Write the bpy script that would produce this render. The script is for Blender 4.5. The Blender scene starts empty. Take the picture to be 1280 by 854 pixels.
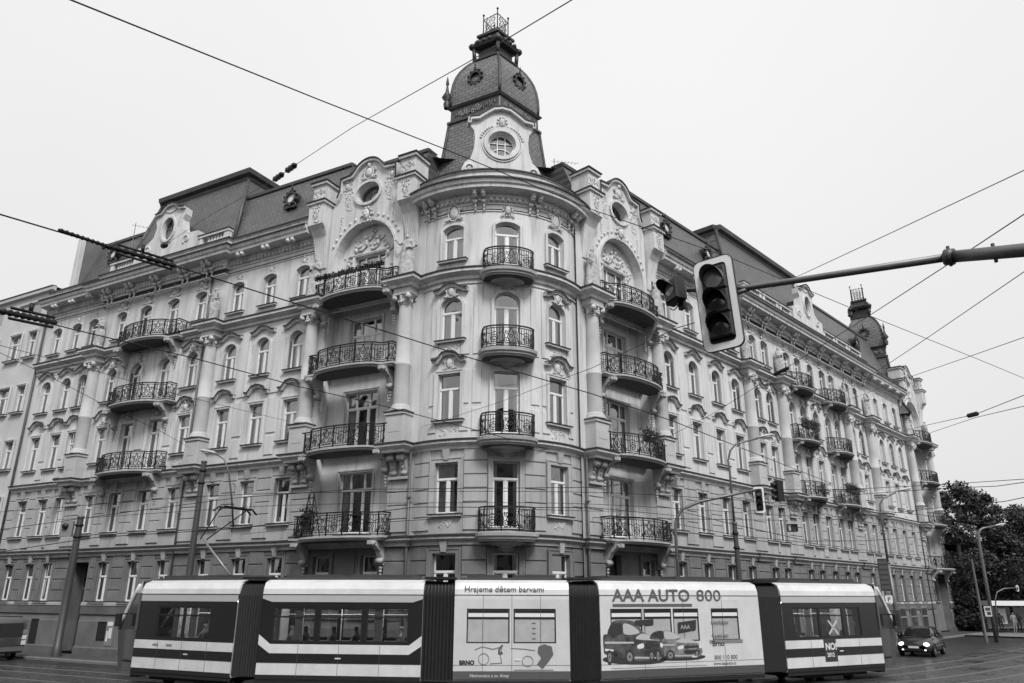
import bpy, bmesh, math, random
from mathutils import Vector, Matrix, noise
from mathutils.geometry import tessellate_polygon
random.seed(7)
PI = math.pi
R = math.radians
scene = bpy.context.scene
COL = scene.collection
# ------------------------------------------------------------------ camera, sky, sun, exposure
CAM_H = 3.12
cam = bpy.data.objects.new('camera', bpy.data.cameras.new('camera'))
COL.objects.link(cam)
cam.data.sensor_width = 36.0
cam.data.lens = 941.23 / 1280 * 36
cam.data.clip_start = 0.1
cam.data.clip_end = 3000
cam.location = (0, 0, CAM_H)
cam.rotation_euler = (Matrix.Rotation(R(90) + 0.32465, 3, 'X') @ Matrix.Rotation(0.003108, 3, 'Z')).to_euler()
scene.camera = cam

SUN_EL, SUN_AZ = R(47), R(160)          # azimuth clockwise from +Y
world = bpy.data.worlds.new('World')
scene.world = world
world.use_nodes = True
nt = world.node_tree
bg = nt.nodes['Background']
sky = nt.nodes.new('ShaderNodeTexSky')
sky.sky_type = 'NISHITA'
sky.sun_disc = False
sky.sun_elevation = SUN_EL
sky.sun_rotation = SUN_AZ
sky.dust_density = 6.0
sky.ozone_density = 0.5
bw = nt.nodes.new('ShaderNodeRGBToBW')
nt.links.new(sky.outputs[0], bw.inputs[0])
tc = nt.nodes.new('ShaderNodeTexCoord')
sep = nt.nodes.new('ShaderNodeSeparateXYZ')
nt.links.new(tc.outputs['Generated'], sep.inputs[0])
nz = nt.nodes.new('ShaderNodeTexNoise')
nz.inputs['Scale'].default_value = 1.4
nz.inputs['Detail'].default_value = 3
nt.links.new(tc.outputs['Generated'], nz.inputs['Vector'])
grad = nt.nodes.new('ShaderNodeMapRange')
grad.inputs[1].default_value = -0.05
grad.inputs[2].default_value = 0.9
grad.inputs[3].default_value = 4.3
grad.inputs[4].default_value = 5.7
nt.links.new(sep.outputs[2], grad.inputs[0])
nm = nt.nodes.new('ShaderNodeMath'); nm.operation = 'MULTIPLY_ADD'
nt.links.new(nz.outputs[0], nm.inputs[0])
nm.inputs[1].default_value = .9
nm.inputs[2].default_value = -0.45
ad = nt.nodes.new('ShaderNodeMath'); ad.operation = 'ADD'
nt.links.new(grad.outputs[0], ad.inputs[0])
nt.links.new(nm.outputs[0], ad.inputs[1])
mx = nt.nodes.new('ShaderNodeMix')
mx.inputs['Factor'].default_value = 0.93       # thick overcast veils the clear sky behind it
nt.links.new(bw.outputs[0], mx.inputs['A'])
nt.links.new(ad.outputs[0], mx.inputs['B'])
nt.links.new(mx.outputs['Result'], bg.inputs['Color'])
bg.inputs['Strength'].default_value = 0.1

sun = bpy.data.objects.new('sun', bpy.data.lights.new('sun', 'SUN'))
COL.objects.link(sun)
sun.data.energy = 1.5
sun.data.angle = R(16)
sun.data.color = (1, 1, 1)
sd = Vector((math.sin(SUN_AZ) * math.cos(SUN_EL), math.cos(SUN_AZ) * math.cos(SUN_EL), math.sin(SUN_EL)))
sun.rotation_euler = sd.to_track_quat('Z', 'Y').to_euler()
scene.view_settings.view_transform = 'Standard'
scene.view_settings.look = 'None'
scene.view_settings.exposure = 0.84
scene.view_settings.gamma = 1.0
scene.render.engine = 'CYCLES'
scene.cycles.max_bounces = 6
scene.cycles.transparent_max_bounces = 12
scene.cycles.caustics_reflective = False
scene.cycles.caustics_refractive = False

# ------------------------------------------------------------------ materials (a black and white world)
MATS = {}
def mat(name, v, rough=0.8, metal=0.0, spec=0.4, vary=0.0, scale=1.0, bump=0.0, bscale=20.0, streak=False, detail=None):
    if name in MATS: return MATS[name]
    m = bpy.data.materials.new(name)
    m.use_nodes = True
    n, l = m.node_tree.nodes, m.node_tree.links
    b = n['Principled BSDF']
    b.inputs['Base Color'].default_value = (v, v, v, 1)
    b.inputs['Roughness'].default_value = rough
    b.inputs['Metallic'].default_value = metal
    b.inputs['Specular IOR Level'].default_value = spec
    t = n.new('ShaderNodeNewGeometry')
    if vary:
        mp = n.new('ShaderNodeMapping'); mp.inputs['Scale'].default_value = (scale, scale, scale * (0.25 if streak else 1))
        l.new(t.outputs['Position'], mp.inputs[0])
        q = n.new('ShaderNodeTexNoise'); q.inputs['Scale'].default_value = 1.0; q.inputs['Detail'].default_value = 7; q.inputs['Roughness'].default_value = 0.65
        l.new(mp.outputs[0], q.inputs['Vector'])
        r = n.new('ShaderNodeMapRange'); r.inputs[1].default_value = 0.3; r.inputs[2].default_value = 0.7
        r.inputs[3].default_value = max(v * (1 - vary), 0); r.inputs[4].default_value = min(v * (1 + vary), 1)
        l.new(q.outputs[0], r.inputs[0])
        if streak:
            mp2 = n.new('ShaderNodeMapping'); mp2.inputs['Scale'].default_value = (3.2, 3.2, .22); l.new(t.outputs['Position'], mp2.inputs[0])
            q3 = n.new('ShaderNodeTexNoise'); q3.inputs['Scale'].default_value = 1.0; q3.inputs['Detail'].default_value = 5; q3.inputs['Roughness'].default_value = .7; l.new(mp2.outputs[0], q3.inputs['Vector'])
            r3 = n.new('ShaderNodeMapRange'); r3.inputs[1].default_value = .52; r3.inputs[2].default_value = .74; r3.inputs[3].default_value = 1.0; r3.inputs[4].default_value = .62; l.new(q3.outputs[0], r3.inputs[0])
            mm = n.new('ShaderNodeMath'); mm.operation = 'MULTIPLY'; l.new(r.outputs[0], mm.inputs[0]); l.new(r3.outputs[0], mm.inputs[1]); l.new(mm.outputs[0], b.inputs['Base Color'])
        else: l.new(r.outputs[0], b.inputs['Base Color'])
    if bump:
        q2 = n.new('ShaderNodeTexNoise'); q2.inputs['Scale'].default_value = bscale; q2.inputs['Detail'].default_value = 4
        l.new(t.outputs['Position'], q2.inputs['Vector'])
        bp = n.new('ShaderNodeBump'); bp.inputs['Strength'].default_value = bump; bp.inputs['Distance'].default_value = 0.03
        l.new(q2.outputs[0], bp.inputs['Height']); l.new(bp.outputs[0], b.inputs['Normal'])
    MATS[name] = m
    return m

def tile_mat(name, v, ux, uy, w=0.3, h=0.2):
    """slates laid in courses: u runs along (ux, uy), courses rise with z"""
    m = bpy.data.materials.new(name); m.use_nodes = True
    n, l = m.node_tree.nodes, m.node_tree.links
    b = n['Principled BSDF']; b.inputs['Roughness'].default_value = 0.42
    t = n.new('ShaderNodeNewGeometry')
    d = n.new('ShaderNodeVectorMath'); d.operation = 'DOT_PRODUCT'; d.inputs[1].default_value = (ux, uy, 0)
    l.new(t.outputs['Position'], d.inputs[0])
    s = n.new('ShaderNodeSeparateXYZ'); l.new(t.outputs['Position'], s.inputs[0])
    c = n.new('ShaderNodeCombineXYZ'); l.new(d.outputs['Value'], c.inputs[0]); l.new(s.outputs[2], c.inputs[1])
    br = n.new('ShaderNodeTexBrick'); l.new(c.outputs[0], br.inputs['Vector'])
    br.inputs['Scale'].default_value = 1; br.inputs['Brick Width'].default_value = w; br.inputs['Row Height'].default_value = h
    br.inputs['Mortar Size'].default_value = 0.022; br.inputs['Mortar Smooth'].default_value = 0.2
    br.inputs['Color1'].default_value = (v * .85, v * .85, v * .85, 1); br.inputs['Color2'].default_value = (v * 1.2, v * 1.2, v * 1.2, 1)
    br.inputs['Mortar'].default_value = (v * .5, v * .5, v * .5, 1)
    q = n.new('ShaderNodeTexNoise'); q.inputs['Scale'].default_value = 0.8; q.inputs['Detail'].default_value = 5
    l.new(t.outputs['Position'], q.inputs['Vector'])
    r = n.new('ShaderNodeMapRange'); r.inputs[3].default_value = 0.7; r.inputs[4].default_value = 1.35; l.new(q.outputs[0], r.inputs[0])
    mu = n.new('ShaderNodeVectorMath'); mu.operation = 'SCALE'; l.new(br.outputs['Color'], mu.inputs[0]); l.new(r.outputs[0], mu.inputs['Scale'])
    l.new(mu.outputs[0], b.inputs['Base Color'])
    bp = n.new('ShaderNodeBump'); bp.inputs['Strength'].default_value = 0.7; bp.inputs['Distance'].default_value = 0.03; bp.invert = True
    l.new(br.outputs['Fac'], bp.inputs['Height']); l.new(bp.outputs[0], b.inputs['Normal'])
    MATS[name] = m
    return m

def glass_mat(name, tint, base, power):
    m = bpy.data.materials.new(name); m.use_nodes = True
    n, l = m.node_tree.nodes, m.node_tree.links
    n.remove(n['Principled BSDF'])
    o = n['Material Output']
    t = n.new('ShaderNodeBsdfTransparent'); t.inputs[0].default_value = (tint, tint, tint, 1)
    g = n.new('ShaderNodeBsdfGlossy'); g.inputs['Roughness'].default_value = 0.03; g.inputs[0].default_value = (.95, .95, .95, 1)
    lw = n.new('ShaderNodeFresnel'); lw.inputs[0].default_value = 1.5
    ge = n.new('ShaderNodeNewGeometry')
    q = n.new('ShaderNodeTexNoise'); q.inputs['Scale'].default_value = 1.1; q.inputs['Detail'].default_value = 1
    l.new(ge.outputs['Position'], q.inputs['Vector'])
    bp = n.new('ShaderNodeBump'); bp.inputs['Strength'].default_value = 0.12; bp.inputs['Distance'].default_value = 0.15
    l.new(q.outputs[0], bp.inputs['Height']); l.new(bp.outputs[0], g.inputs['Normal'])
    ma = n.new('ShaderNodeMath'); ma.operation = 'MULTIPLY_ADD'; ma.use_clamp = True
    l.new(lw.outputs[0], ma.inputs[0]); ma.inputs[1].default_value = power; ma.inputs[2].default_value = base
    mix = n.new('ShaderNodeMixShader')
    l.new(ma.outputs[0], mix.inputs[0]); l.new(t.outputs[0], mix.inputs[1]); l.new(g.outputs[0], mix.inputs[2])
    l.new(mix.outputs[0], o.inputs[0])
    MATS[name] = m
    return m

# plan frame of the corner building: two street fronts meeting at C0, rounded corner centred on T0
C0 = Vector((-0.043, 30.32))
DL = Vector((-0.8795, 0.476)).normalized(); NL = Vector((-DL.y, DL.x)) * -1
if NL.dot(-C0) < 0: NL = -NL
DR = Vector((0.6866, 0.7271)).normalized(); NR = Vector((DR.y, -DR.x))
if NR.dot(-C0) < 0: NR = -NR
T0 = Vector((-1.0, 35.8)); TR = 4.5

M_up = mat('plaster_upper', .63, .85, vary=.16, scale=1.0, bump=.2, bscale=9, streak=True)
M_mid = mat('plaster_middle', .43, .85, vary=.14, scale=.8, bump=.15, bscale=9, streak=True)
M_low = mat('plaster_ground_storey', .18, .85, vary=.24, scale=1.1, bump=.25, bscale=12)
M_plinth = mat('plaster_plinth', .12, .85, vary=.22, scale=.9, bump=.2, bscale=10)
M_trim = mat('stucco_trim', .62, .8, vary=.16, scale=2.5, bump=.15, bscale=12, streak=True)
M_orn = mat('weathered_ornament', .56, .85, vary=.42, scale=7, bump=.3, bscale=20)
M_trim2 = mat('stucco_trim_darker', .42, .85, vary=.2, scale=1.6, bump=.15, bscale=12)  # darker trim tone for lower surrounds, ledges and balcony slabs
M_stat = mat('statue_stone', .42, .85, vary=.45, scale=6, bump=.3, bscale=20)
M_flash = mat('lead_flashing', .045, .6, .3)
M_iron = mat('wrought_iron', .018, .5, .4)
M_white = mat('window_paint', .8, .5, vary=.06, scale=3)
M_wood = mat('window_brown_paint', .16, .5, vary=.15, scale=3)
M_curt = mat('curtain_cloth', .85, .9)
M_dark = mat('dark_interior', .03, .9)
M_pane = glass_mat('window_glass', .78, .14, 2.3)
M_tglass = glass_mat('vehicle_glass', .88, .08, 1.4)
M_film = mat('printed_window_film', .45, .25, vary=.12, scale=2.5)
P_w0 = mat('blind_white', .8, .4)
M_slateL = tile_mat('roof_slates_left', .10, DL.x, DL.y)
M_slateR = tile_mat('roof_slates_right', .10, DR.x, DR.y)
M_slateD = tile_mat('dome_slates', .15, .93, .37, .28, .19)
M_lead = mat('roof_sheet_metal', .09, .5, .4, vary=.3, scale=2)
M_copper = mat('turret_metal', .06, .5, .5, vary=.3, scale=3)

# ------------------------------------------------------------------ mesh and object helpers
class MB:
    def __init__(s): s.v = []; s.f = []; s.mi = []; s.sm = []
    def add(s, vs, fs, M=None, mi=0, smooth=False):
        o = len(s.v)
        s.v += [tuple(M @ Vector(p)) for p in vs] if M is not None else [tuple(p) for p in vs]
        for f in fs: s.f.append(tuple(i + o for i in f)); s.mi.append(mi); s.sm.append(smooth)
        return s
    def box(s, x0, x1, y0, y1, z0, z1, M=None, mi=0):
        v = [(x0, y0, z0), (x1, y0, z0), (x1, y1, z0), (x0, y1, z0), (x0, y0, z1), (x1, y0, z1), (x1, y1, z1), (x0, y1, z1)]
        return s.add(v, [(0, 3, 2, 1), (4, 5, 6, 7), (0, 1, 5, 4), (1, 2, 6, 5), (2, 3, 7, 6), (3, 0, 4, 7)], M, mi)
    def bbox(s, x0, x1, y0, y1, z0, z1, b, M=None, mi=0):
        """box whose +y face is chamfered by b"""
        v = [(x0, y0, z0), (x1, y0, z0), (x1, y0, z1), (x0, y0, z1), (x0, y1 - b, z0), (x1, y1 - b, z0), (x1, y1 - b, z1), (x0, y1 - b, z1),
             (x0 + b, y1, z0 + b), (x1 - b, y1, z0 + b), (x1 - b, y1, z1 - b), (x0 + b, y1, z1 - b)]
        f = []
        for a in (0, 4):
            for i in range(4): j = (i + 1) % 4; f.append((a + i, a + j, a + 4 + j, a + 4 + i))
        f.append((8, 9, 10, 11))
        return s.add(v, f, M, mi)
    def tube(s, pts, r, n=5, M=None, mi=0, closed=False, cap=True, smooth=True):
        pts = [Vector(p) for p in pts]; k = len(pts)
        rr = r if isinstance(r, (list, tuple)) else [r] * k
        vs = []; fs = []; up = Vector((0, 0, 1)); prev = None
        for i, p in enumerate(pts):
            if closed: d = pts[(i + 1) % k] - pts[i - 1]
            else: d = pts[min(i + 1, k - 1)] - pts[max(i - 1, 0)]
            if d.length < 1e-9: d = Vector((0, 0, 1))
            d.normalize()
            if prev is None:
                a = d.cross(up)
                if a.length < .1: a = d.cross(Vector((0, 1, 0)))
            else:
                a = prev - d * prev.dot(d)
                if a.length < .05: a = d.cross(up)
            a.normalize(); prev = a; b = d.cross(a)
            for j in range(n):
                t = 2 * PI * (j + .5) / n
                vs.append(p + (a * math.cos(t) + b * math.sin(t)) * rr[i])
        for i in range(k if closed else k - 1):
            i2 = (i + 1) % k
            for j in range(n):
                j2 = (j + 1) % n
                fs.append((i * n + j, i * n + j2, i2 * n + j2, i2 * n + j))
        if cap and not closed:
            fs.append(tuple(range(n - 1, -1, -1))); fs.append(tuple((k - 1) * n + j for j in range(n)))
        return s.add(vs, fs, M, mi, smooth and n > 4)
    def lathe(s, prof, n=16, M=None, mi=0, a0=0, a1=2 * PI, smooth=True, rad=None):
        vs = []; fs = []; full = abs(a1 - a0 - 2 * PI) < 1e-6; m = n if full else n + 1
        for (r, z) in prof:
            for j in range(m):
                t = a0 + (a1 - a0) * j / n; q = r * (rad(j, z) if rad else 1)
                vs.append((q * math.cos(t), q * math.sin(t), z))
        for i in range(len(prof) - 1):
            for j in range(n):
                j2 = (j + 1) % m
                fs.append((i * m + j, i * m + j2, (i + 1) * m + j2, (i + 1) * m + j))
        return s.add(vs, fs, M, mi, smooth)
    def ball(s, c, rx, ry=None, rz=None, n=8, m=5, M=None, mi=0):
        ry = rx if ry is None else ry; rz = rx if rz is None else rz
        vs = [(c[0], c[1], c[2] - rz)]; fs = []
        for i in range(1, m):
            p = PI * i / m - PI / 2
            for j in range(n):
                t = 2 * PI * j / n
                vs.append((c[0] + rx * math.cos(p) * math.cos(t), c[1] + ry * math.cos(p) * math.sin(t), c[2] + rz * math.sin(p)))
        vs.append((c[0], c[1], c[2] + rz))
        for j in range(n): fs.append((0, 1 + (j + 1) % n, 1 + j)); fs.append((len(vs) - 1, len(vs) - 1 - n + j, len(vs) - 1 - n + (j + 1) % n))
        for i in range(m - 2):
            for j in range(n): fs.append((1 + i * n + j, 1 + i * n + (j + 1) % n, 1 + (i + 1) * n + (j + 1) % n, 1 + (i + 1) * n + j))
        return s.add(vs, fs, M, mi, True)
    def loops(s, loops, y0, y1, M=None, mi=0, back=True):
        """plate in the xz plane between y0 (back) and y1 (front); first loop outer, rest holes"""
        pts = [[Vector((p[0], p[1], 0)) for p in L] for L in loops]
        tri = tessellate_polygon(pts)
        flat = [p for L in loops for p in L]; n = len(flat)
        vs = [(p[0], y1, p[1]) for p in flat] + [(p[0], y0, p[1]) for p in flat]
        fs = [tuple(t) for t in tri] + ([tuple(i + n for i in t) for t in tri] if back else [])
        o = 0
        for L in loops:
            k = len(L)
            for i in range(k): fs.append((o + i, o + (i + 1) % k, o + (i + 1) % k + n, o + i + n))
            o += k
        return s.add(vs, fs, M, mi)
    def band(s, pts, w, y0, y1, M=None, mi=0, closed=False):
        """strip of width w centred on a polyline in the xz plane, from y0 to y1"""
        P = [Vector((p[0], p[1])) for p in pts]; k = len(P); A = []; B = []
        for i in range(k):
            if closed: d1 = P[i] - P[i - 1]; d2 = P[(i + 1) % k] - P[i]
            else: d1 = P[i] - P[max(i - 1, 0)]; d2 = P[min(i + 1, k - 1)] - P[i]
            if d1.length < 1e-9: d1 = d2
            if d2.length < 1e-9: d2 = d1
            d1 = d1.normalized(); d2 = d2.normalized()
            n1 = Vector((-d1.y, d1.x)); n2 = Vector((-d2.y, d2.x)); nn = (n1 + n2) / max(.4, 1 + n1.dot(n2))
            A.append(P[i] + nn * w / 2); B.append(P[i] - nn * w / 2)
        vs = []
        for i in range(k): vs += [(A[i].x, y0, A[i].y), (A[i].x, y1, A[i].y), (B[i].x, y1, B[i].y), (B[i].x, y0, B[i].y)]
        fs = []
        for i in range(k if closed else k - 1):
            a = i * 4; b = ((i + 1) % k) * 4
            for j in range(4): fs.append((a + j, a + (j + 1) % 4, b + (j + 1) % 4, b + j))
        if not closed: fs += [(0, 1, 2, 3), ((k - 1) * 4, (k - 1) * 4 + 1, (k - 1) * 4 + 2, (k - 1) * 4 + 3)]
        return s.add(vs, fs, M, mi)
    def mesh(s, name, mats, smooth=None):
        me = bpy.data.meshes.new(name)
        me.from_pydata(s.v, [], s.f)
        for m in (mats if isinstance(mats, (list, tuple)) else [mats]): me.materials.append(m)
        me.polygons.foreach_set('material_index', s.mi)
        me.polygons.foreach_set('use_smooth', [smooth if smooth is not None else q for q in s.sm])
        me.update()
        return me

I4 = Matrix.Identity(4)
WM = {}
def add(name, mesh, parent=None, M=I4, label=None, kind=None):
    if isinstance(mesh, tuple): mesh = mesh[0].mesh(name, mesh[1])
    o = bpy.data.objects.new(name, mesh); COL.objects.link(o)
    if parent is not None:
        o.parent = parent; o.matrix_basis = WM[parent.name].inverted() @ M
    else: o.matrix_basis = M
    WM[o.name] = M
    if label: o['label'] = label
    if kind: o['kind'] = kind
    return o
def thing(name, label, cat, M=I4, group=None, mesh=None, kind=None):
    if isinstance(M, (tuple, list)): M = Matrix.Translation(M)
    o = add(name, mesh, None, M)
    o['label'] = label; o['category'] = cat
    if group: o['group'] = group
    if kind: o['kind'] = kind
    return o
def structure(name, mesh, label=None):
    o = add(name, mesh); o['kind'] = 'structure'
    if label: o['label'] = label
    return o
def frame(side, s, z, off=0.0):
    """matrix whose +y points out of the facade, +z up, at distance s along a front"""
    if side == 'T':
        n = Vector((math.sin(R(s)), -math.cos(R(s)))); p = T0 + n * (TR + off)
    elif side == 'L': n = NL; p = C0 + DL * s + NL * off
    else: n = NR; p = C0 + DR * s + NR * off
    x = Vector((n.y, -n.x))
    return Matrix(((x.x, n.x, 0, p.x), (x.y, n.y, 0, p.y), (0, 0, 1, z), (0, 0, 0, 1)))
def F(side):
    def f(s, o, z):
        if side == 'T': a = R(s); p = T0 + Vector((math.sin(a), -math.cos(a))) * (TR + o)
        elif side == 'L': p = C0 + DL * s + NL * o
        else: p = C0 + DR * s + NR * o
        return (p.x, p.y, z)
    return f
def wall(mb, f, s0, s1, z0, z1, ops, off=0.0, depth=.3, ds=None, mi=0):
    xs = {s0, s1}; zs = {z0, z1}
    for a, b, c, d in ops: xs |= {max(a, s0), min(b, s1)}; zs |= {max(c, z0), min(d, z1)}
    if ds:
        k = int((s1 - s0) / ds) + 1
        xs |= {s0 + (s1 - s0) * i / k for i in range(k)}
    xs = sorted(xs); zs = sorted(zs)
    for i in range(len(xs) - 1):
        if xs[i + 1] - xs[i] < 1e-5: continue
        for j in range(len(zs) - 1):
            cx = (xs[i] + xs[i + 1]) / 2; cz = (zs[j] + zs[j + 1]) / 2
            if any(a < cx < b and c < cz < d for a, b, c, d in ops): continue
            mb.add([f(xs[i], off, zs[j]), f(xs[i + 1], off, zs[j]), f(xs[i + 1], off, zs[j + 1]), f(xs[i], off, zs[j + 1])], [(0, 1, 2, 3)], None, mi)
    for a, b, c, d in ops:
        if a < s0 - 1e-6 or b > s1 + 1e-6 or c < z0 - 1e-6 or d > z1 + 1e-6: continue
        for q in (((a, c), (a, d)), ((b, c), (b, d)), ((a, c), (b, c)), ((a, d), (b, d))):
            (u, v), (w, x) = q
            mb.add([f(u, off, v), f(w, off, x), f(w, off - depth, x), f(u, off - depth, v)], [(0, 1, 2, 3)], None, mi)
def sweep(mb, path, prof, caps=True, mi=0, smooth=False):
    """profile (out, z) carried along a plan path; outward is the right hand of travel"""
    P = [Vector(p) for p in path]; k = len(P); m = len(prof); vs = []
    for i in range(k):
        d1 = (P[i] - P[max(i - 1, 0)]); d2 = (P[min(i + 1, k - 1)] - P[i])
        if d1.length < 1e-9: d1 = d2
        if d2.length < 1e-9: d2 = d1
        d1 = d1.normalized(); d2 = d2.normalized()
        n1 = Vector((d1.y, -d1.x)); n2 = Vector((d2.y, -d2.x)); nn = (n1 + n2) / max(.35, 1 + n1.dot(n2))
        for (o, z) in prof: vs.append((P[i].x + nn.x * o, P[i].y + nn.y * o, z))
    fs = []
    for i in range(k - 1):
        for j in range(m - 1): fs.append((i * m + j, i * m + j + 1, (i + 1) * m + j + 1, (i + 1) * m + j))
    if caps: fs.append(tuple(range(m))); fs.append(tuple((k - 1) * m + j for j in range(m)))
    mb.add(vs, fs, None, mi, smooth)
def ledge(name, path, zt, d, h, m, parent):
    mb = MB()
    sweep(mb, path, [(-.02, zt - h), (.3 * d, zt - h + .01), (.34 * d, zt - .7 * h), (.55 * d, zt - .62 * h), (.8 * d, zt - .5 * h), (d, zt - .42 * h), (d, zt - .06), (-.02, zt - .012)])
    o = add(name, (mb, m), parent)
    fl = MB()
    sweep(fl, path, [(-.02, zt + .04), (d + .05, zt - .01), (d + .05, zt - .07), (d + .015, zt - .07), (d + .012, zt - .04), (-.02, zt - .005)])
    add('flashing', (fl, M_flash), o)
    return o
def lerp(a, b, t): return a + (b - a) * t
def curve_mesh_from_text(txt, size, depth, m, bold=0.0, align='LEFT'):
    cu = bpy.data.curves.new('lettering', 'FONT'); cu.body = txt; cu.size = size; cu.extrude = depth; cu.offset = bold; cu.align_x = align; cu.resolution_u = 3
    o = bpy.data.objects.new('lettering', cu); COL.objects.link(o)
    bpy.context.view_layer.update()
    dg = bpy.context.evaluated_depsgraph_get()
    me = bpy.data.meshes.new_from_object(o.evaluated_get(dg)); me.materials.clear(); me.materials.append(m)
    bpy.data.objects.remove(o); bpy.data.curves.remove(cu)
    return me
def skin_mesh(verts, edges, radii, m, sub=1, name='body'):
    me = bpy.data.meshes.new(name); me.from_pydata(verts, edges, []); me.update()
    o = bpy.data.objects.new(name, me); COL.objects.link(o)
    md = o.modifiers.new('s', 'SKIN'); md.use_smooth_shade = True
    for i, r in enumerate(radii):
        q = me.skin_vertices[0].data[i]; q.radius = (r, r) if not isinstance(r, tuple) else r; q.use_root = (i == 0)
    if sub: o.modifiers.new('d', 'SUBSURF').levels = sub
    bpy.context.view_layer.update()
    dg = bpy.context.evaluated_depsgraph_get()
    out = bpy.data.meshes.new_from_object(o.evaluated_get(dg)); out.materials.clear(); out.materials.append(m)
    bpy.data.objects.remove(o); bpy.data.meshes.remove(me)
    return out

# ------------------------------------------------------------------ ground, roads, pavement
M_road = mat('wet_asphalt', .028, .42, spec=.35, vary=.5, scale=.8, bump=.25, bscale=35)
M_cob = None
def cobble_mat():
    m = bpy.data.materials.new('wet_cobbles'); m.use_nodes = True
    n, l = m.node_tree.nodes, m.node_tree.links; b = n['Principled BSDF']
    t = n.new('ShaderNodeNewGeometry'); v = n.new('ShaderNodeTexVoronoi'); v.inputs['Scale'].default_value = 6.5
    mp = n.new('ShaderNodeMapping'); mp.inputs['Scale'].default_value = (1, 1, 0); l.new(t.outputs['Position'], mp.inputs[0]); l.new(mp.outputs[0], v.inputs['Vector'])
    r = n.new('ShaderNodeMapRange'); r.inputs[1].default_value = 0; r.inputs[2].default_value = .75; r.inputs[3].default_value = .09; r.inputs[4].default_value = .02
    l.new(v.outputs['Distance'], r.inputs[0]); l.new(r.outputs[0], b.inputs['Base Color'])
    bp = n.new('ShaderNodeBump'); bp.invert = True; bp.inputs['Strength'].default_value = .6; bp.inputs['Distance'].default_value = .03
    l.new(v.outputs['Distance'], bp.inputs['Height']); l.new(bp.outputs[0], b.inputs['Normal'])
    q = n.new('ShaderNodeTexNoise'); q.inputs['Scale'].default_value = .5; q.inputs['Detail'].default_value = 4; l.new(t.outputs['Position'], q.inputs['Vector'])
    r2 = n.new('ShaderNodeMapRange'); r2.inputs[1].default_value = .35; r2.inputs[2].default_value = .65; r2.inputs[3].default_value = .15; r2.inputs[4].default_value = .5
    l.new(q.outputs[0], r2.inputs[0]); l.new(r2.outputs[0], b.inputs['Roughness'])
    return m
M_cob = cobble_mat()
M_pave = mat('pavement_concrete', .07, .6, vary=.25, scale=1.2, bump=.2, bscale=25)
M_kerb = mat('granite_kerb', .17, .6, vary=.2, scale=4)
M_rail = mat('steel_rail', .25, .3, .9)
M_paint = mat('road_paint', .5, .6, vary=.3, scale=3)
mb = MB(); mb.add([(-900, -500, 0), (900, -500, 0), (900, 1500, 0), (-900, 1500, 0)], [(0, 1, 2, 3)])
structure('ground', (mb, M_road))
def fl(s, o): p = C0 + DL * s + NL * o; return (p.x, p.y)
def fr(s, o): p = C0 + DR * s + NR * o; return (p.x, p.y)
cornerarc = [(T0.x + 5.95 * math.sin(R(a)), T0.y - 5.95 * math.cos(R(a))) for a in range(-34, 55, 8)]
kerb = [fl(80, 2.3), fl(34, 2.3), fl(20, 2.3), fl(12, 2.25), fl(9, 2.0)] + cornerarc + [fr(9, 2.0), fr(12, 2.25), fr(30, 2.3), fr(59, 2.3), fr(61.5, 1.5), fr(62.5, 0), fr(62.5, -30)]
inner = [fl(80, -1), fl(34, -1), fl(20, -1), fl(12, -1), fl(9, -1)] + [(T0.x + 3 * math.sin(R(a)), T0.y - 3 * math.cos(R(a))) for a in range(-34, 55, 8)] + [fr(9, -1), fr(12, -1), fr(30, -1), fr(57, -1), fr(58, -1), fr(58.5, -1), fr(58.5, -30)]
mb = MB(); k = len(kerb)
mb.add([(x, y, .12) for x, y in kerb] + [(x, y, .12) for x, y in inner], [(i, i + 1, k + i + 1, k + i) for i in range(k - 1)])
structure('pavement', (mb, M_pave))
mb = MB(); sweep(mb, kerb, [(-.14, .128), (.0, .128), (.03, .10), (.03, -.02)], caps=False)
structure('kerb', (mb, M_kerb))

# tram track: two tracks bending through the crossing
trackpts = [(-60, 54), (-30, 38.6), (-19.5, 33.2), (-14.2, 30.4), (-9, 27.85), (-3, 26.85), (2, 26.87), (5.5, 28.0), (9.8, 30.05), (15.3, 33.1), (21, 37.6), (30, 46), (60, 77)]
def smooth_path(P, n=8):
    out = []; P = [Vector(p) for p in P]
    for i in range(len(P) - 1):
        p0 = P[max(i - 1, 0)]; p1 = P[i]; p2 = P[i + 1]; p3 = P[min(i + 2, len(P) - 1)]
        for j in range(n):
            t = j / n
            out.append(.5 * ((2 * p1) + (p2 - p0) * t + (2 * p0 - 5 * p1 + 4 * p2 - p3) * t * t + (3 * p1 - p0 - 3 * p2 + p3) * t ** 3))
    out.append(P[-1]); return out
track = smooth_path(trackpts)
mb = MB(); sweep(mb, track, [(4.6, .004), (-3.1, .004)], caps=False)
structure('tram_track_bed', (mb, M_cob))
for o in (-.5, -1.93, 2.6, 1.17):
    mb = MB(); sweep(mb, track, [(o - .05, .008), (o - .035, .02), (o + .035, .02), (o + .05, .008)], caps=False)
    structure('tram_rail', (mb, M_rail))
mb = MB()
for (x, y, ln) in [(18, 26, 5), (24, 31, 5), (31, 37, 6), (40, 45, 7)]:
    a = math.atan2(.72, .69); c, s_ = math.cos(a), math.sin(a)
    mb.add([(x, y, .006), (x + c * ln, y + s_ * ln, .006), (x + c * ln + s_ * .14, y + s_ * ln - c * .14, .006), (x + s_ * .14, y - c * .14, .006)], [(0, 1, 2, 3)])
structure('road_marking', (mb, M_paint))
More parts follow.
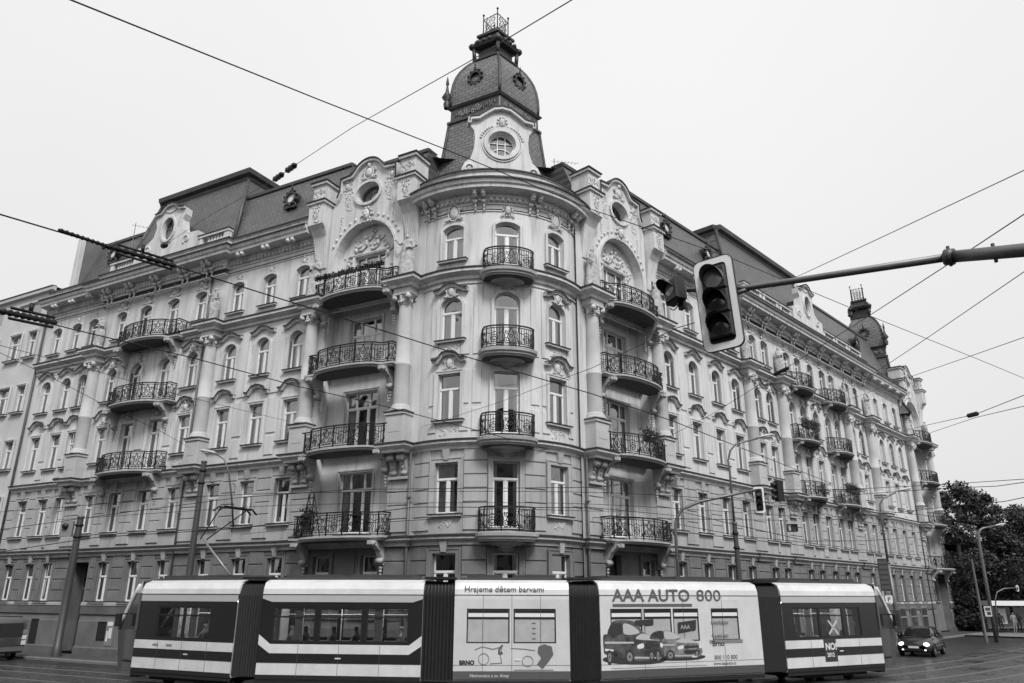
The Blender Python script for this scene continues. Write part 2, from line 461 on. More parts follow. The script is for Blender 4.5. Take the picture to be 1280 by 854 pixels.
# park strip beyond the crossing
mb = MB(); mb.add([(36, 68, .1), (44, 60, .1), (150, 60, .1), (150, 160, .1), (60, 160, .1), (38, 76, .1)], [(0, 1, 2, 3, 4, 5)])
sweep(mb, [(36, 68), (44, 63.5), (150, 60)], [(-.1, .104), (.02, .104), (.02, 0)], caps=False)
structure('path', (mb, mat('park_path', .20, .6, vary=.2, scale=.7)))

# ------------------------------------------------------------------ THE CORNER BUILDING
B = thing('apartment_building', 'big ornate corner apartment block with rounded corner, balconies and a domed slate turret', 'building', (C0.x, C0.y, 0))
BLDG = B
Z0, Z1, Z3, Z4, ZC = 5.45, 9.33, 13.1, 17.15, 21.4

# --- window kinds, built once and shared ---------------------------------
def outline(w, h, rise, n=10):
    if rise <= 0: return [(-w / 2, 0), (-w / 2, h), (w / 2, h), (w / 2, 0)]
    sp = h - rise; r = (w * w / 4 + rise * rise) / (2 * rise); cz = h - r; a = math.asin(min(1, w / 2 / r))
    if rise >= w / 2 - 1e-4: a = PI / 2
    return [(-w / 2, 0)] + [(r * math.sin(lerp(-a, a, i / n)), cz + r * math.cos(lerp(-a, a, i / n))) for i in range(n + 1)] + [(w / 2, 0)]
def inset(P, t):
    c = [(p[0] * (1 - 2 * t / (2 * max(abs(q[0]) for q in P))), p[1]) for p in P]
    H = max(p[1] for p in P)
    return [(x, t + z * (H - 2 * t) / H) for x, z in c]
WK = {}
def window_kind(key, w, h, rise, trans, lights=2, surround=.16, wood=None, smat=None, sash=True):
    d = {'w': w, 'h': h}
    o = outline(w, h, rise); D = -.2
    mb = MB(); mb.loops([o, inset(o, .055)], D - .05, D + .02)
    zt = trans * h
    mb.box(-w / 2 + .03, w / 2 - .03, D - .04, D + .045, zt - .04, zt + .05)
    for i in range(1, lights):
        x = -w / 2 + w * i / lights; mb.box(x - .045, x + .045, D - .04, D + .035, .05, zt)
    for i in range(lights):                                  # casement stiles and rails
        a = -w / 2 + w * i / lights + .05; b = -w / 2 + w * (i + 1) / lights - .05
        mb.loops([[(a, .05), (b, .05), (b, zt - .04), (a, zt - .04)], [(a + .035, .1), (b - .035, .1), (b - .035, zt - .08), (a + .035, zt - .08)]], D - .03, D + .012)
    if lights == 3:
        for x in (-w / 2 + w / 3.4, w / 2 - w / 3.4): mb.box(x - .05, x + .05, D - .04, D + .04, zt, h - .03)
    d['frame'] = mb.mesh('window_frame', wood or M_white)
    mb = MB(); q = inset(o, .03); mb.add([(p[0], D - .01, p[1]) for p in q], [tuple(range(len(q)))]); d['pane'] = mb.mesh('pane', M_pane)
    if surround:
        t = surround; big = outline(w + 2 * t, h + t, rise + (t * .5 if rise else 0))
        mb = MB()
        rect = [(-w / 2 - t, -.02), (-w / 2 - t, h + t), (w / 2 + t, h + t), (w / 2 + t, -.02)]
        hole = [(p[0], max(p[1], -.01)) for p in o]
        if rise:
            mb.loops([[(-w / 2 - .01, -.02), (-w / 2 - .01, h + .02), (w / 2 + .01, h + .02), (w / 2 + .01, -.02)], hole], -.25, .004, back=False)
            mb.band([(p[0], p[1]) for p in outline(w + t, h + t / 2, rise + t * .25)], t * .8, -.01, .06)
        else:
            mb.loops([rect, hole], -.02, .05, back=False)
            mb.band([(-w / 2 - t, 0), (-w / 2 - t, h + t), (w / 2 + t, h + t), (w / 2 + t, 0)], .05, -.01, .08)
        d['surround'] = mb.mesh('window_surround', smat or M_trim)
    mb = MB(); mb.box(-w / 2 - .17, w / 2 + .17, -.2, .16, -.1, -.02); 
    d['sill'] = mb.mesh('sill', M_trim)
    mb = MB(); mb.box(-w / 2 - .2, w / 2 + .2, -.19, .2, -.022, .01); d['sillcap'] = mb.mesh('sill_flashing', M_flash)
    for nm, frac in (('narrow', .2), ('half', .42), ('full', .5), ('right', .7)):
        mb = MB()
        for sg in (-1, 1):
            wd = w * (frac if nm != 'right' else (.7 if sg > 0 else .12)); a = sg * (w / 2 - .04); b = sg * (w / 2 - wd); n = 8; vs = []
            for i in range(n + 1):
                x = lerp(a, b, i / n); y = D - .14 + .03 * math.sin(i * 2.3 + sg)
                vs += [(x, y, .08), (x, y, h - .05)]
            if wd: mb.add(vs, [(2 * i, 2 * i + 2, 2 * i + 3, 2 * i + 1) for i in range(n)])
        d['c_' + nm] = mb.mesh('curtain', M_curt)
    WK[key] = d
    return d
window_kind('gf', .92, 1.98, 0, .64, surround=.17, smat=M_low)
window_kind('w2', .94, 2.12, 0, .68, surround=.17, smat=M_trim2)
window_kind('w3', .94, 2.08, 0, .68, surround=.12)
window_kind('w4', .92, 2.02, .46, .66, surround=.15)
window_kind('w5', .90, 1.78, .2, .66, surround=.13)
window_kind('bay', 1.95, 2.75, 0, .72, lights=3, surround=.1)
window_kind('baytop', 1.95, 1.95, 0, .62, lights=3, surround=.09)
window_kind('door', .98, 2.72, 0, .74, surround=.14)
window_kind('doorlow', .98, 2.72, 0, .74, surround=.14, smat=M_trim2)
window_kind('doorarch', .98, 2.6, .48, .74, surround=.14)
window_kind('doorseg', .98, 2.1, .2, .72, surround=.13)
WZ = {'gf': 2.73, 'w2': 6.27, 'w3': 10.2, 'w4': 13.82, 'w5': 17.68}
rw = random.Random(3)
NWIN = [0]
WSX = {'T': 1.16, 'R': 1.1, 'L': 1.04}
def place_window(side, s, key, z=None, off=0, curtain=None, sill=True, label=None):
    d = WK[key]; z = WZ[key] if z is None else z
    M = frame(side, s, z, off) @ Matrix.Diagonal((1 if 'bay' in key or B is not BLDG else WSX[side], 1, 1, 1))
    o = add('window', d['frame'], B, M, label=label)
    add('pane', d['pane'], o, M)
    if 'surround' in d: add('surround', d['surround'], o, M)
    if sill: add('sill', d['sill'], o, M); add('sill_flashing', d['sillcap'], o, M)
    if curtain is None: curtain = rw.choice(['narrow', None, 'narrow', 'right', None, None, 'half'] if z < 9 else (['narrow', None, 'narrow', None, 'right', 'half'] if z < 13 else ['half', 'full', 'full', 'right', 'full', 'half']))
    if curtain: add('curtain', d['c_' + curtain], o, M)
    NWIN[0] += 1
    return o

# --- hoods, keystones, cartouches (shared) --------------------------------
def hood(name, pts, w=.1, d=.2):
    mb = MB(); mb.band(pts, w, -.02, d * .75); mb.band([(x, z + w * .55) for x, z in pts], w * .55, -.02, d)
    a = mb.mesh(name, M_trim)
    mb = MB(); mb.band([(x, z + w * .95) for x, z in pts], .05, -.02, d + .05)
    return a, mb.mesh('flashing', M_flash)
h3 = [(-.82, 0), (-.56, 0), (-.3, .3), (0, .36), (.3, .3), (.56, 0), (.82, 0)]
h4 = [(-.85, 0), (-.6, .02), (-.42, .12), (-.25, .24), (0, .28), (.25, .24), (.42, .12), (.6, .02), (.85, 0)]
HOOD = {'h3': hood('window_hood', h3), 'h4': hood('window_hood', h4)}
def place_hood(side, s, key, z, off=0):
    M = frame(side, s, z, off); a, b = HOOD[key]
    add('flashing', b, add('window_hood', a, B, M), M)
def spiral(cx, cz, r, turns, a0, sg=1, n=14, r0=.12):
    return [(cx + (r * (r0 + (1 - r0) * t / n)) * math.cos(a0 + sg * turns * 2 * PI * t / n), cz + (r * (r0 + (1 - r0) * t / n)) * math.sin(a0 + sg * turns * 2 * PI * t / n)) for t in range(n + 1)]
def stucco(seed, w, h, style='cartouche', m=None):
    rd = random.Random(seed); mb = MB()
    if style == 'cartouche':
        mb.ball((0, .03, 0), w * .24, .1, h * .36, 10, 6)
        mb.tube([(w * .3 * math.cos(a), .05, h * .44 * math.sin(a)) for a in [2 * PI * i / 14 for i in range(14)]], .035, 4, closed=True)
        mb.ball((0, .07, h * .5), .09, .08, .12, 6, 4)
        for sg in (-1, 1):
            mb.tube([(x, .05, z) for x, z in spiral(sg * w * .36, h * .18, w * .13, 1.2, PI / 2, sg)], .03, 4)
            mb.tube([(x, .05, z) for x, z in spiral(sg * w * .33, -h * .28, w * .11, 1.2, -PI / 2, -sg)], .028, 4)
            for i in range(4): mb.ball((sg * w * (.2 + .09 * i), .04, -h * (.3 + .03 * i * rd.random())), .06, .05, .05, 6, 4)
    elif style == 'swag':
        for i in range(9):
            t = (i - 4) / 4; mb.ball((t * w * .45, .03, h * .3 * t * t - h * .1), .06 + .02 * rd.random(), .05, .06, 6, 4)
        for sg in (-1, 1): mb.tube([(x, .04, z) for x, z in spiral(sg * w * .38, h * .25, w * .1, 1.3, 0, sg)], .025, 4)
    elif style == 'drop':
        for i in range(7): mb.ball((.03 * math.sin(i * 2), .03, -i * h / 7), .075 - .007 * i, .05, .07, 6, 4)
    elif style == 'face':
        mb.ball((0, .08, 0), w * .22, .13, h * .3, 8, 6)
        mb.ball((0, .2, -h * .03), w * .05, .06, h * .07, 6, 4)
        for i in range(10):
            a = 2 * PI * i / 10; mb.ball((w * .33 * math.cos(a), .04, h * .38 * math.sin(a)), .08, .07, .09, 6, 4)
        for sg in (-1, 1): mb.tube([(x, .06, z) for x, z in spiral(sg * w * .4, -h * .35, w * .16, 1.3, PI / 2, sg)], .04, 4)
    else:                                                     # scattered foliage relief
        for i in range(26):
            x = (rd.random() - .5) * w; z = (rd.random() - .5) * h
            if rd.random() < .4: mb.tube([(p, .02, q) for p, q in spiral(x, z, .09 + .07 * rd.random(), 1.1, rd.random() * 6, rd.choice((-1, 1)), 8)], .022, 3)
            else: mb.ball((x, .0, z), .05 + .05 * rd.random(), .06, .05 + .06 * rd.random(), 6, 4)
    return mb.mesh('stucco_ornament', m or M_orn)
ORN = {'cart': stucco(1, 1.0, 1.0), 'cart2': stucco(2, .8, .7), 'swag': stucco(3, 1.1, .5, 'swag'), 'drop': stucco(4, .3, 1.0, 'drop'),
       'face': stucco(5, .9, 1.1, 'face'), 'fol': stucco(6, 1.1, .8, 'fol'), 'fol2': stucco(8, .7, 1.3, 'fol'), 'panel': stucco(9, .9, .4, 'fol')}
def orn(side, s, z, key, off=0.0, sc=1.0):
    return add('stucco_ornament', ORN[key], B, frame(side, s, z, off) @ Matrix.Scale(sc, 4))

# keystone block for ground and second storeys
mb = MB(); mb.add([(-.11, 0, 0), (.11, 0, 0), (.17, 0, .42), (-.17, 0, .42), (-.11, .1, 0), (.11, .1, 0), (.17, .16, .42), (-.17, .16, .42)], [(0, 1, 5, 4), (1, 2, 6, 5), (2, 3, 7, 6), (3, 0, 4, 7), (4, 5, 6, 7)])
ME_key = mb.mesh('keystone', M_trim2)
# paired modillions under the cornice
mb = MB()
for x in (-.2, .2):
    mb.box(x - .1, x + .1, 0, .56, .22, .34); mb.tube([(x, .5, .1), (x, .42, .22)], .1, 8); mb.tube([(x - .1, .34, .12), (x + .1, .34, .12)], .13, 8)
    mb.tube([(x - .1, .16, -.12), (x + .1, .16, -.12)], .11, 8); mb.tube([(x, .1, -.2), (x, .06, -.5)], [.08, .04], 6); mb.ball((x, .08, -.52), .06)
ME_mod = mb.mesh('modillion', M_orn)
mb = MB()
for x in (-.16, .16): mb.ball((x, .3, 0), .12, .2, .12); mb.box(x - .1, x + .1, 0, .4, .08, .16)
ME_ball = mb.mesh('modillion', M_trim)
# paired scroll consoles under the column pedestals
mb = MB()
for x in (-.27, .27):
    w = .2
    mb.box(x - w, x + w, 0, .5, -.08, 0)
    for (y, z, r) in ((.4, -.22, .14), (.16, -.86, .09)): mb.tube([(x - w + .03, y, z), (x + w - .03, y, z)], r, 12)
    mb.add([(x - w + .05, 0, -.1), (x - w + .05, .44, -.1), (x - w + .05, .3, -.4), (x - w + .05, .14, -.9), (x - w + .05, 0, -1.0), (x + w - .05, 0, -.1), (x + w - .05, .44, -.1), (x + w - .05, .3, -.4), (x + w - .05, .14, -.9), (x + w - .05, 0, -1.0)], [(0, 1, 2, 3, 4), (5, 6, 7, 8, 9), (1, 2, 7, 6), (2, 3, 8, 7), (3, 4, 9, 8), (0, 1, 6, 5)])
    for i in range(3): mb.ball((x, .3 - .07 * i, -.45 - .16 * i), .06 + .01 * i, .06, .09)
mb.box(-.52, .52, 0, .22, -1.12, -1.0)
ME_cons = mb.mesh('console', M_trim2)

M_col = mat('column_stucco', .5, .85, vary=.12, scale=1.2, bump=.1, bscale=12)
# --- columns ---------------------------------------------------------------
def column_meshes():
    N = 32
    def flute(j, z): return 1 - (.055 if (j % 2) else 0) * (1 if z < 13.0 else 0)
    mb = MB(); prof = [(.36, 11.1), (.355, 12.95), (.37, 13.0), (.37, 13.08), (.34, 13.1), (.335, 14.2), (.315, 15.2), (.29, 16.0)]
    mb.lathe(prof, N, rad=flute)
    sh = mb.mesh('shaft', M_col)
    mb = MB(); mb.lathe([(.47, 10.82), (.47, 10.92), (.42, 10.95), (.44, 11.02), (.38, 11.06), (.36, 11.12)], 24)
    ba = mb.mesh('column_base', M_col)
    mb = MB(); mb.lathe([(.29, 15.95), (.33, 15.97), (.3, 16.02), (.3, 16.15), (.36, 16.38), (.4, 16.42)], 20)
    mb.box(-.45, .45, -.45, .45, 16.42, 16.5)
    for sx in (-1, 1):
        for sy in (-1, 1): mb.tube([(sx * .36, sy * .22 + .0, 16.3), (sx * .36, sy * .42, 16.3)], .12, 8)
        mb.tube([(sx * .36, .3, 16.3), (sx * .44, .44, 16.3)], .13, 8)
    for i in range(8): a = PI * i / 7; mb.ball((.33 * math.cos(a), .33 * math.sin(a), 16.14), .07, .07, .1, 6, 4)
    for i in range(3): mb.ball((0, .38, 16.32 - .12 * i), .08)
    ca = mb.mesh('capital', M_orn)
    return sh, ba, ca
SH, BA, CA = column_meshes()
def place_column(side, s):
    M = frame(side, s, 10.8 * .025, .24) @ Matrix.Diagonal((1, 1, .975, 1))
    o = add('column', SH, B, M); add('column_base', BA, o, M); add('capital', CA, o, M)
    M = frame(side, s, 0, 0)
    mb = MB(); mb.bbox(-.5, .5, -.1, .64, Z1 + .03, 10.62, .02); mb.box(-.3, .3, .64, .652, 9.85, 10.25)
    o = add('pedestal', (mb, M_col), B, M)
    mb = MB(); mb.box(-.55, .55, -.05, .7, 10.62, 10.74); mb.box(-.5, .5, -.05, .62, 10.74, 10.84); add('pedestal_cap', (mb, M_col), o, M)
    mb = MB(); mb.box(-.58, .58, -.05, .74, 10.742, 10.78); add('flashing', (mb, M_flash), o, M)
    mb = MB(); mb.bbox(-.5, .5, -.1, .6, 16.34, Z4 - .4, .02); mb.box(-.46, .46, .6, .615, 16.4, 16.65)
    add('entablature_block', (mb, M_col), B, M)
    add('console', ME_cons, B, frame(side, s, Z1 - .37, 0))

# --- plan of the columns and openings ----------------------------------------
COLS = {'L': [28.5, 18.4, 11.15, 5.45], 'R': [5.45, 11.15, 21.5, 26.3, 38.1, 42.9, 53.3, 59.0]}
WIN = {'L': [12.36, 14.7, 17.1, 20.04, 22.36, 24.78, 27.02, 29.75, 31.45, 33.5],
       'R': [12.5, 15.1, 17.7, 20.1, 23.1, 24.8, 28.3, 30.1, 32.3, 34.5, 36.3, 39.5, 41.3, 44.0, 46.1, 48.5, 50.9]}
BAYS = {'L': [8.3], 'R': [8.3, 56.15]}
BALC = {'L': [(23.57, 2.55)], 'R': [(29.2, 1.75), (35.4, 1.75)]}
END = {'L': 34.9, 'R': 59.7}
TW = [-22.5, 10.0, 42.5]
def opening(key, s, z=None, k=1.0):
    w, h = WK[key]['w'] * k, WK[key]['h']; k = 1.0; z = WZ[key] if z is None else z
    return (s - w / 2 * k, s + w / 2 * k, z, z + h)

def storey_walls(side):
    f = F(side); ws = WIN[side]; end = END[side]
    ops = {k: [] for k in ('gf', 'w2', 'w3', 'w4', 'w5')}
    doors = []
    for s in ws:
        behind = any(abs(s - c) < hw - .3 for c, hw in BALC[side])
        for k in ops:
            if k == 'gf' and side == 'L' and abs(s - 27.02) < .1: continue
            key = k; z = None
            if behind and k in ('w3', 'w4', 'w5'):
                key = {'w3': 'door', 'w4': 'doorarch', 'w5': 'doorseg'}[k]; z = {'w3': 9.56, 'w4': 13.25, 'w5': 17.36}[k]
            ops[k].append(opening(key, s, z, WSX[side]))
            place_window(side, s, key, z, sill=(key == k))
    if side == 'L': ops['gf'].append((26.1, 27.75, .12, 4.75))
    else: ops['gf'] += []
    bays = BAYS[side]
    edges = []
    a = 4.6 if side == 'L' else 4.6
    cuts = [(b - 2.2, b + 2.2) for b in bays]
    segs = []; cur = a
    for c0, c1 in cuts: segs.append((cur, c0)); cur = c1
    segs.append((cur, end)) if cur < end else None
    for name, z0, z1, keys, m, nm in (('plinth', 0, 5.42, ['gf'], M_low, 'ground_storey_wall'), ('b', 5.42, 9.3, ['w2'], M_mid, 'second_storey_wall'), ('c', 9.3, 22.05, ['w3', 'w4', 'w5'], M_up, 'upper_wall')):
        for s0, s1 in segs:
            mb = MB()
            oo = [q for k in keys for q in ops[k] if q[0] > s0 and q[1] < s1]
            wall(mb, f, s0, s1, z0, z1, oo)
            add(nm, (mb, m), B)
    return ops
opsL = storey_walls('L'); opsR = storey_walls('R')
# tower walls
f = F('T'); degw = lambda w: math.degrees(w / TR)
tops = {k: [] for k in ('gf', 'w2', 'w3', 'w4', 'w5')}
for i, a in enumerate(TW):
    for k in tops:
        key, z = k, None
        if i == 1 and k != 'gf':
            key = {'w2': 'doorlow', 'w3': 'door', 'w4': 'doorarch', 'w5': 'doorseg'}[k]; z = {'w2': 5.68, 'w3': 9.58, 'w4': 13.4, 'w5': 17.4}[k]
        w, h = WK[key]['w'] * WSX['T'], WK[key]['h']; z = WZ[key] if z is None else z
        tops[k].append((a - degw(w / 2), a + degw(w / 2), z, z + h))
        place_window('T', a, key, z, off=-.0, sill=(i != 1 or k == 'gf'), curtain=('full' if (k in ('w4', 'w5') and i != 1) else ('narrow' if i == 1 else None)))
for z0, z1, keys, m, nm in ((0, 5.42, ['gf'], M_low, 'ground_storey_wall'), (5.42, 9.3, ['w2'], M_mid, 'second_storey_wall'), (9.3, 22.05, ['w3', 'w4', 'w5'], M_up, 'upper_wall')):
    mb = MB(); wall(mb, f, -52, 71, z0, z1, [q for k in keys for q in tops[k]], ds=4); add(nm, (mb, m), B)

# --- ledges that run round the whole front -----------------------------------
def arcpath(r=TR, a0=-46, a1=65, n=24): return [(T0.x + r * math.sin(R(lerp(a0, a1, i / n))), T0.y - r * math.cos(R(lerp(a0, a1, i / n)))) for i in range(n + 1)]
def frontpath(bump, bw=.52, left=True, right=True, skipbay=False):
    P = []
    if left:
        P.append(fl(END['L'], 0))
        for c in COLS['L']:
            if bump: P += [fl(c + bw, 0), fl(c + bw, bump), fl(c - bw, bump)] + ([fl(c - bw, 0)] if c > 6 else [fl(c - bw, .0)])
    P += arcpath()
    if right:
        for c in COLS['R']:
            if bump: P += [fr(c - bw, 0), fr(c - bw, bump), fr(c + bw, bump), fr(c + bw, 0)]
        P.append(fr(END['R'], 0)); P.append(fr(END['R'], -14))
    # drop near-duplicates
    out = [P[0]]
    for p in P[1:]:
        if (Vector(p) - Vector(out[-1])).length > .03: out.append(p)
    return out
ledge('string_course', frontpath(.12, .62), Z0, .26, .42, M_trim2, B)
def pieces(side_bump):
    out = []; a = [fl(END['L'], 0)]
    for c in (28.5, 18.4, 11.15): a += [fl(c + .52, 0), fl(c + .52, side_bump), fl(c - .52, side_bump), fl(c - .52, 0)]
    out.append(a + [fl(10.52, 0)] if False else a)
    a = [fl(6.1, 0), fl(5.97, 0), fl(5.97, side_bump), fl(4.93, side_bump), fl(4.93, 0)] + arcpath() + [fr(4.93, 0), fr(4.93, side_bump), fr(5.97, side_bump), fr(5.97, 0), fr(6.1, 0)]; out.append(a)
    a = [fr(10.5, 0)]
    for c in (11.15, 21.5, 26.3, 38.1, 42.9, 53.3): a += [fr(c - .52, 0), fr(c - .52, side_bump), fr(c + .52, side_bump), fr(c + .52, 0)]
    out.append(a + [fr(53.9, 0)]); out.append([fr(58.4, 0), fr(58.48, 0), fr(58.48, side_bump), fr(59.52, side_bump), fr(59.52, 0), fr(59.7, 0), fr(59.7, -14)])
    return out
for q_ in pieces(.62): ledge('string_course', q_, Z1 + .02, .3, .42, M_trim, B)
for q_ in pieces(.6): ledge('string_course', q_, Z4, .38, .5, M_trim, B)
mb = MB(); sweep(mb, frontpath(0), [(-.02, 16.42), (.06, 16.44), (.06, 16.5), (-.02, 16.52)]); add('fillet', (mb, M_trim), B)
PLP = [[fl(END['L'], 0), fl(27.78, 0)], [fl(26.06, 0), fl(10.5, 0)], [fl(10.5, -.11), fl(6.1, -.11)], [fl(6.1, 0)] + arcpath() + [fr(6.1, 0)], [fr(7.6, -.11), fr(10.5, -.11)], [fr(10.5, 0), fr(53.95, 0)], [fr(58.35, 0), fr(END['R'], 0), fr(END['R'], -14)]]
def plinth(name, prof, m):
    for q_ in PLP: mb = MB(); sweep(mb, q_, prof); add(name, (mb, m), B)
plinth('plinth_band', [(-.02, 2.5), (.1, 2.52), (.1, 2.66), (-.02, 2.7)], M_trim2)
plinth('plinth_course', [(-.02, 0), (.12, 0), (.12, .45), (.08, .5), (-.02, .5)], M_plinth)
plinth('plinth_render', [(.008, .5), (.05, .5), (.05, 1.75), (.008, 1.78)], mat('plinth_render', .15, .85, vary=.25, scale=.8))
def cornice(path, tag):
    mb = MB()
    sweep(mb, path, [(-.02, 20.38), (.05, 20.4), (.05, 20.5), (.1, 20.54), (.1, 20.68), (.17, 20.72), (.17, 20.88), (.72, 20.96), (.74, 21.1), (.82, 21.16), (.88, 21.32), (.88, 21.37), (-.02, 21.4)])
    o = add('cornice', (mb, M_trim), B)
    mb = MB(); sweep(mb, path, [(-.02, 21.46), (.94, 21.41), (.94, 21.33), (.89, 21.33), (.89, 21.38), (-.02, 21.405)]); add('flashing', (mb, M_flash), o)
    mb = MB(); sweep(mb, path, [(.2, 21.4), (.28, 21.45), (.28, 21.98), (.34, 22.02), (.34, 22.08), (-.4, 22.12)]); add('attic_band', (mb, M_trim), o)
    mb = MB(); sweep(mb, path, [(-.4, 22.17), (.39, 22.13), (.39, 22.06), (.345, 22.06), (.345, 22.09), (-.4, 22.125)]); add('flashing', (mb, M_flash), o)
    mb = MB(); sweep(mb, path, [(-.02, 20.02), (.05, 20.04), (.05, 20.1), (-.02, 20.12)]); add('fillet', (mb, M_trim), o)
    mb = MB(); sweep(mb, path, [(-.02, 20.12), (.07, 20.115), (.07, 20.15), (-.02, 20.15)]); add('flashing', (mb, M_flash), o)
cornice([fl(34.9, 0), fl(28.9, 0), fl(28.9, .3), fl(18.0, .3), fl(18.0, 0), fl(11.7, 0)], 'L')
cornice(arcpath(TR, -47, 66), 'T')
cornice([fr(11.7, 0), fr(21.0, 0), fr(21.0, .3), fr(43.4, .3), fr(43.4, 0), fr(53.0, 0)], 'R')
# dentils
mb = MB()
for side, rng, o_ in (('L', (12, 34.5), 0), ('R', (12, 52.6), 0)):
    s = rng[0]
    while s < rng[1]:
        M = frame(side, s, 20.54, .3 if ((18 < s < 28.9 and side == 'L') or (21 < s < 43.4 and side == 'R')) else 0)
        mb.box(-.06, .06, .1, .21, 0, .14, M); s += .26
a = -46
while a < 65: mb.box(-.06, .06, .1, .21, 0, .14, frame('T', a, 20.54)); a += 3.3
add('dentils', (mb, M_trim), B, kind='stuff')

# --- rusticated blocks ---------------------------------------------------------
def block_mesh(w, h): mb = MB(); mb.bbox(-w / 2, w / 2, 0, .06, -h / 2, h / 2, .025); return mb
BLK = {}
stuffb = {M_low.name: MB(), M_mid.name: MB()}; nblk = [0]
def stone(side, s0, s1, z0, z1, m, far=False):
    w = round((s1 - s0) * (TR * PI / 180 if side == 'T' else 1), 3); h = round(z1 - z0, 3)
    if w < .15: return
    if far or nblk[0] >= 296:
        block_mesh(w, h); mbx = stuffb[m.name]; mbx.bbox(-w / 2, w / 2, 0, .06, -h / 2, h / 2, .025, frame(side, (s0 + s1) / 2, (z0 + z1) / 2, .004)); return
    nblk[0] += 1
    if side == 'T':
        mb = MB(); f = F('T'); k = max(1, int(w / .35)); vs = []
        for i in range(k + 1):
            a = lerp(s0, s1, i / k); e = 0 if 0 < i < k else .0
            vs += [f(a, 0, z0), f(a, .06, z0 + .02), f(a, .06, z1 - .02), f(a, 0, z1)]
        fs = [(0, 1, 2, 3), tuple(4 * k + j for j in range(4))]
        for i in range(k):
            for j in range(3): fs.append((4 * i + j, 4 * i + j + 1, 4 * i + 5 + j, 4 * i + 4 + j))
        mb.add(vs, fs); add('stone_block', (mb, m), B)
    else:
        key = (w, h, m.name)
        if key not in BLK: BLK[key] = block_mesh(w, h).mesh('stone_block', m)
        add('stone_block', BLK[key], B, frame(side, (s0 + s1) / 2, (z0 + z1) / 2, .004))
def rusticate(side, far_from):
    ws = sorted(WIN.get(side, []))
    piers = []
    if side == 'T':
        e = [(-46 , None)]; xs = [-45.5] + sum([[a - degw(.78), a + degw(.78)] for a in TW], []) + [64]
        piers = [(xs[i], xs[i + 1]) for i in range(0, len(xs), 2)]
    else:
        lim = [(4.85, BAYS[side][0] - 2.2), (BAYS[side][0] + 2.2, (END['L'] if side == 'L' else BAYS['R'][1] - 2.2))]
        piers.append(lim[0]); cur = lim[1][0]
        for w in ws:
            e_ = .47 * WSX[side] + .2; piers.append((cur, w - e_)); cur = w + e_
        piers.append((cur, lim[1][1]))
        if side == 'R': piers.append((BAYS['R'][1] + 2.2, END['R']))
    g = .03
    for (a, b) in piers:
        far = side == 'R' and a > far_from
        ga = g / (TR * PI / 180) if side == 'T' else g
        for storey, (z0, z1, n, m) in {'g': (2.72, 5.0, 4, M_low), 's': (5.6, 9.0, 6, M_mid)}.items():
            h = (z1 - z0) / n
            aa, bb = a, b
            for i in range(n):
                if storey == 'g' and side == 'L' and aa < 27.0 < bb + 1.4: pass
                # split wide piers so blocks break joint
                L_ = bb - aa; kk = 2 if L_ * (TR * PI / 180 if side == 'T' else 1) > 1.9 else 1
                for q in range(kk):
                    x0 = lerp(aa, bb, q / kk); x1 = lerp(aa, bb, (q + 1) / kk)
                    if storey == 'g' and side == 'L' and x1 > 25.95 and x0 < 27.9:
                        x0, x1 = (x0, min(x1, 25.95)) if x0 < 25.95 else (max(x0, 27.9), x1)
                        if x1 - x0 < .15: continue
                    stone(side, x0 + ga / 2, x1 - ga / 2, z0 + i * h + g / 2, z0 + (i + 1) * h - g / 2, m, far)
rusticate('T', 99); rusticate('L', 99); rusticate('R', 27)
for k_, mb in stuffb.items():
    if mb.v: add('stone_block', (mb, MATS[k_]), B, kind='stuff')
# lower joints of the ground storey plinth zone
plinth('plinth_course', [(.052, 2.08), (.075, 2.1), (.075, 2.48), (.052, 2.5)], M_plinth)

# --- keystones, hoods, ornaments over windows -----------------------------------
for side in 'LR':
    for s in WIN[side]:
        if not (side == 'L' and abs(s - 27.02) < .1): add('keystone', ME_key, B, frame(side, s, 4.76, 0))
        add('keystone', ME_key, B, frame(side, s, 8.5, 0))
        behind = any(abs(s - c) < hw for c, hw in BALC[side])
        ris = (18.4 < s < 28.5) if side == 'L' else (21.5 < s < 42.9)
        if not behind: place_hood(side, s, 'h3', 12.82)
        if not behind: place_hood(side, s, 'h4', 16.08)
        if ris: orn(side, s, 12.72, 'cart2', .02, .8); orn(side, s, 16.15, 'cart2', .05, .9)
        if side == 'L' or s < 30:
            for sg in (-1, 1): orn(side, s + sg * .72, 15.55, 'drop', -.01, .55)
        if ris: orn(side, s, 19.95, 'face', .02, .8); orn(side, s, 19.9, 'cart2', .0, 1.1)
        else: orn(side, s, 19.75, 'cart2', .0, .6)
        if not behind: orn(side, s, 9.82, 'panel', -.03, .9 if ris else .6)
        if ris: orn(side, s, 13.5, 'panel', -.03, .9)
        # little pilaster strips between the upper windows
    for a, b in zip(sorted(WIN[side])[:-1], sorted(WIN[side])[1:]):
        if b - a > 3 or any(a < c < b for c in COLS[side]): continue
        c = (a + b) / 2; mb = MB()
        mb.bbox(-.3, .3, 0, .045, 10.7, 12.5, .015); mb.bbox(-.3, .3, 0, .045, 12.75, 16.3, .015); mb.bbox(-.3, .3, 0, .045, 9.6, 10.55, .015)
        add('pilaster_strip', (mb, M_up), B, frame(side, c, 0, .003))
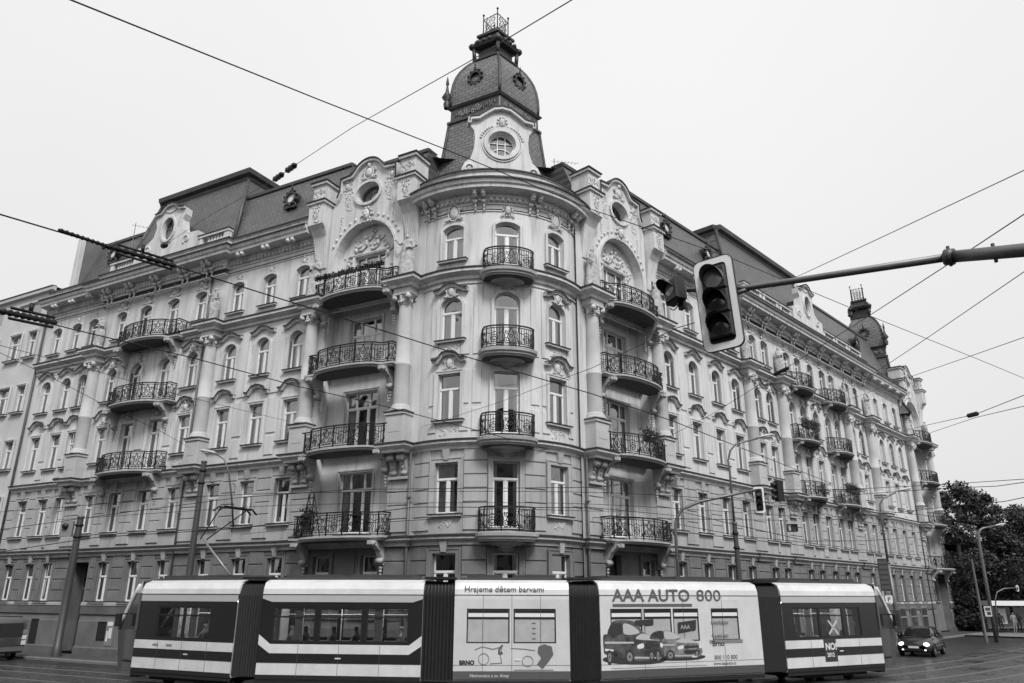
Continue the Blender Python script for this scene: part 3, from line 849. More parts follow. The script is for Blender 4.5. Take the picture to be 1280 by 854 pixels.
for a in TW:
    add('keystone', ME_key, B, frame('T', a, 4.76)); add('keystone', ME_key, B, frame('T', a, 8.5))
    if a != 10.0:
        place_hood('T', a, 'h3', 12.82, .03); place_hood('T', a, 'h4', 16.1, .03)
        orn('T', a, 12.75, 'cart', .02, .7); orn('T', a, 9.75, 'fol', -.02, .7); orn('T', a, 13.45, 'panel', -.02, .9); orn('T', a, 16.1, 'cart2', .06, .9)
        for sg in (-1, 1): orn('T', a + sg * 10.5, 15.6, 'drop', -.01, .6); orn('T', a + sg * 10.2, 12.4, 'drop', -.01, .5)
        orn('T', a, 5.75 + .15, 'panel', -.02, .7)
        orn('T', a, 20.1, 'cart', .03, .95)
    else: orn('T', a, 20.1, 'face', .03, .7); orn('T', a, 16.6, 'swag', .02, .9); orn('T', a, 12.85, 'fol', -.02, .8)
for a in (-13.5, -6.5, 26.5, 33.5, -33, 54):
    mb = MB(); mb.bbox(-.2, .2, 0, .04, 10.9, 12.4, .015); mb.bbox(-.2, .2, 0, .04, 13.1, 16.3, .015); mb.bbox(-.2, .2, 0, .04, 9.7, 10.7, .015)
    add('pilaster_strip', (mb, M_up), B, frame('T', a, 0, .003))
for a in (-38, -6.5, 26, 58): add('modillion', ME_mod, B, frame('T', a, 20.62, 0))
for s in (19.2, 21.2, 23.57, 25.9, 28.0): add('modillion', ME_mod, B, frame('L', s, 20.62, .3))
for s in (12.9, 14.7, 16.6, 29.8, 31.6, 33.4): add('modillion', ME_ball, B, frame('L', s, 20.8, .3))
for s in [22 + 2.3 * i for i in range(10)]: add('modillion', ME_mod, B, frame('R', s, 20.62, .3))
for s in (13.2, 15.2, 17.2, 19.2, 44.8, 46.8, 48.8, 50.8): add('modillion', ME_ball, B, frame('R', s, 20.8, .3))
for side in 'LR':
    for s in COLS[side]: place_column(side, s)
# side wall at the far end and dark rooms behind the windows
mb = MB(); P0, P1 = fr(59.7, 0), fr(59.7, -14); mb.add([(*P0, 0), (*P1, 0), (*P1, 22.3), (*P0, 22.3)], [(0, 1, 2, 3)])
add('end_wall', (mb, M_up), B)
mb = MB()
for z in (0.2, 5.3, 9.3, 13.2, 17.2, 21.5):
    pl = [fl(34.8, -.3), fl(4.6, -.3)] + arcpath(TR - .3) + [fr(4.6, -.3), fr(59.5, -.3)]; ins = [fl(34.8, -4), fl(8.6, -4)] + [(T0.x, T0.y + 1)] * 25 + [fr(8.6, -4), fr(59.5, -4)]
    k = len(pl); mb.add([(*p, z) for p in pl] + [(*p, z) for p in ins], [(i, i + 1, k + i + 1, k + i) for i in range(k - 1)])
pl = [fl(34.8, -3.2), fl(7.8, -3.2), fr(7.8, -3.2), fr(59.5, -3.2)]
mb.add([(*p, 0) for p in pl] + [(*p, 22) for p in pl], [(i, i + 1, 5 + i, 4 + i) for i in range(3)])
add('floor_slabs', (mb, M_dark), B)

# --- the street door -------------------------------------------------------------
M = frame('L', 26.92, .12, 0)
mb = MB(); mb.loops([[(-.83, 0), (-.83, 4.63), (.83, 4.63), (.83, 0)], [(-.7, 0.05), (-.7, 3.2), (.7, 3.2), (.7, .05)], [(-.7, 3.35), (-.7, 4.5), (.7, 4.5), (.7, 3.35)]], -.95, -.85)
do = add('street_door', (mb, M_wood), B, M)
for sg in (-1, 1): mb = MB(); mb.bbox(min(sg * .02, sg * .69), max(sg * .02, sg * .69), -.93, -.88, .06, 3.19, .02); add('door_leaf', (mb, mat('door_paint', .05, .5)), do, M)
mb = MB(); mb.box(-.7, .7, -.92, -.91, 3.36, 4.49); add('pane', (mb, M_pane), do, M)
mb = MB()
for q in ((-.86, -.83), (.83, .86)): mb.box(q[0], q[1], -1, .0, 0, 4.66)
add('door_reveal', (mb, M_low), do, M)
# cellar openings near the pavement
for s, z0, z1, w in ((29.9, .5, 1.75, .55), (24.0, .9, 1.7, .6), (31.9, 2.9, 3.0, .1)):
    if w > .2:
        mb = MB(); mb.box(-w / 2, w / 2, .052, .056, z0, z1); o = add('cellar_window', (mb, M_dark), B, frame('L', s, 0, 0))
        mb = MB(); mb.loops([[(-w / 2 - .05, z0 - .05), (-w / 2 - .05, z1 + .05), (w / 2 + .05, z1 + .05), (w / 2 + .05, z0 - .05)], [(-w / 2, z0), (-w / 2, z1), (w / 2, z1), (w / 2, z0)]], .03, .08); 
        for i in range(1, 5): mb.box(-w / 2 + w * i / 5 - .01, -w / 2 + w * i / 5 + .01, .06, .075, z0, z1)
        add('grille', (mb, M_iron), o, frame('L', s, 0, 0))
# shop fronts in the plinth zone of the far section
for s in (44.8, 47.4, 50.2):
    M = frame('R', s, .2, .0)
    mb = MB(); mb.box(-.75, .75, .052, .07, 0, 2.0); o = add('shop_window', (mb, mat('shop_glass', .05, .08, spec=.8)), B, M)
    mb = MB(); mb.loops([[(-.78, -.05), (-.78, 2.15), (.78, 2.15), (.78, -.05)], [(-.72, .05), (-.72, 1.3), (.72, 1.3), (.72, .05)], [(-.72, 1.42), (-.72, 1.98), (.72, 1.98), (.72, 1.42)]], .05, .12); add('frame', (mb, M_low), o, M)

# --- wrought iron balconies ------------------------------------------------------
def path_sampler(pts):
    P = [Vector(p) for p in pts]; L = [0]
    for i in range(1, len(P)): L.append(L[-1] + (P[i] - P[i - 1]).length)
    def at(u):
        u = max(0, min(L[-1], u))
        for i in range(1, len(P)):
            if u <= L[i] + 1e-9:
                t = (u - L[i - 1]) / max(1e-9, L[i] - L[i - 1]); return P[i - 1].lerp(P[i], t)
        return P[-1]
    return at, L[-1], L
def railing(pts, H=.98, seed=0):
    at, L, Ls = path_sampler(pts); mb = MB()
    def pl(q, r, n=3):
        out = []
        for i, (u, v) in enumerate(q): p = at(u); out.append((p.x, p.y, v))
        mb.tube(out, r, n, cap=False)
    def run(v, r):
        us = sorted(set([L * i / 40 for i in range(41)] + Ls)); pl([(u, v) for u in us], r, 4)
    run(H, .038); run(H - .1, .022); run(.07, .026); run(.16, .018)
    npan = max(3, round(L / .78)); w = L / npan
    for i in range(npan + 1): pl([(i * w, 0), (i * w, H + .03)], .03, 4)
    for i in range(npan):
        c = (i + .5) * w; a, b = i * w, (i + 1) * w
        if i % 2 == 0:                       # paired scrolls about a heart
            for sg in (-1, 1):
                pl([(c + sg * (x), z) for x, z in spiral(w * .24, H * .33, .15, 1.6, PI * .5, -1, 12, .15)], .023)
                pl([(c + sg * x, z) for x, z in spiral(w * .2, H * .68, .11, 1.4, -PI * .5, 1, 10, .15)], .022)
                pl([(c, .16), (c + sg * w * .22, H * .45), (c + sg * w * .08, H * .75), (c, H - .1)], .022)
                pl([(c + sg * w * .47, .16), (c + sg * w * .38, H * .5), (c + sg * w * .47, H - .1)], .019)
            pl([(c + .07 * math.cos(t), H * .5 + .07 * math.sin(t)) for t in [PI * k / 4 for k in range(9)]], .024)
        else:                                # rods with a ring and a low arch
            for k in range(1, 6):
                x = a + w * k / 6; pl([(x, .16), (x, H - .1)], .017)
            pl([(c + .17 * math.cos(t), .4 + .17 * math.sin(t)) for t in [PI * k / 5 for k in range(11)]], .022)
            pl([(c + .09 * math.cos(t), .4 + .09 * math.sin(t)) for t in [PI * k / 4 for k in range(9)]], .022)
            pl([(a, H * .7), (c - w * .2, H * .62), (c, H * .74), (c + w * .2, H * .62), (b, H * .7)], .02)
            for sg in (-1, 1): pl([(c + sg * x, z) for x, z in spiral(w * .36, .22, .08, 1.2, 0, 1, 8)], .02)
    return mb.mesh('railing', M_iron)
def slab(pts, m=None, th=.14, big=False):
    mb = MB(); P = [Vector(p) for p in pts]; k = len(P)
    c = Vector((0, 0))
    prof = [(-.06, -.36), (-.02, -.3), (.04, -.26), (.04, -.2), (.12, -.15), (.14, -.02), (.1, 0)] if big else [(-.05, -.2), (.0, -.16), (.02, -.1), (.1, -.08), (.1, 0)]
    sweep(mb, [tuple(p) for p in reversed(P)], prof, caps=False)
    def off(o):
        out = []
        for i, p in enumerate(P):
            d1 = (P[i] - P[max(i - 1, 0)]); d2 = P[min(i + 1, k - 1)] - P[i]
            if d1.length < 1e-6: d1 = d2
            if d2.length < 1e-6: d2 = d1
            d1 = d1.normalized(); d2 = d2.normalized(); n1 = Vector((-d1.y, d1.x)); n2 = Vector((-d2.y, d2.x)); nn = (n1 + n2) / max(.35, 1 + n1.dot(n2)); out.append(p + nn * o)
        return out
    for o, z in ((prof[0][0], prof[0][1]), (prof[-1][0], 0)): q = off(o); mb.add([(p.x, p.y, z) for p in q], [tuple(range(k))])
    return mb.mesh('slab', m or M_trim2)
# plans run from -x to +x with +y out from the wall
def bulge(hw, side, mid): return [(-hw, 0), (-hw, side), (-hw * .8, side)] + [(hw * .72 * math.sin(t), side + .1 + (mid - side - .1) * math.cos(t)) for t in [lerp(-PI / 2, PI / 2, i / 10) for i in range(11)]] + [(hw * .8, side), (hw, side), (hw, 0)]
P_bay = bulge(2.5, .62, 1.25); P_ris = bulge(2.6, .55, 1.25); P_small = bulge(1.75, .55, 1.05)
P_tow = [(-1.12, 0)] + [(1.12 * math.sin(t), .42 + .62 * math.cos(t)) for t in [lerp(-PI / 2, PI / 2, i / 12) for i in range(13)]] + [(1.12, 0)]
def bracket_mesh():
    mb = MB()
    for x in (-.12, .12): pass
    side = [(.0, 0), (.95, 0), (.95, -.16), (.8, -.2), (.62, -.22), (.5, -.34), (.38, -.38), (.3, -.55), (.2, -.7), (.16, -.95), (0, -1.0)]
    vs = [(-.13, p[0], p[1]) for p in side] + [(.13, p[0], p[1]) for p in side]; n = len(side)
    mb.add(vs, [tuple(range(n)), tuple(n + i for i in range(n))] + [(i, (i + 1) % n, n + (i + 1) % n, n + i) for i in range(n)])
    mb.tube([(-.15, .82, -.12), (.15, .82, -.12)], .1, 8); mb.tube([(-.15, .2, -.8), (.15, .2, -.8)], .12, 8)
    for i in range(4): mb.ball((0, .1, -1.08 - .14 * i), .08 - .012 * i)
    return mb.mesh('bracket', M_trim2)
ME_br = bracket_mesh()
KIND = {'bay': (P_bay, 2.15, False), 'ris': (P_ris, 2.2, False), 'small': (P_small, 1.35, False), 'tow': (P_tow, 0, True)}
M_soff = mat('soffit_shade_paint', .07, .9, vary=.3, scale=2)  # shade under the balconies painted in as a near-black sheet
def soffit_shade(pts, z):
    mb = MB(); c = Vector((0, .1)); q = [c + (Vector(p) - c) * 1.0 for p in pts]; mb.add([(p.x, max(p.y, .01), z) for p in q], [tuple(range(len(q)))]); return mb.mesh('soffit_shade', M_soff)
BM = {k: (railing(v[0]), slab([(p[0] * 1.02, p[1]) for p in v[0]], big=v[2]), soffit_shade(v[0], -.368 if v[2] else -.207)) for k, v in KIND.items()}
mb = MB(); mb.lathe([(.95, -.34), (.75, -.42), (.5, -.5), (.35, -.62), (.2, -.75), (.05, -.85)], 20, a0=0, a1=PI)
for i in range(16): a = PI * (i + .5) / 16; mb.ball((.6 * math.cos(a), .6 * math.sin(a) * .7, -.5), .07)
for i in range(5): mb.ball((.12 * (i - 2), .12, -.75 - .06 * (2 - abs(i - 2))), .08)
ME_corbel = mb.mesh('corbel', M_trim2)
def balcony(side, s, z, kind, off=0.0):
    M = frame(side, s, z, off); ra, sl, so = BM[kind]
    o = add('balcony', sl, B, M); add('railing', ra, o, M); add('soffit_shade', so, o, M)
    bx = KIND[kind][1]
    if bx:
        for sg in (-1, 1): add('bracket', ME_br, o, frame(side, s, z - .2, off) @ Matrix.Translation((sg * bx, 0, 0)) @ Matrix.Scale(.75 if kind == 'small' else 1, 4))
    else: add('corbel', ME_corbel, o, M @ Matrix.Translation((0, 0, -.12)) @ Matrix.Diagonal((.92, .8, .66, 1)))
    return o
LV = (5.47, 9.3, 13.1, 16.82)
for z in (9.35, 13.15, 16.85): balcony('L', 23.57, z, 'ris'); [balcony('R', c, z, 'small') for c, hw in BALC['R']]
for z in LV: balcony('T', 10, z, 'tow', -.02)

# --- figures ---------------------------------------------------------------------
def figure(pose, m, h=1.75, robe=True, sub=2):
    """skinned standing figure facing +y; pose picks the arms"""
    k = h / 1.75
    V = [(0, 0, .98), (0, 0, 1.15), (0, -.01, 1.36), (0, 0, 1.5), (0, .02, 1.58), (0, .02, 1.68),
         (.1, 0, .93), (.12, .03, .5), (.13, 0, .08), (.13, .14, .03),
         (-.1, 0, .93), (-.11, -.02, .5), (-.12, -.06, .08), (-.12, .08, .03),
         (.19, 0, 1.42), (-.19, 0, 1.42)]
    arms = {0: [(.3, .02, 1.2), (.22, .18, 1.08), (-.27, -.02, 1.15), (-.25, .08, .9)],
            1: [(.3, .05, 1.35), (.42, .12, 1.55), (-.28, 0, 1.15), (-.12, .2, 1.12)],
            2: [(.26, .06, 1.16), (.08, .2, 1.22), (-.26, .06, 1.16), (-.06, .22, 1.28)],
            3: [(.26, 0, 1.15), (.27, .04, .88), (-.26, 0, 1.15), (-.27, .04, .88)]}[pose]
    V += arms
    V += [(arms[1][0], arms[1][1] + .04, arms[1][2] - .07), (arms[3][0], arms[3][1] + .04, arms[3][2] - .07)]
    Ed = [(0, 1), (1, 2), (2, 3), (3, 4), (4, 5), (0, 6), (6, 7), (7, 8), (8, 9), (0, 10), (10, 11), (11, 12), (12, 13), (2, 14), (14, 16), (16, 17), (17, 20), (2, 15), (15, 18), (18, 19), (19, 21)]
    Rr = [(.16, .11), (.13, .1), (.17, .11), .055, (.08, .09), (.07, .085), .09, .065, .045, .035, .09, .065, .045, .035, .07, .07, .05, .04, .05, .04, .03, .03]
    V = [(x * k, y * k, z * k) for x, y, z in V]; Rr = [tuple(q * k for q in r) if isinstance(r, tuple) else r * k for r in Rr]
    me = skin_mesh(V, Ed, Rr, m, sub)
    if robe:
        bm = bmesh.new(); bm.from_mesh(me); n = 20; rows = []
        for z, r in ((1.3, .2), (1.05, .2), (.8, .25), (.45, .29), (.05, .34)):
            ring = []
            for j in range(n):
                a = 2 * PI * j / n; q = r * (1 + .13 * math.sin(a * 5 + z * 3) * (1.35 - z)); ring.append(bm.verts.new((q * math.cos(a) * k * 1.05, q * .8 * math.sin(a) * k, z * k)))
            rows.append(ring)
        for i in range(len(rows) - 1):
            for j in range(n): bm.faces.new((rows[i][j], rows[i][(j + 1) % n], rows[i + 1][(j + 1) % n], rows[i + 1][j])).smooth = True
        bm.to_mesh(me); bm.free()
    return me
ST = [figure(p, M_stat, 2.4) for p in (1, 2, 0)]
def herm(pose):
    me = figure(pose, M_stat, 2.2, False)
    bm = bmesh.new(); bm.from_mesh(me); n = 14; rows = []
    for z, r in ((1.28, .3), (1.05, .34), (.8, .33), (.4, .27), (.1, .3), (.0, .36)):
        ring = [bm.verts.new((r * (1 + .12 * math.sin(6 * PI * j / n + z * 4)) * math.cos(2 * PI * j / n), r * .8 * math.sin(2 * PI * j / n), z)) for j in range(n)]; rows.append(ring)
    for i in range(len(rows) - 1):
        for j in range(n): bm.faces.new((rows[i][j], rows[i][(j + 1) % n], rows[i + 1][(j + 1) % n], rows[i + 1][j])).smooth = True
    bm.to_mesh(me); bm.free(); return me
ATL = [herm(1), herm(2)]
for side, s, i in (('L', 5.45, 0), ('L', 11.15, 1), ('R', 5.45, 2), ('R', 11.15, 0), ('R', 53.3, 1), ('R', 59.0, 2)):
    add('statue', ST[i], B, frame(side, s, Z4 + .02, .34))
for j_, (side, s) in enumerate((('L', 18.5), ('L', 28.5), ('R', 21.5), ('R', 26.3), ('R', 38.1), ('R', 42.9))): add('statue', ATL[j_ % 2], B, frame(side, s, Z4 + .02, .3))

# --- the tall niche bays --------------------------------------------------------
def arc(cx, cz, r, a0, a1, n, rz=None): rz = rz or r; return [(cx + r * math.sin(lerp(a0, a1, i / n)), cz + rz * math.cos(lerp(a0, a1, i / n))) for i in range(n + 1)]
outl = [(-2.35, 16.8), (-2.35, 22.2), (-2.2, 22.45), (-1.95, 22.65), (-1.8, 23.0), (-1.78, 23.72), (-1.05, 23.8)] + arc(0, 23.55, 1.0, -1.1, 1.1, 10, .95) + [(1.05, 23.8), (1.78, 23.72), (1.8, 23.0), (1.95, 22.65), (2.2, 22.45), (2.35, 22.2), (2.35, 16.8)]
niche = [(-1.87, 16.81)] + arc(0, 19.1, 1.87, -PI / 2, PI / 2, 18) + [(1.87, 16.81)]
oval = arc(0, 22.62, .72, 0, 2 * PI, 20, .55)[:-1]
mb = MB(); mb.loops([outl, niche, oval], -.5, .12); ME_gab = mb.mesh('gable_wall', M_up)
mb = MB(); mb.band(outl[3:-3], .14, -.05, .3); mb.band([(p[0], p[1]) for p in arc(0, 22.62, .82, 0, 2 * PI, 22, .65)[:-1]], .14, .1, .24, closed=True)
mb.band([(-1.95, 17.5)] + arc(0, 19.1, 1.95, -PI / 2, PI / 2, 18) + [(1.95, 17.5)], .12, .1, .2)
for i in range(15):
    a = lerp(-1.15, 1.15, i / 14); mb.ball((2.25 * math.sin(a), .14, 19.1 + 2.25 * math.cos(a)), .08, .07, .1, 6, 4)
ME_gabtrim = mb.mesh('gable_moulding', M_trim)
mb = MB(); mb.band([(p[0], p[1] + .09) for p in outl[3:-3]], .05, -.06, .36); ME_gabfl = mb.mesh('flashing', M_flash)
mb = MB(); mb.loops([[(-1.9, 16.75), (-1.9, 21.05), (1.9, 21.05), (1.9, 16.75)], [(-.98, 17.42), (-.98, 19.37), (.98, 19.37), (.98, 17.42)]], -.6, -.34); ME_tymp = mb.mesh('niche_wall', M_up)
mb = MB()
rd = random.Random(12)
for (x, z, s_) in ((.25, 20.0, 1), (-.5, 19.9, .9), (.9, 19.7, .8), (-1.15, 19.2, .8), (-.1, 20.4, .7), (1.3, 19.0, .7), (-1.45, 18.3, .7), (1.45, 18.2, .7)):
    mb.ball((x, -.3, z), .13 * s_, .12, .2 * s_, 7, 5); mb.ball((x + .03, -.26, z + .3 * s_), .09 * s_, .1, .1 * s_, 7, 5)
    mb.tube([(x, -.3, z - .1), (x + .25 * s_, -.28, z - .35 * s_), (x + .5 * s_, -.3, z - .3 * s_)], .06 * s_, 5); mb.tube([(x, -.3, z + .1), (x - .25 * s_, -.28, z + .2 * s_), (x - .4 * s_, -.3, z + .38 * s_)], .05 * s_, 5)
for i in range(26):
    a = rd.uniform(-1.4, 1.4); r = rd.uniform(.8, 1.7); mb.ball((r * math.sin(a), -.33, 19.1 + r * math.cos(a)), rd.uniform(.05, .13), .06, rd.uniform(.05, .12), 6, 4)
ME_rel = mb.mesh('relief', M_orn)
# corbelled pillars at both ends of the gable
mb = MB()
N = 7; prof = [(.03, 19.0), (.1, 19.6), (.2, 20.2), (.3, 20.7), (.5, 21.05), (.72, 21.25)]
for i, (y, z) in enumerate(prof[:-1]):
    y2, z2 = prof[i + 1]; w1 = lerp(.34, .5, (z - 19.0) / 2.25); w2 = lerp(.34, .5, (z2 - 19.0) / 2.25)
    for j in range(N):
        a, b = lerp(-w1, w1, j / N), lerp(-w1, w1, (j + 1) / N); c, d = lerp(-w2, w2, j / N), lerp(-w2, w2, (j + 1) / N); e = .035
        mb.add([(a, y, z), ((a + b) / 2, y + e, z), (b, y, z), (c, y2, z2), ((c + d) / 2, y2 + e, z2), (d, y2, z2)], [(0, 1, 4, 3), (1, 2, 5, 4)])
    mb.add([(-w1, 0, z), (-w1, y, z), (-w2, y2, z2), (-w2, 0, z2), (w1, 0, z), (w1, y, z), (w2, y2, z2), (w2, 0, z2)], [(0, 1, 2, 3), (4, 5, 6, 7)])
ME_pcor = mb.mesh('corbel', M_trim)
mb = MB(); mb.box(-.5, .5, -.5, .74, 21.25, 22.42); mb.box(-.6, .6, -.5, .84, 22.42, 22.54); mb.box(-.42, .42, -.5, .6, 22.54, 23.6); mb.box(-.52, .52, -.5, .72, 23.6, 23.74)
ME_pil = mb.mesh('pillar', M_trim)
mb = MB(); mb.box(-.64, .64, -.5, .89, 22.54, 22.6); mb.box(-.57, .57, -.55, .78, 23.74, 23.8); ME_pilf = mb.mesh('flashing', M_flash)
mb = MB(); mb.add([(p[0], -.3, p[1]) for p in oval], [tuple(range(len(oval)))]); ME_ovp = mb.mesh('pane', M_pane)
mb = MB()
for x in (-.22, .22): mb.box(x - .02, x + .02, -.3, -.24, 22.1, 23.15)
mb.band(arc(0, 22.62, .7, 0, 2 * PI, 20, .53)[:-1], .06, -.3, -.22, closed=True)
ME_ovf = mb.mesh('oculus_window', M_wood)
def niche_bay(side, c):
    f = F(side); s0, s1 = c - 2.2, c + 2.2
    cw = c + (.15 if side == 'L' else .15) - .02
    # recessed wall, side reveals, ground storey
    ops = []
    for z, key in ((5.7, 'bay'), (9.55, 'bay'), (13.25, 'bay')): ops.append(opening(key, cw, z)); place_window(side, cw, key, z, -.62, sill=False, curtain='narrow' if z < 10 else 'half')
    mb = MB(); wall(mb, f, s0, s1, 5.4, 16.8, ops, off=-.62); add('recessed_wall', (mb, M_up if True else M_mid), B)
    mb = MB()
    for s in (s0, s1): mb.add([f(s, 0, 5.4), f(s, -.62, 5.4), f(s, -.62, 17.0), f(s, 0, 17.0)], [(0, 1, 2, 3)])
    add('bay_reveal', (mb, M_up), B)
    gops = [opening('gf', c - 1.35, None, WSX[side]), opening('gf', c + 1.35, None, WSX[side])]
    if side == 'R' and c < 20: gops = [(c - 2.0, c - .75, .12, 4.85), opening('gf', c + 1.4, None, 1.1)]
    if side == 'R' and c > 20: gops = [opening('gf', c + .9, None, 1.1), opening('gf', c - .9, None, 1.1)]
    o_ = -.12 if c < 20 else -.6
    mb = MB(); wall(mb, f, s0, s1, 0, 5.45, gops, off=o_)
    for s in (s0, s1): mb.add([f(s, 0, 0), f(s, o_, 0), f(s, o_, 5.45), f(s, 0, 5.45)], [(0, 1, 2, 3)])
    add('ground_storey_wall', (mb, M_low), B)
    for q in gops:
        if q[2] > 1: place_window(side, (q[0] + q[1]) / 2, 'gf', None, o_)
        else:
            mb = MB(); M = frame(side, (q[0] + q[1]) / 2, .12, o_); w = (q[1] - q[0]) / 2; mb.box(-w, w, -.4, -.36, 0, 4.73); add('street_door', (mb, mat('door_paint', .05, .5)), B, M)
    mb = MB(); mb.bbox(-.55, .55, 0, .05, 2.75, 4.9, .02); add('wall_panel', (mb, M_low), B, frame(side, c, 0, o_ + .003)) if not (side == 'R' and c < 20) else None
    for z in LV: balcony(side, c + .02, z, 'bay', .0)
    M = frame(side, c - .05, 0, 0)
    g = add('gable_wall', ME_gab, B, M); add('gable_moulding', ME_gabtrim, g, M); add('flashing', ME_gabfl, g, M)
    add('niche_wall', ME_tymp, g, M); add('relief', ME_rel, g, M, kind='stuff')
    w_ = add('oculus_window', ME_ovf, B, M); add('pane', ME_ovp, w_, M)
    place_window(side, c - .05, 'baytop', 17.42, -.36, sill=False, curtain='full')
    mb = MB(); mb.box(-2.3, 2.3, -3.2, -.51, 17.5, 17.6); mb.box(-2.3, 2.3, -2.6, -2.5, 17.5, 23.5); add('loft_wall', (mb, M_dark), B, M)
    orn(side, c - .05, 21.35, 'face', .14, .95); orn(side, c - .05, 23.75, 'cart2', .16, 1.2)
    for sg in (-1, 1):
        orn(side, c - .05 + sg * 1.3, 22.5, 'fol2', .1, .95); orn(side, c - .05 + sg * 1.45, 23.35, 'cart2', .1, .8); orn(side, c - .05 + sg * 1.65, 21.6, 'drop', .1, .9); orn(side, c - .05 + sg * .75, 23.75, 'fol', .1, .5)
        orn(side, c + sg * 1.98, 16.1, 'drop', .03, .9); orn(side, c + sg * 1.98, 12.2, 'drop', .03, .9)
    for s in (c - 2.85, c + 2.85):
        M = frame(side, s, 0, 0); add('corbel', ME_pcor, B, M); p = add('pillar', ME_pil, B, M); add('flashing', ME_pilf, p, M)
        orn(side, s, 21.85, 'fol2', .74, .8); orn(side, s, 23.1, 'fol', .6, .65)
niche_bay('L', 8.3); niche_bay('R', 8.3); niche_bay('R', 56.15)

# --- roofs -----------------------------------------------------------------------
def mansard(side, s0, s1, zt, m, ot=-1.6, ob=-.25, zb=22.05):
    f = F(side)
    mb = MB(); n = 6
    for i in range(n):
        a, b = lerp(s0, s1, i / n), lerp(s0, s1, (i + 1) / n)
        mb.add([f(a, ob, zb), f(b, ob, zb), f(b, ot, zt), f(a, ot, zt)], [(0, 1, 2, 3)])
    for a in (s0, s1): mb.add([f(a, ob, zb), f(a, ot, zt), f(a, -9, zt), f(a, -9, zb)], [(0, 1, 2, 3)])
    o = add('roof_slope', (mb, m), B)
    mb = MB(); pth = [f(s1, 0, 0)[:2], f(s0, 0, 0)[:2]] if side == 'L' else [f(s0, 0, 0)[:2], f(s1, 0, 0)[:2]]
    sweep(mb, pth, [(ot - .06, zt - .16), (ot + .14, zt - .14), (ot + .16, zt + .04), (ot, zt + .1), (ot - .8, zt + .14)]); add('roof_edge', (mb, M_lead), o)
    return o
mansard('L', 11.0, 19.6, 26.05, M_slateL); mansard('L', 5.8, 11.0, 25.4, M_slateL)
mansard('L', 26.6, 33.0, 25.9, M_slateL)
mansard('R', 11.0, 22.6, 26.05, M_slateR); mansard('R', 5.6, 11.0, 25.2, M_slateR)
mansard('R', 34.8, 52.5, 26.9, M_slateR, ot=-1.9)
def pavilion(side, s0, s1, zt, m):
    f = F(side)
    mb = MB(); a = [f(s0, -.3, 22.1), f(s1, -.3, 22.1), f(s1, -9, 22.1), f(s0, -9, 22.1)]; i_ = 1.1
    b = [f(s0 + i_, -1.75, zt), f(s1 - i_, -1.75, zt), f(s1 - i_, -8, zt), f(s0 + i_, -8, zt)]
    mb.add(a + b, [(0, 1, 5, 4), (1, 2, 6, 5), (2, 3, 7, 6), (3, 0, 4, 7)])
    o = add('roof_pavilion', (mb, m), B)
    mb = MB()
    for k in (0, 1): mb.tube([a[k], b[k]], .11, 6)
    add('hip_moulding', (mb, M_lead), o)
    c = [f(s1 - i_ + .0, -1.75, 0)[:2], f(s0 + i_, -1.75, 0)[:2]]
    if side == 'R': c = c[::-1]
    bk = [f(s0 + i_, -8, 0)[:2], f(s1 - i_, -8, 0)[:2]]
    if side == 'R': bk = bk[::-1]
    ring = c + bk + [c[0]]
    mb = MB(); sweep(mb, ring, [(-.1, zt - .25), (.08, zt - .2), (.1, zt - .05), (.35, zt + .05), (.42, zt + .32), (.3, zt + .38), (-1.5, zt + .5)]); add('roof_cornice', (mb, M_lead), o)
    mb = MB(); q = [Vector(p) for p in c + bk]; mb.add([(p.x, p.y, zt + .45) for p in q], [(0, 1, 2, 3)]); add('roof_flat', (mb, M_lead), o)
pavilion('L', 18.4, 28.6, 27.75, M_slateL)
pavilion('R', 21.9, 36.4, 27.75, M_slateR)
mb = MB(); k_ = [fl(33, -1.5), fl(6, -1.7), fr(6, -1.7), fr(52.5, -1.8), fr(52.5, -14), fr(16, -14), fl(16, -14), fl(33, -14)]
mb.add([(p[0], p[1], 25.1) for p in k_[:4]] + [(p[0], p[1], 25.1) for p in k_[4:]], [tuple(range(8))]); add('roof_flat', (mb, M_lead), B)
# gable firewall at the left end
f = F('L'); mb = MB()
p_ = [f(33.0, -.1, 22.0), f(33.0, -.1, 26.0), f(33.0, -5, 26.0), f(33.0, -5, 22.0)]; q_ = [f(33.4, -.1, 22.0), f(33.4, -.1, 26.0), f(33.4, -5, 26.0), f(33.4, -5, 22.0)]
mb.add(p_ + q_, [(0, 1, 2, 3), (4, 5, 6, 7), (1, 2, 6, 5)]); o = add('firewall', (mb, mat('firewall_render', .16, .8, vary=.2)), B)
mb = MB(); mb.add([f(32.97, -.04, 22.0), f(33.43, -.04, 22.0), f(33.43, -.04, 26.05), f(32.97, -.04, 26.05), f(32.97, -.3, 22.0), f(33.43, -.3, 22.0), f(33.43, -.3, 26.05), f(32.97, -.3, 26.05)], [(0, 1, 2, 3), (0, 4, 7, 3), (1, 5, 6, 2), (3, 2, 6, 7)]); add('firewall_edge', (mb, M_up), o)

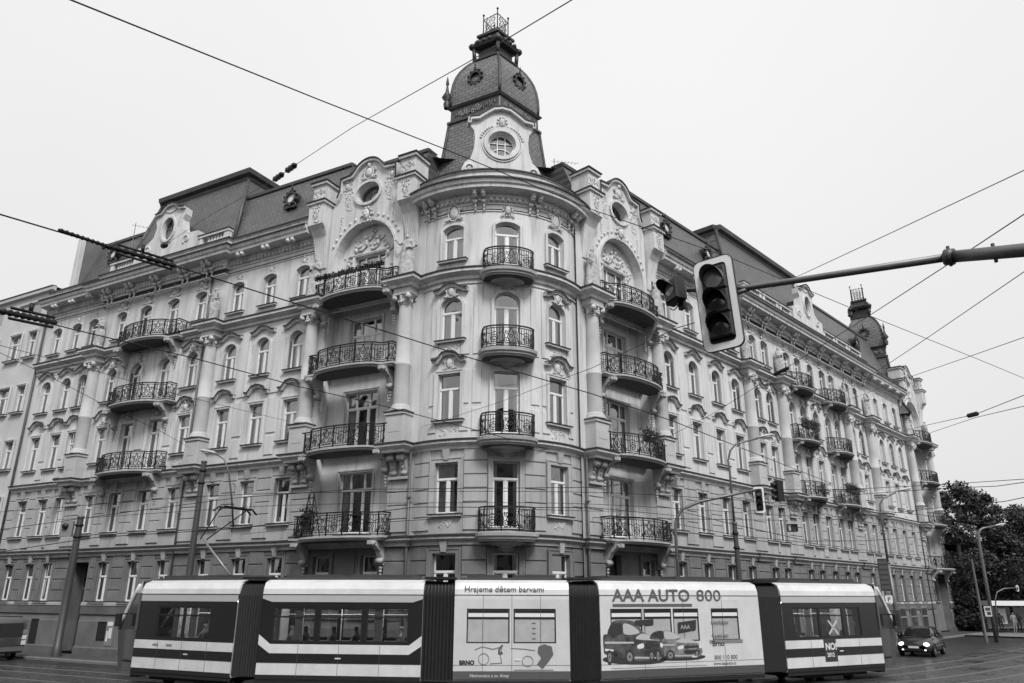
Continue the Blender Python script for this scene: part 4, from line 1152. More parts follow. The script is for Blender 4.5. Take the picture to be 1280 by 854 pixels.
# round dormers
def dormer_mesh():
    mb = MB(); 
    mb.band(arc(0, 0, .36, 0, 2 * PI, 16)[:-1], .13, -.7, .14, closed=True)
    for i in range(10): a = 2 * PI * i / 10; mb.ball((.46 * math.sin(a), .1, .46 * math.cos(a)), .09, .1, .09, 6, 4)
    mb.tube([(0, .05, .5), (0, .05, .75), (0, .05, 1.0)], [.09, .03, .015], 6); mb.ball((0, .05, .82), .06)
    for sg in (-1, 1): mb.tube([(x, .08, z) for x, z in spiral(sg * .3, -.55, .2, 1.1, PI / 2, sg)], .05, 5)
    mb.box(-.42, .42, -.3, .1, -.62, -.52)
    a = mb.mesh('dormer', M_copper)
    mb = MB(); mb.add([(.3 * math.sin(t), .02, .3 * math.cos(t)) for t in [2 * PI * i / 16 for i in range(16)]], [tuple(range(16))]); b = mb.mesh('pane', mat('dormer_glass', .75, .15, spec=.8))
    return a, b
DO, DP = dormer_mesh()
def place_dormer(M, par=None):
    o = add('dormer', DO, par or B, M); add('pane', DP, o, M)
for side, s, z in (('L', 14.6, 24.4), ('L', 30.3, 24.4), ('R', 14.5, 24.4), ('R', 46.0, 24.8), ('R', 19.5, 24.4)): place_dormer(frame(side, s, z, -.75))

# parapets with balusters
mb = MB(); mb.lathe([(.05, 0), (.05, .04), (.09, .12), (.04, .3), (.07, .36)], 8); ME_bal = mb.mesh('baluster', M_trim)
def parapet(side, s0, s1, off=.32, z=22.08, h=.82):
    M = frame(side, (s0 + s1) / 2, z, off); L = s1 - s0
    mb = MB(); mb.box(-L / 2, L / 2, -.2, .05, 0, .16); mb.box(-L / 2 - .04, L / 2 + .04, -.24, .1, h - .14, h)
    for sg in (-1, 1): mb.box(min(sg * L / 2, sg * (L / 2 - .35)), max(sg * L / 2, sg * (L / 2 - .35)), -.2, .05, .1, h - .1)
    o = add('parapet', (mb, M_trim), B, M)
    mb = MB(); mb.box(-L / 2 - .07, L / 2 + .07, -.27, .14, h, h + .05); add('flashing', (mb, M_flash), o, M)
    n = int((L - .9) / .24)
    for i in range(n): add('baluster', ME_bal, o, M @ Matrix.Translation((-L / 2 + .47 + .24 * i, -.08, .16)) @ Matrix.Scale(1.3, 4))
parapet('L', 18.1, 20.6); parapet('L', 26.0, 28.6)
for a, b in ((22.0, 24.6), (24.8, 27.2), (27.4, 29.4), (35.2, 37.5), (37.7, 40.2), (40.4, 43.2)): parapet('R', a, b)

# ornate attic gables with an oval window on both risalits
ol = [(-2.7, 22.05), (-2.7, 23.3), (-1.9, 23.35), (-1.35, 23.7), (-1.15, 24.4), (-1.3, 24.75), (-1.3, 25.15), (-.85, 25.2)] + arc(0, 24.8, .85, -1.0, 1.0, 8, .85) + [(.85, 25.2), (1.3, 25.15), (1.3, 24.75), (1.15, 24.4), (1.35, 23.7), (1.9, 23.35), (2.7, 23.3), (2.7, 22.05)]
ov2 = arc(0, 24.0, .5, 0, 2 * PI, 18, .72)[:-1]
mb = MB(); mb.loops([ol, ov2], -.35, .12); a1 = mb.mesh('attic_gable', M_trim)
mb = MB(); mb.band(ol[6:-6], .12, -.1, .28); mb.band(arc(0, 24.0, .6, 0, 2 * PI, 20, .82)[:-1], .12, .1, .22, closed=True)
for sg in (-1, 1): mb.tube([(x, .14, z) for x, z in spiral(sg * 1.75, 22.95, .32, 1.4, PI / 2, sg)], .05, 5)
a2 = mb.mesh('gable_moulding', M_trim)
mb = MB(); mb.band([(p[0], p[1] + .08) for p in ol[6:-6]], .05, -.12, .34); a3 = mb.mesh('flashing', M_flash)
mb = MB(); mb.add([(p[0], -.1, p[1]) for p in ov2], [tuple(range(len(ov2)))]); a4 = mb.mesh('pane', M_pane)
mb = MB(); mb.box(-.02, .02, -.1, -.05, 23.3, 24.7); mb.box(-.45, .45, -.1, -.05, 24.1, 24.14); mb.band(arc(0, 24.0, .48, 0, 2 * PI, 18, .7)[:-1], .06, -.12, -.04, closed=True); a5 = mb.mesh('oculus_window', M_wood)
for side, s in (('L', 23.3), ('R', 32.2)):
    M = frame(side, s, 0, .35)
    g = add('attic_gable', a1, B, M); add('gable_moulding', a2, g, M); add('flashing', a3, g, M); w_ = add('oculus_window', a5, B, M); add('pane', a4, w_, M)
    mb = MB(); mb.box(-.75, .75, -1.1, -.36, 22.1, 24.4); add('gable_back', (mb, M_slateL), g, M)
    orn(side, s, 25.2, 'swag', .47, .9); orn(side, s - .85, 24.3, 'fol2', .46, .5); orn(side, s + .85, 24.3, 'fol2', .46, .5); orn(side, s, 23.05, 'swag', .47, .7)

# --- domed turret -----------------------------------------------------------------
def turret(T, yaw, k, label=None, gable=True, zb=0.0):
    """rhombic plan turned to the corner; local +y faces the crossing"""
    M = Matrix.Translation((T[0], T[1], zb)) @ Matrix.Rotation(yaw, 4, 'Z') @ Matrix.Diagonal((k, k, k, 1))
    a, b = 1.85, 2.4
    def ring(s, z, n=6, rnd=.03):
        cs = [(0, a * s), (-b * s, 0), (0, -a * s), (b * s, 0)]; out = []
        for i in range(4):
            p, q = Vector(cs[i]), Vector(cs[(i + 1) % 4])
            for j in range(n): out.append((*p.lerp(q, lerp(rnd * .5, 1 - rnd * .5, j / (n - 1))), z))
        return out
    def loft(prof, m, name, par, n=6):
        mb = MB(); rs = [ring(s, z, n) for s, z in prof]; k_ = len(rs[0]); vs = [p for r in rs for p in r]
        fs = [(i * k_ + j, i * k_ + (j + 1) % k_, (i + 1) * k_ + (j + 1) % k_, (i + 1) * k_ + j) for i in range(len(rs) - 1) for j in range(k_)] + [tuple((len(rs) - 1) * k_ + j for j in range(k_))]
        mb.add(vs, fs); return add(name, (mb, m), par, M)
    t = loft([(1.75, 22.0), (1.45, 23.1), (1.28, 24.2), (1.17, 25.4), (1.1, 26.6), (1.05, 27.55)], M_slateD, 'turret', B)
    if label: t['label'] = label
    loft([(1.05, 27.5), (1.12, 27.55), (1.12, 27.68), (1.04, 27.72), (1.03, 28.45), (1.09, 28.5), (1.14, 28.62), (1.05, 28.7)], M_lead, 'turret_band', t)
    loft([(1.03, 28.66), (1.04, 29.2), (1.025, 29.7), (.99, 30.2), (.93, 30.65), (.84, 31.05), (.73, 31.4), (.6, 31.7), (.48, 31.9)], M_slateD, 'dome', t)
    mb = MB()
    for cx, cy in ((0, a), (-b, 0), (b, 0)):
        pts = [(cx * s * .99, cy * s * .99, z) for s, z in ((1.03, 28.66), (1.04, 29.2), (1.025, 29.7), (.99, 30.2), (.93, 30.65), (.84, 31.05), (.73, 31.4), (.6, 31.7), (.48, 31.9))]; mb.tube(pts, .09, 6)
        mb.tube([(cx * s, cy * s, z) for s, z in ((1.75, 22.0), (1.45, 23.1), (1.28, 24.2), (1.17, 25.4), (1.1, 26.6), (1.05, 27.55))], .09, 6)
    add('hip_moulding', (mb, M_copper), t, M, kind='stuff')
    loft([(.5, 31.85), (.56, 31.9), (.56, 32.0), (.42, 32.05), (.4, 32.7), (.6, 32.78), (.66, 32.95), (.6, 33.0), (.42, 33.3), (.4, 33.55), (.47, 33.6), (.47, 33.75), (.3, 33.8)], M_copper, 'lantern', t, 4)
    mb = MB()
    for cx, cy in ((0, a), (-b, 0), (b, 0), (0, -a)):
        mb.tube([(cx * .5, cy * .5, 32.0), (cx * .52, cy * .52, 32.75)], .12, 6); mb.ball((cx * .56, cy * .56, 32.9), .22, .22, .2, 8, 5); mb.ball((cx * .45, cy * .45, 33.2), .16, .16, .2, 8, 5)
    for i in range(4):
        c1 = [(0, a), (-b, 0), (0, -a), (b, 0)][i]; c2 = [(0, a), (-b, 0), (0, -a), (b, 0)][(i + 1) % 4]
        for q in (.3, .5, .7): mb.ball((lerp(c1[0], c2[0], q) * .62, lerp(c1[1], c2[1], q) * .62, 33.02), .14, .14, .14, 7, 4)
    add('lantern_ornament', (mb, M_copper), t, M)
    # open iron crown
    mb = MB(); rr = ring(.42, 0, 2, 0.0); cs = [(0, a * .38), (-b * .3, 0), (0, -a * .38), (b * .3, 0)]
    for i in range(4):
        p, q = Vector(cs[i]), Vector(cs[(i + 1) % 4])
        mb.tube([(p.x, p.y, 33.75), (p.x, p.y, 35.2)], .035, 5); mb.ball((p.x, p.y, 35.25), .07)
        for z in (33.95, 34.9): mb.tube([(p.x, p.y, z), (q.x, q.y, z)], .025, 4)
        for kx in (.25, .5, .75): c = p.lerp(q, kx); mb.tube([(c.x, c.y, 33.8), (c.x, c.y, 35.0)], .018, 4)
        for (kx, z) in ((.3, 34.25), (.7, 34.25), (.3, 34.65), (.7, 34.65)):
            c = p.lerp(q, kx); d = (q - p).normalized(); mb.tube([(c.x + d.x * .14 * math.cos(w), c.y + d.y * .14 * math.cos(w), z + .14 * math.sin(w)) for w in [PI * u / 4 for u in range(8)]], .02, 4, closed=True)
    add('iron_crown', (mb, M_iron), t, M)
    # relief panels in the band and round dormers on each face
    for i, (c1, c2) in enumerate((((b, 0), (0, a)), ((0, a), (-b, 0)), ((-b, 0), (0, -a)), ((0, -a), (b, 0)))):
        p, q = Vector(c1), Vector(c2); mid = (p + q) / 2; n = Vector((mid.x, mid.y)); d = (q - p).normalized(); n = Vector((d.y, -d.x)); n = n if n.dot(mid) > 0 else -n
        x = Vector((n.y, -n.x))
        Mf = Matrix(((x.x, n.x, 0, mid.x), (x.y, n.y, 0, mid.y), (0, 0, 1, 0), (0, 0, 0, 1)))
        mb = MB(); rd = random.Random(i)
        for u in range(22): mb.tube([(px_, .1, pz_) for px_, pz_ in spiral(-1.2 + u * .115, 28.08 + rd.uniform(-.12, .12), .14, 1.1, rd.random() * 6, rd.choice((-1, 1)), 8)], .022, 3)
        add('relief', (mb, mat('band_relief', .3, .7)), t, M @ Mf, kind='stuff')
        place_m = M @ Mf @ Matrix.Translation((0, -.03, 30.15)) @ Matrix.Rotation(-.12, 4, 'X') @ Matrix.Scale(.95, 4)
        o = add('dormer', DO, t, place_m)
    mb = MB(); mb.lathe([(.16, 28.6), (.2, 28.9), (.12, 29.1), (.3, 29.3), (.1, 29.7), (.05, 30.1), (.1, 30.2), (.02, 30.7)], 8, Matrix.Translation((b * 1.12, .0, 0)))
    add('pinnacle', (mb, M_copper), t, M)
    if gable:
        W = [(-1.98, 22.0), (-2.0, 23.2), (-1.85, 23.55), (-1.58, 23.8), (-1.4, 24.4), (-1.36, 25.0), (-1.42, 25.45), (-1.66, 25.75), (-1.66, 26.02), (-1.2, 26.12), (-.85, 26.42), (-.45, 26.72), (0, 26.82)]
        W = W + [(-x, z) for x, z in reversed(W[:-1])]
        oc = arc(0, 24.75, .68, 0, 2 * PI, 24)[:-1]
        Mg = M @ Matrix.Translation((0, 2.85, 0)); mb = MB(); mb.loops([W, oc], -.6, .0); g = add('turret_gable', (mb, M_trim), B, Mg)
        mb = MB(); mb.band(W[7:-7], .16, -.3, .22); mb.band(arc(0, 24.75, .82, 0, 2 * PI, 26)[:-1], .2, -.02, .12, closed=True); mb.band(arc(0, 24.75, 1.0, 0, 2 * PI, 26)[:-1], .05, -.02, .06, closed=True)
        for sg in (-1, 1): mb.tube([(x, .05, z) for x, z in spiral(sg * 1.58, 23.2, .34, 1.6, PI / 2, -sg, 20)], .06, 5)
        for sg in (-1, 1):
            for i in range(7): an = sg * (.45 + .14 * i); mb.ball((1.12 * math.sin(an), .03, 24.75 + 1.12 * math.cos(an)), .07, .05, .07, 6, 4)
        add('gable_moulding', (mb, M_trim), g, Mg)
        mb = MB(); mb.band([(x, z + .1) for x, z in W[7:-7]], .05, -.32, .27); add('flashing', (mb, M_flash), g, Mg)
        add('stucco_ornament', ORN['face'], g, Mg @ Matrix.Translation((0, 0, 26.0)) @ Matrix.Scale(.8, 4))
        mb = MB(); mb.box(-1.0, 1.0, -2.6, -.61, 22.8, 26.0); mb.tube([(0, -2.4, 25.75), (0, -.62, 25.75)], .95, 14); add('gable_back', (mb, M_lead), g, Mg)
        mb = MB(); mb.add([(x, -.3, z) for x, z in oc], [tuple(range(24))]); 
        mf = MB(); mf.band(arc(0, 24.75, .64, 0, 2 * PI, 24)[:-1], .08, -.3, -.2, closed=True)
        for x in (-.2, .2): mf.box(x - .02, x + .02, -.29, -.22, 24.15, 25.36)
        mf.band(arc(0, 24.0, .62, -.8, .8, 8), .035, -.29, -.23); mf.box(-.6, .6, -.29, -.23, 24.9, 24.93)
        w_ = add('oculus_window', (mf, M_white), B, Mg); add('pane', (mb, M_pane), w_, Mg)
        mb = MB(); mb.add([(x, -.55, z) for x, z in oc], [tuple(range(24))]); add('loft_wall', (mb, mat('loft_grey', .12, .9)), w_, Mg)
    return t
turret((T0.x, T0.y), PI + .159, 1.0, 'domed slate turret with open iron crown over the rounded corner')
turret((35.7, 72.3), -PI / 2 + .25, 1.08, 'smaller looking domed turret at the far right end of the block', gable=False, zb=-4.6)

# ------------------------------------------------------------------ neighbouring house on the left
f = F('L')
NB = thing('apartment_building', 'plain flat-roofed house with pale double windows, joined to the left end of the ornate block', 'building', (*fl(42, 0), 0))
M_nb = mat('neighbour_plaster', .56, .85, vary=.12, scale=.6, bump=.1)
rows = [(2.2, 1.5), (6.9, 1.5), (10.5, 1.85), (14.2, 1.85), (17.95, 1.75), (21.2, .95)]
nops = []
WK['pair'] = window_kind('pair', 1.3, 1.8, 0, .68, surround=.09)
WK['single'] = window_kind('single', .95, 1.8, 0, .68, surround=.09)
BK = B; B = NB
for z, h in rows[:-1]:
    for k_ in range(9):
        s0 = 36.35 + 4.55 * k_
        for key, s in (('single', s0), ('pair', s0 + 1.95)):
            nops.append(opening(key, s, z)); 
            if s < 48: place_window('L', s, key, z, 0, curtain=rw.choice(['half', 'narrow', 'full']))
for k_ in range(8): nops.append((36.1 + 4.55 * k_, 38.9 + 4.55 * k_, 20.9, 22.0))
mb = MB(); wall(mb, f, 34.93, 78, 0, 22.5, nops, off=-.05); add('wall', (mb, M_nb), NB)
for k_ in range(3):
    mb = MB(); a = 36.1 + 4.55 * k_
    M = frame('L', a + 1.4, 20.9, -.05); mb.loops([[(-1.4, 0), (-1.4, 1.1), (1.4, 1.1), (1.4, 0)], [(-1.32, .07), (-1.32, 1.03), (-.05, 1.03), (-.05, .07)], [(.05, .07), (.05, 1.03), (1.32, 1.03), (1.32, .07)]], -.2, -.12)
    o = add('window', (mb, M_white), NB, M); mb = MB(); mb.box(-1.35, 1.35, -.18, -.17, .05, 1.05); add('pane', (mb, M_pane), o, M)
mb = MB(); sweep(mb, [fl(78, 0), fl(34.95, 0)], [(-.1, 22.45), (.18, 22.5), (.2, 22.72), (-.1, 22.76)]); add('eaves', (mb, M_nb), NB)
mb = MB(); sweep(mb, [fl(78, 0), fl(34.95, 0)], [(-.1, 22.83), (.24, 22.79), (.24, 22.73), (-.1, 22.77)]); add('flashing', (mb, M_flash), NB)
mb = MB(); mb.add([f(78, .1, 22.74), f(34.95, .1, 22.74), f(34.95, -12, 22.76), f(78, -12, 22.76)], [(0, 1, 2, 3)]); add('flat_roof', (mb, M_lead), NB)
mb = MB()
for z in (.3, 6, 10, 14, 17.5, 20.5): mb.add([f(78, -.35, z), f(35.2, -.35, z), f(35.2, -4, z), f(78, -4, z)], [(0, 1, 2, 3)])
mb.add([f(78, -3, 0), f(35.2, -3, 0), f(35.2, -3, 22.4), f(78, -3, 22.4)], [(0, 1, 2, 3)]); add('floor_slabs', (mb, M_dark), NB)
mb = MB(); mb.tube([f(34.98, .1, 0), f(34.98, .1, 22.5)], .07, 8); add('drainpipe', (mb, M_lead), NB)
B = BK
for side, s in (('L', 19.25), ('R', 4.75), ('R', 52.7), ('L', 4.8)):
    mb = MB(); p = frame(side, s, 0, .1 if s > 6 else .2); mb.tube([(0, 0, .2), (0, 0, 22.0 if s > 6 else 9.0)], .055, 8, p); [mb.box(-.09, .09, -.1, .09, z, z + .06, p) for z in range(1, 9, 2)]
    add('drainpipe', (mb, mat('drainpipe', .14, .5, .3)), B)

# ------------------------------------------------------------------ unseen houses added across the crossing to dim lower floors and fill window reflections
def block(name, label, x0, x1, y0, y1, h):
    t = thing('apartment_building', label, 'building', ((x0 + x1) / 2, (y0 + y1) / 2, 0))
    m = mat('opposite_plaster', .16, .9, vary=.2, scale=.3)
    for (nm, g, L) in (('n', lambda s, o, z: (x0 + s, y1 + o, z), x1 - x0), ('s', lambda s, o, z: (x0 + s, y0 - o, z), x1 - x0), ('e', lambda s, o, z: (x1 + o, y0 + s, z), y1 - y0), ('w', lambda s, o, z: (x0 - o, y0 + s, z), y1 - y0)):
        ops = [(1.2 + 2.7 * i, 2.3 + 2.7 * i, 1.2 + 3.8 * j, 3.2 + 3.8 * j) for i in range(int((L - 1.5) / 2.7)) for j in range(int((h - 2) / 3.8))]
        mb = MB(); wall(mb, g, 0, L, 0, h, ops, depth=.25); w = add('wall', (mb, m), t)
    mb = MB(); mb.box(x0 + .26, x1 - .26, y0 + .26, y1 - .26, .1, h - .2); add('dark_rooms', (mb, mat('dark_room_glass', .03, .15, spec=.7)), t)
    mb = MB(); mb.box(x0 - .5, x1 + .5, y0 - .5, y1 + .5, h, h + .5); add('roof', (mb, M_lead), t)
block('a', 'dark unseen house added to block sky light, behind the viewer to the left', -52, -9, -26, -12, 21)
block('b', 'dark unseen house added to block sky light, behind the viewer to the right', 9, 30, -26, -12, 21)
block('c', 'dark unseen house added to block sky light, across the right hand street', 34, 50, -26, 18, 20)
block('d', 'dark unseen house added to block sky light, across the left hand street', -60, -40, -8, 22, 20)

# ------------------------------------------------------------------ the tram
M_tw = mat('tram_white', .70, .25, vary=.12, scale=1.3, spec=.6); M_tg = mat('tram_light_grey', .5, .3); M_td = mat('tram_dark_red', .022, .25, spec=.6)
M_tm = mat('tram_mid_grey', .10, .3, spec=.6); M_bel = mat('bellows_rubber', .02, .6, vary=.2, scale=5); M_und = mat('undercarriage', .015, .7)
M_tint = mat('tram_interior', .6, .7)
M_tube = mat('tram_ceiling_light', .8, .5); M_tube.node_tree.nodes['Principled BSDF'].inputs['Emission Color'].default_value = (1, 1, 1, 1); M_tube.node_tree.nodes['Principled BSDF'].inputs['Emission Strength'].default_value = 5.0; M_pole = mat('handrail', .6, .35); M_ad = mat('advert_grey', .62, .3, vary=.08, scale=1.5)
TRAM = thing('tram', 'long five-part low-floor tram with advertising wraps crossing in front of the corner', 'tram', (0, 26.85, 0))
W_T = 2.4
def sec_frame(p0, p1):
    a = Vector(p0); b = Vector(p1); x = (b - a).normalized(); y = Vector((-x.y, x.x))
    return Matrix(((x.x, y.x, 0, a.x), (x.y, y.y, 0, a.y), (0, 0, 1, 0), (0, 0, 0, 1))), (b - a).length
def local(M): return lambda s, o, z: tuple(M @ Vector((s, -o, z)))
def tram_section(name, p0, p1, wins, style, label):
    M, L = sec_frame(p0, p1); f = local(M)
    roof = MB(); prof = [(0, 3.12), (.02, 3.3), (.12, 3.5), (.4, 3.6), (2.0, 3.6), (2.28, 3.5), (2.38, 3.3), (2.4, 3.12)]
    roof.add([(0, y, z) for y, z in prof] + [(L, y, z) for y, z in prof], [(i, i + 1, 9 + i, 8 + i) for i in range(7)] + [tuple(range(8)), tuple(8 + i for i in range(8))], M)
    body = add('car_body', (roof, M_tw if style != 'cabroof' else M_tg), TRAM, I4, label)
    def strip(nm, z0, z1, m, ops=(), o=0.0, far=False):
        mb = MB(); wall(mb, f, 0, L, z0, z1, list(ops), off=o, depth=.06)
        add(nm, (mb, m), body); mb = MB()
        g = lambda s, q, z: tuple(M @ Vector((s, W_T + q, z)))
        wall(mb, g, 0, L, z0, z1, list(ops), off=0, depth=.06)
        return add(nm, (mb, m), body)
    oo = [(a, b, 1.6, 2.68) for a, b in wins]
    if style in ('plain', 'cab'):
        strip('roof_edge_panel', 2.87, 3.12, M_tg); strip('window_band', 1.52, 2.87, M_td, oo)
        strip('waist_band', 1.23, 1.52, M_tw); strip('side_panel', .93, 1.23, M_td); strip('skirt_panel', .56, .93, M_tw); strip('skirt_edge', .42, .56, M_und)
    else:
        strip('roof_edge_panel', 2.98, 3.12, M_tw); strip('wrapped_side', .75, 2.98, M_ad if style == 'ad1' else mat('advert_pale', .66, .3, vary=.08, scale=1.5), oo); strip('skirt_panel', .5, .75, M_tm)
    mb = MB(); mb.box(0, L, -.012, .0, 3.105, 3.125, M); add('roof_seam', (mb, M_und), body)
    # windows with a sliding upper light
    for a, b in wins:
        for y in (.03, W_T - .03):
            mb = MB(); mb.loops([[(a, 1.6), (b, 1.6), (b, 2.68), (a, 2.68)], [(a + .04, 1.64), (b - .04, 1.64), (b - .04, 2.64), (a + .04, 2.64)]], y - .02, y + .02, M); mb.box(a, b, y - .02, y + .02, 2.36, 2.41, M)
            w = add('window', (mb, M_und), body); mb = MB(); mb.add([(a, y, 1.6), (b, y, 1.6), (b, y, 2.68), (a, y, 2.68)], [(0, 1, 2, 3)], M); add('pane', (mb, M_tglass if style in ('plain', 'cab') or y > 1 else M_film), w)
            if style[:2] == 'ad' and y < 1:
                mb = MB(); mb.box(a + .05, b - .05, -.004, .006, 2.42, 2.54, M); add('blind', (mb, P_w0), w); mb = MB(); mb.box(a + .05, b - .05, -.004, .006, 2.55, 2.63, M); add('vent', (mb, M_und), w)
    # interior: floor, ceiling, end walls, seats, rails
    mb = MB(); mb.box(0, L, .05, W_T - .05, .42, .5, M); mb.box(0, L, .05, W_T - .05, 2.9, 2.95, M)
    for x in (0, L - .04): mb.box(x, x + .04, .05, .75, .5, 2.9, M); mb.box(x, x + .04, 1.65, 2.35, .5, 2.9, M)
    add('saloon', (mb, M_tint), body)
    if wins and style[:2] != 'ad':
        mb = MB(); mb.box(.3, L - .3, .5, .62, 2.84, 2.88, M); mb.box(.3, L - .3, 1.78, 1.9, 2.84, 2.88, M); add('ceiling_light', (mb, M_tube), body, kind='stuff')
        for x in [wins[0][0] + .75, wins[-1][0] + .25]: mb = MB(); mb.box(x, x + .28, .1, .16, .6, 2.8, M); add('door_post', (mb, M_tw), body)
    if wins:
        mb = MB(); x = wins[0][0] + .3
        while x < wins[-1][1] - .3:
            for y in (.3, 1.75): mb.box(x - .22, x + .22, y, y + .42, .95, 1.02, M); mb.box(x + .18, x + .24, y, y + .42, 1.0, 1.62, M)
            x += .85
        add('seats', (mb, mat('tram_seat', .2, .7)), body, kind='stuff')
        mb = MB(); x = wins[0][0] + .6
        while x < wins[-1][1]: mb.tube([(x, .95, .5), (x, .95, 2.9)], .02, 6, M); x += 1.5
        mb.tube([(wins[0][0], .8, 2.45), (wins[-1][1], .8, 2.45)], .018, 6, M); add('handrail', (mb, M_pole), body)
    # roof equipment
    mb = MB()
    for x0, x1 in ((L * .1, L * .42), (L * .52, L * .9)): mb.bbox(x0, x1, -2.05, -.5, 3.6, 3.78, .0, M @ Matrix.Scale(-1, 4, (0, 1, 0)))
    mb.box(L * .05, L * .95, .42, .5, 3.6, 3.68, M); add('roof_equipment', (mb, mat('roof_equipment', .06, .7)), body)
    # panel seams, skirt joints and a little road dirt along the bottom edge
    mb = MB()
    x = .0
    while x < L:
        if x > .2: mb.box(x - .006, x + .006, -.006, .001, .5, 1.5 if style[:2] != 'ad' else 3.1, M)
        x += L / 4
    mb.box(0, L, -.007, .001, .925, .935, M); add('panel_seam', (mb, mat('seam_dark', .08, .6)), body, kind='stuff')
    mb = MB(); mb.box(0, L, .02, .06, .3, .45, M); add('skirt_shadow_gap', (mb, M_und), body)
    # bogie below
    mb = MB(); mb.box(L * .15, L * .85, .25, 2.15, .18, .45, M)
    for x in (L * .3, L * .7):
        for y in (.45, 1.85): mb.tube([(x, y, .3), (x, y + .12, .3)], .3, 16, M)
    add('bogie', (mb, M_und), body)
    for x in (L * .5,) if style == 'plain' else (L * .55,):
        mb = MB(); mb.box(x - .1, x + .1, -.02, 0, 1.07, 1.11, M); add('side_lamp', (mb, mat('lamp_lens', .7, .2)), body)
    return M, L, body
A0, A1 = (-14.0, 30.1), (-9.55, 27.85)
MA, LA, BA_ = tram_section('A', A0, A1, [(1.05, 2.4), (2.45, 3.75)], 'cab', 'front section with the slanted driver cab at the left end')
B0, B1 = (-8.6, 27.56), (-2.97, 26.86)
MBm, LB, BB_ = tram_section('B', B0, B1, [(.45, 1.95), (2.1, 3.6), (3.75, 5.2)], 'plain', 'second section with three wide windows and dark stripe')
Cc0, Cc1 = (-1.9, 26.77), (1.95, 26.89)
MC, LC, BC_ = tram_section('C', Cc0, Cc1, [(.42, 1.85), (1.98, 3.4)], 'ad1', 'middle section wrapped in a pale poster with a waving figure')
D0, D1 = (3.0, 27.05), (9.2, 29.66)
MD, LD, BD_ = tram_section('D', D0, D1, [(.4, 1.65), (1.72, 2.85), (2.92, 4.0), (4.55, 5.75)], 'ad2', 'fourth section wrapped in a used car advert')
E0, E1 = (10.25, 30.25), (15.05, 32.85)
ME_, LE, BE_ = tram_section('E', E0, E1, [(.55, 1.95), (2.02, 3.3), (3.5, 4.35)], 'cab', 'rear section with cab and a dark sticker below its window')
# bellows
def bellows(Ma, xa, Mb, xb):
    mb = MB(); prof = [(0, .5), (0, 3.1), (.15, 3.45), (.42, 3.55), (1.98, 3.55), (2.25, 3.45), (2.4, 3.1), (2.4, .5)]; n = 18; vs = []
    for i in range(n + 1):
        t = i / n; e = .05 if i % 2 else 0.0
        for (y, z) in prof:
            yy = e + .04 if y == 0 else (y - e - .04 if y == 2.4 else y); p = (Ma @ Vector((xa, yy, z - e))).lerp(Mb @ Vector((xb, yy, z - e)), t); vs.append(p)
    m_ = len(prof); mb.add(vs, [(i * m_ + j, i * m_ + j + 1, (i + 1) * m_ + j + 1, (i + 1) * m_ + j) for i in range(n) for j in range(m_ - 1)])
    o = add('bellows', (mb, M_bel), TRAM)
    mb = MB(); q = [Ma @ Vector((xa + .0, .1, 3.62)), Mb @ Vector((xb, .1, 3.62)), Mb @ Vector((xb, 2.3, 3.62)), Ma @ Vector((xa, 2.3, 3.62))]
    mb.add([tuple(v) for v in q] + [(v.x, v.y, 3.7) for v in q], [(0, 1, 2, 3), (4, 5, 6, 7), (0, 1, 5, 4), (1, 2, 6, 5), (2, 3, 7, 6), (3, 0, 4, 7)]); add('roof_cover', (mb, M_und), o)
for a, la, b in ((MA, LA, MBm), (MBm, LB, MC), (MC, LC, MD), (MD, LD, ME_)): bellows(a, la, b, 0)
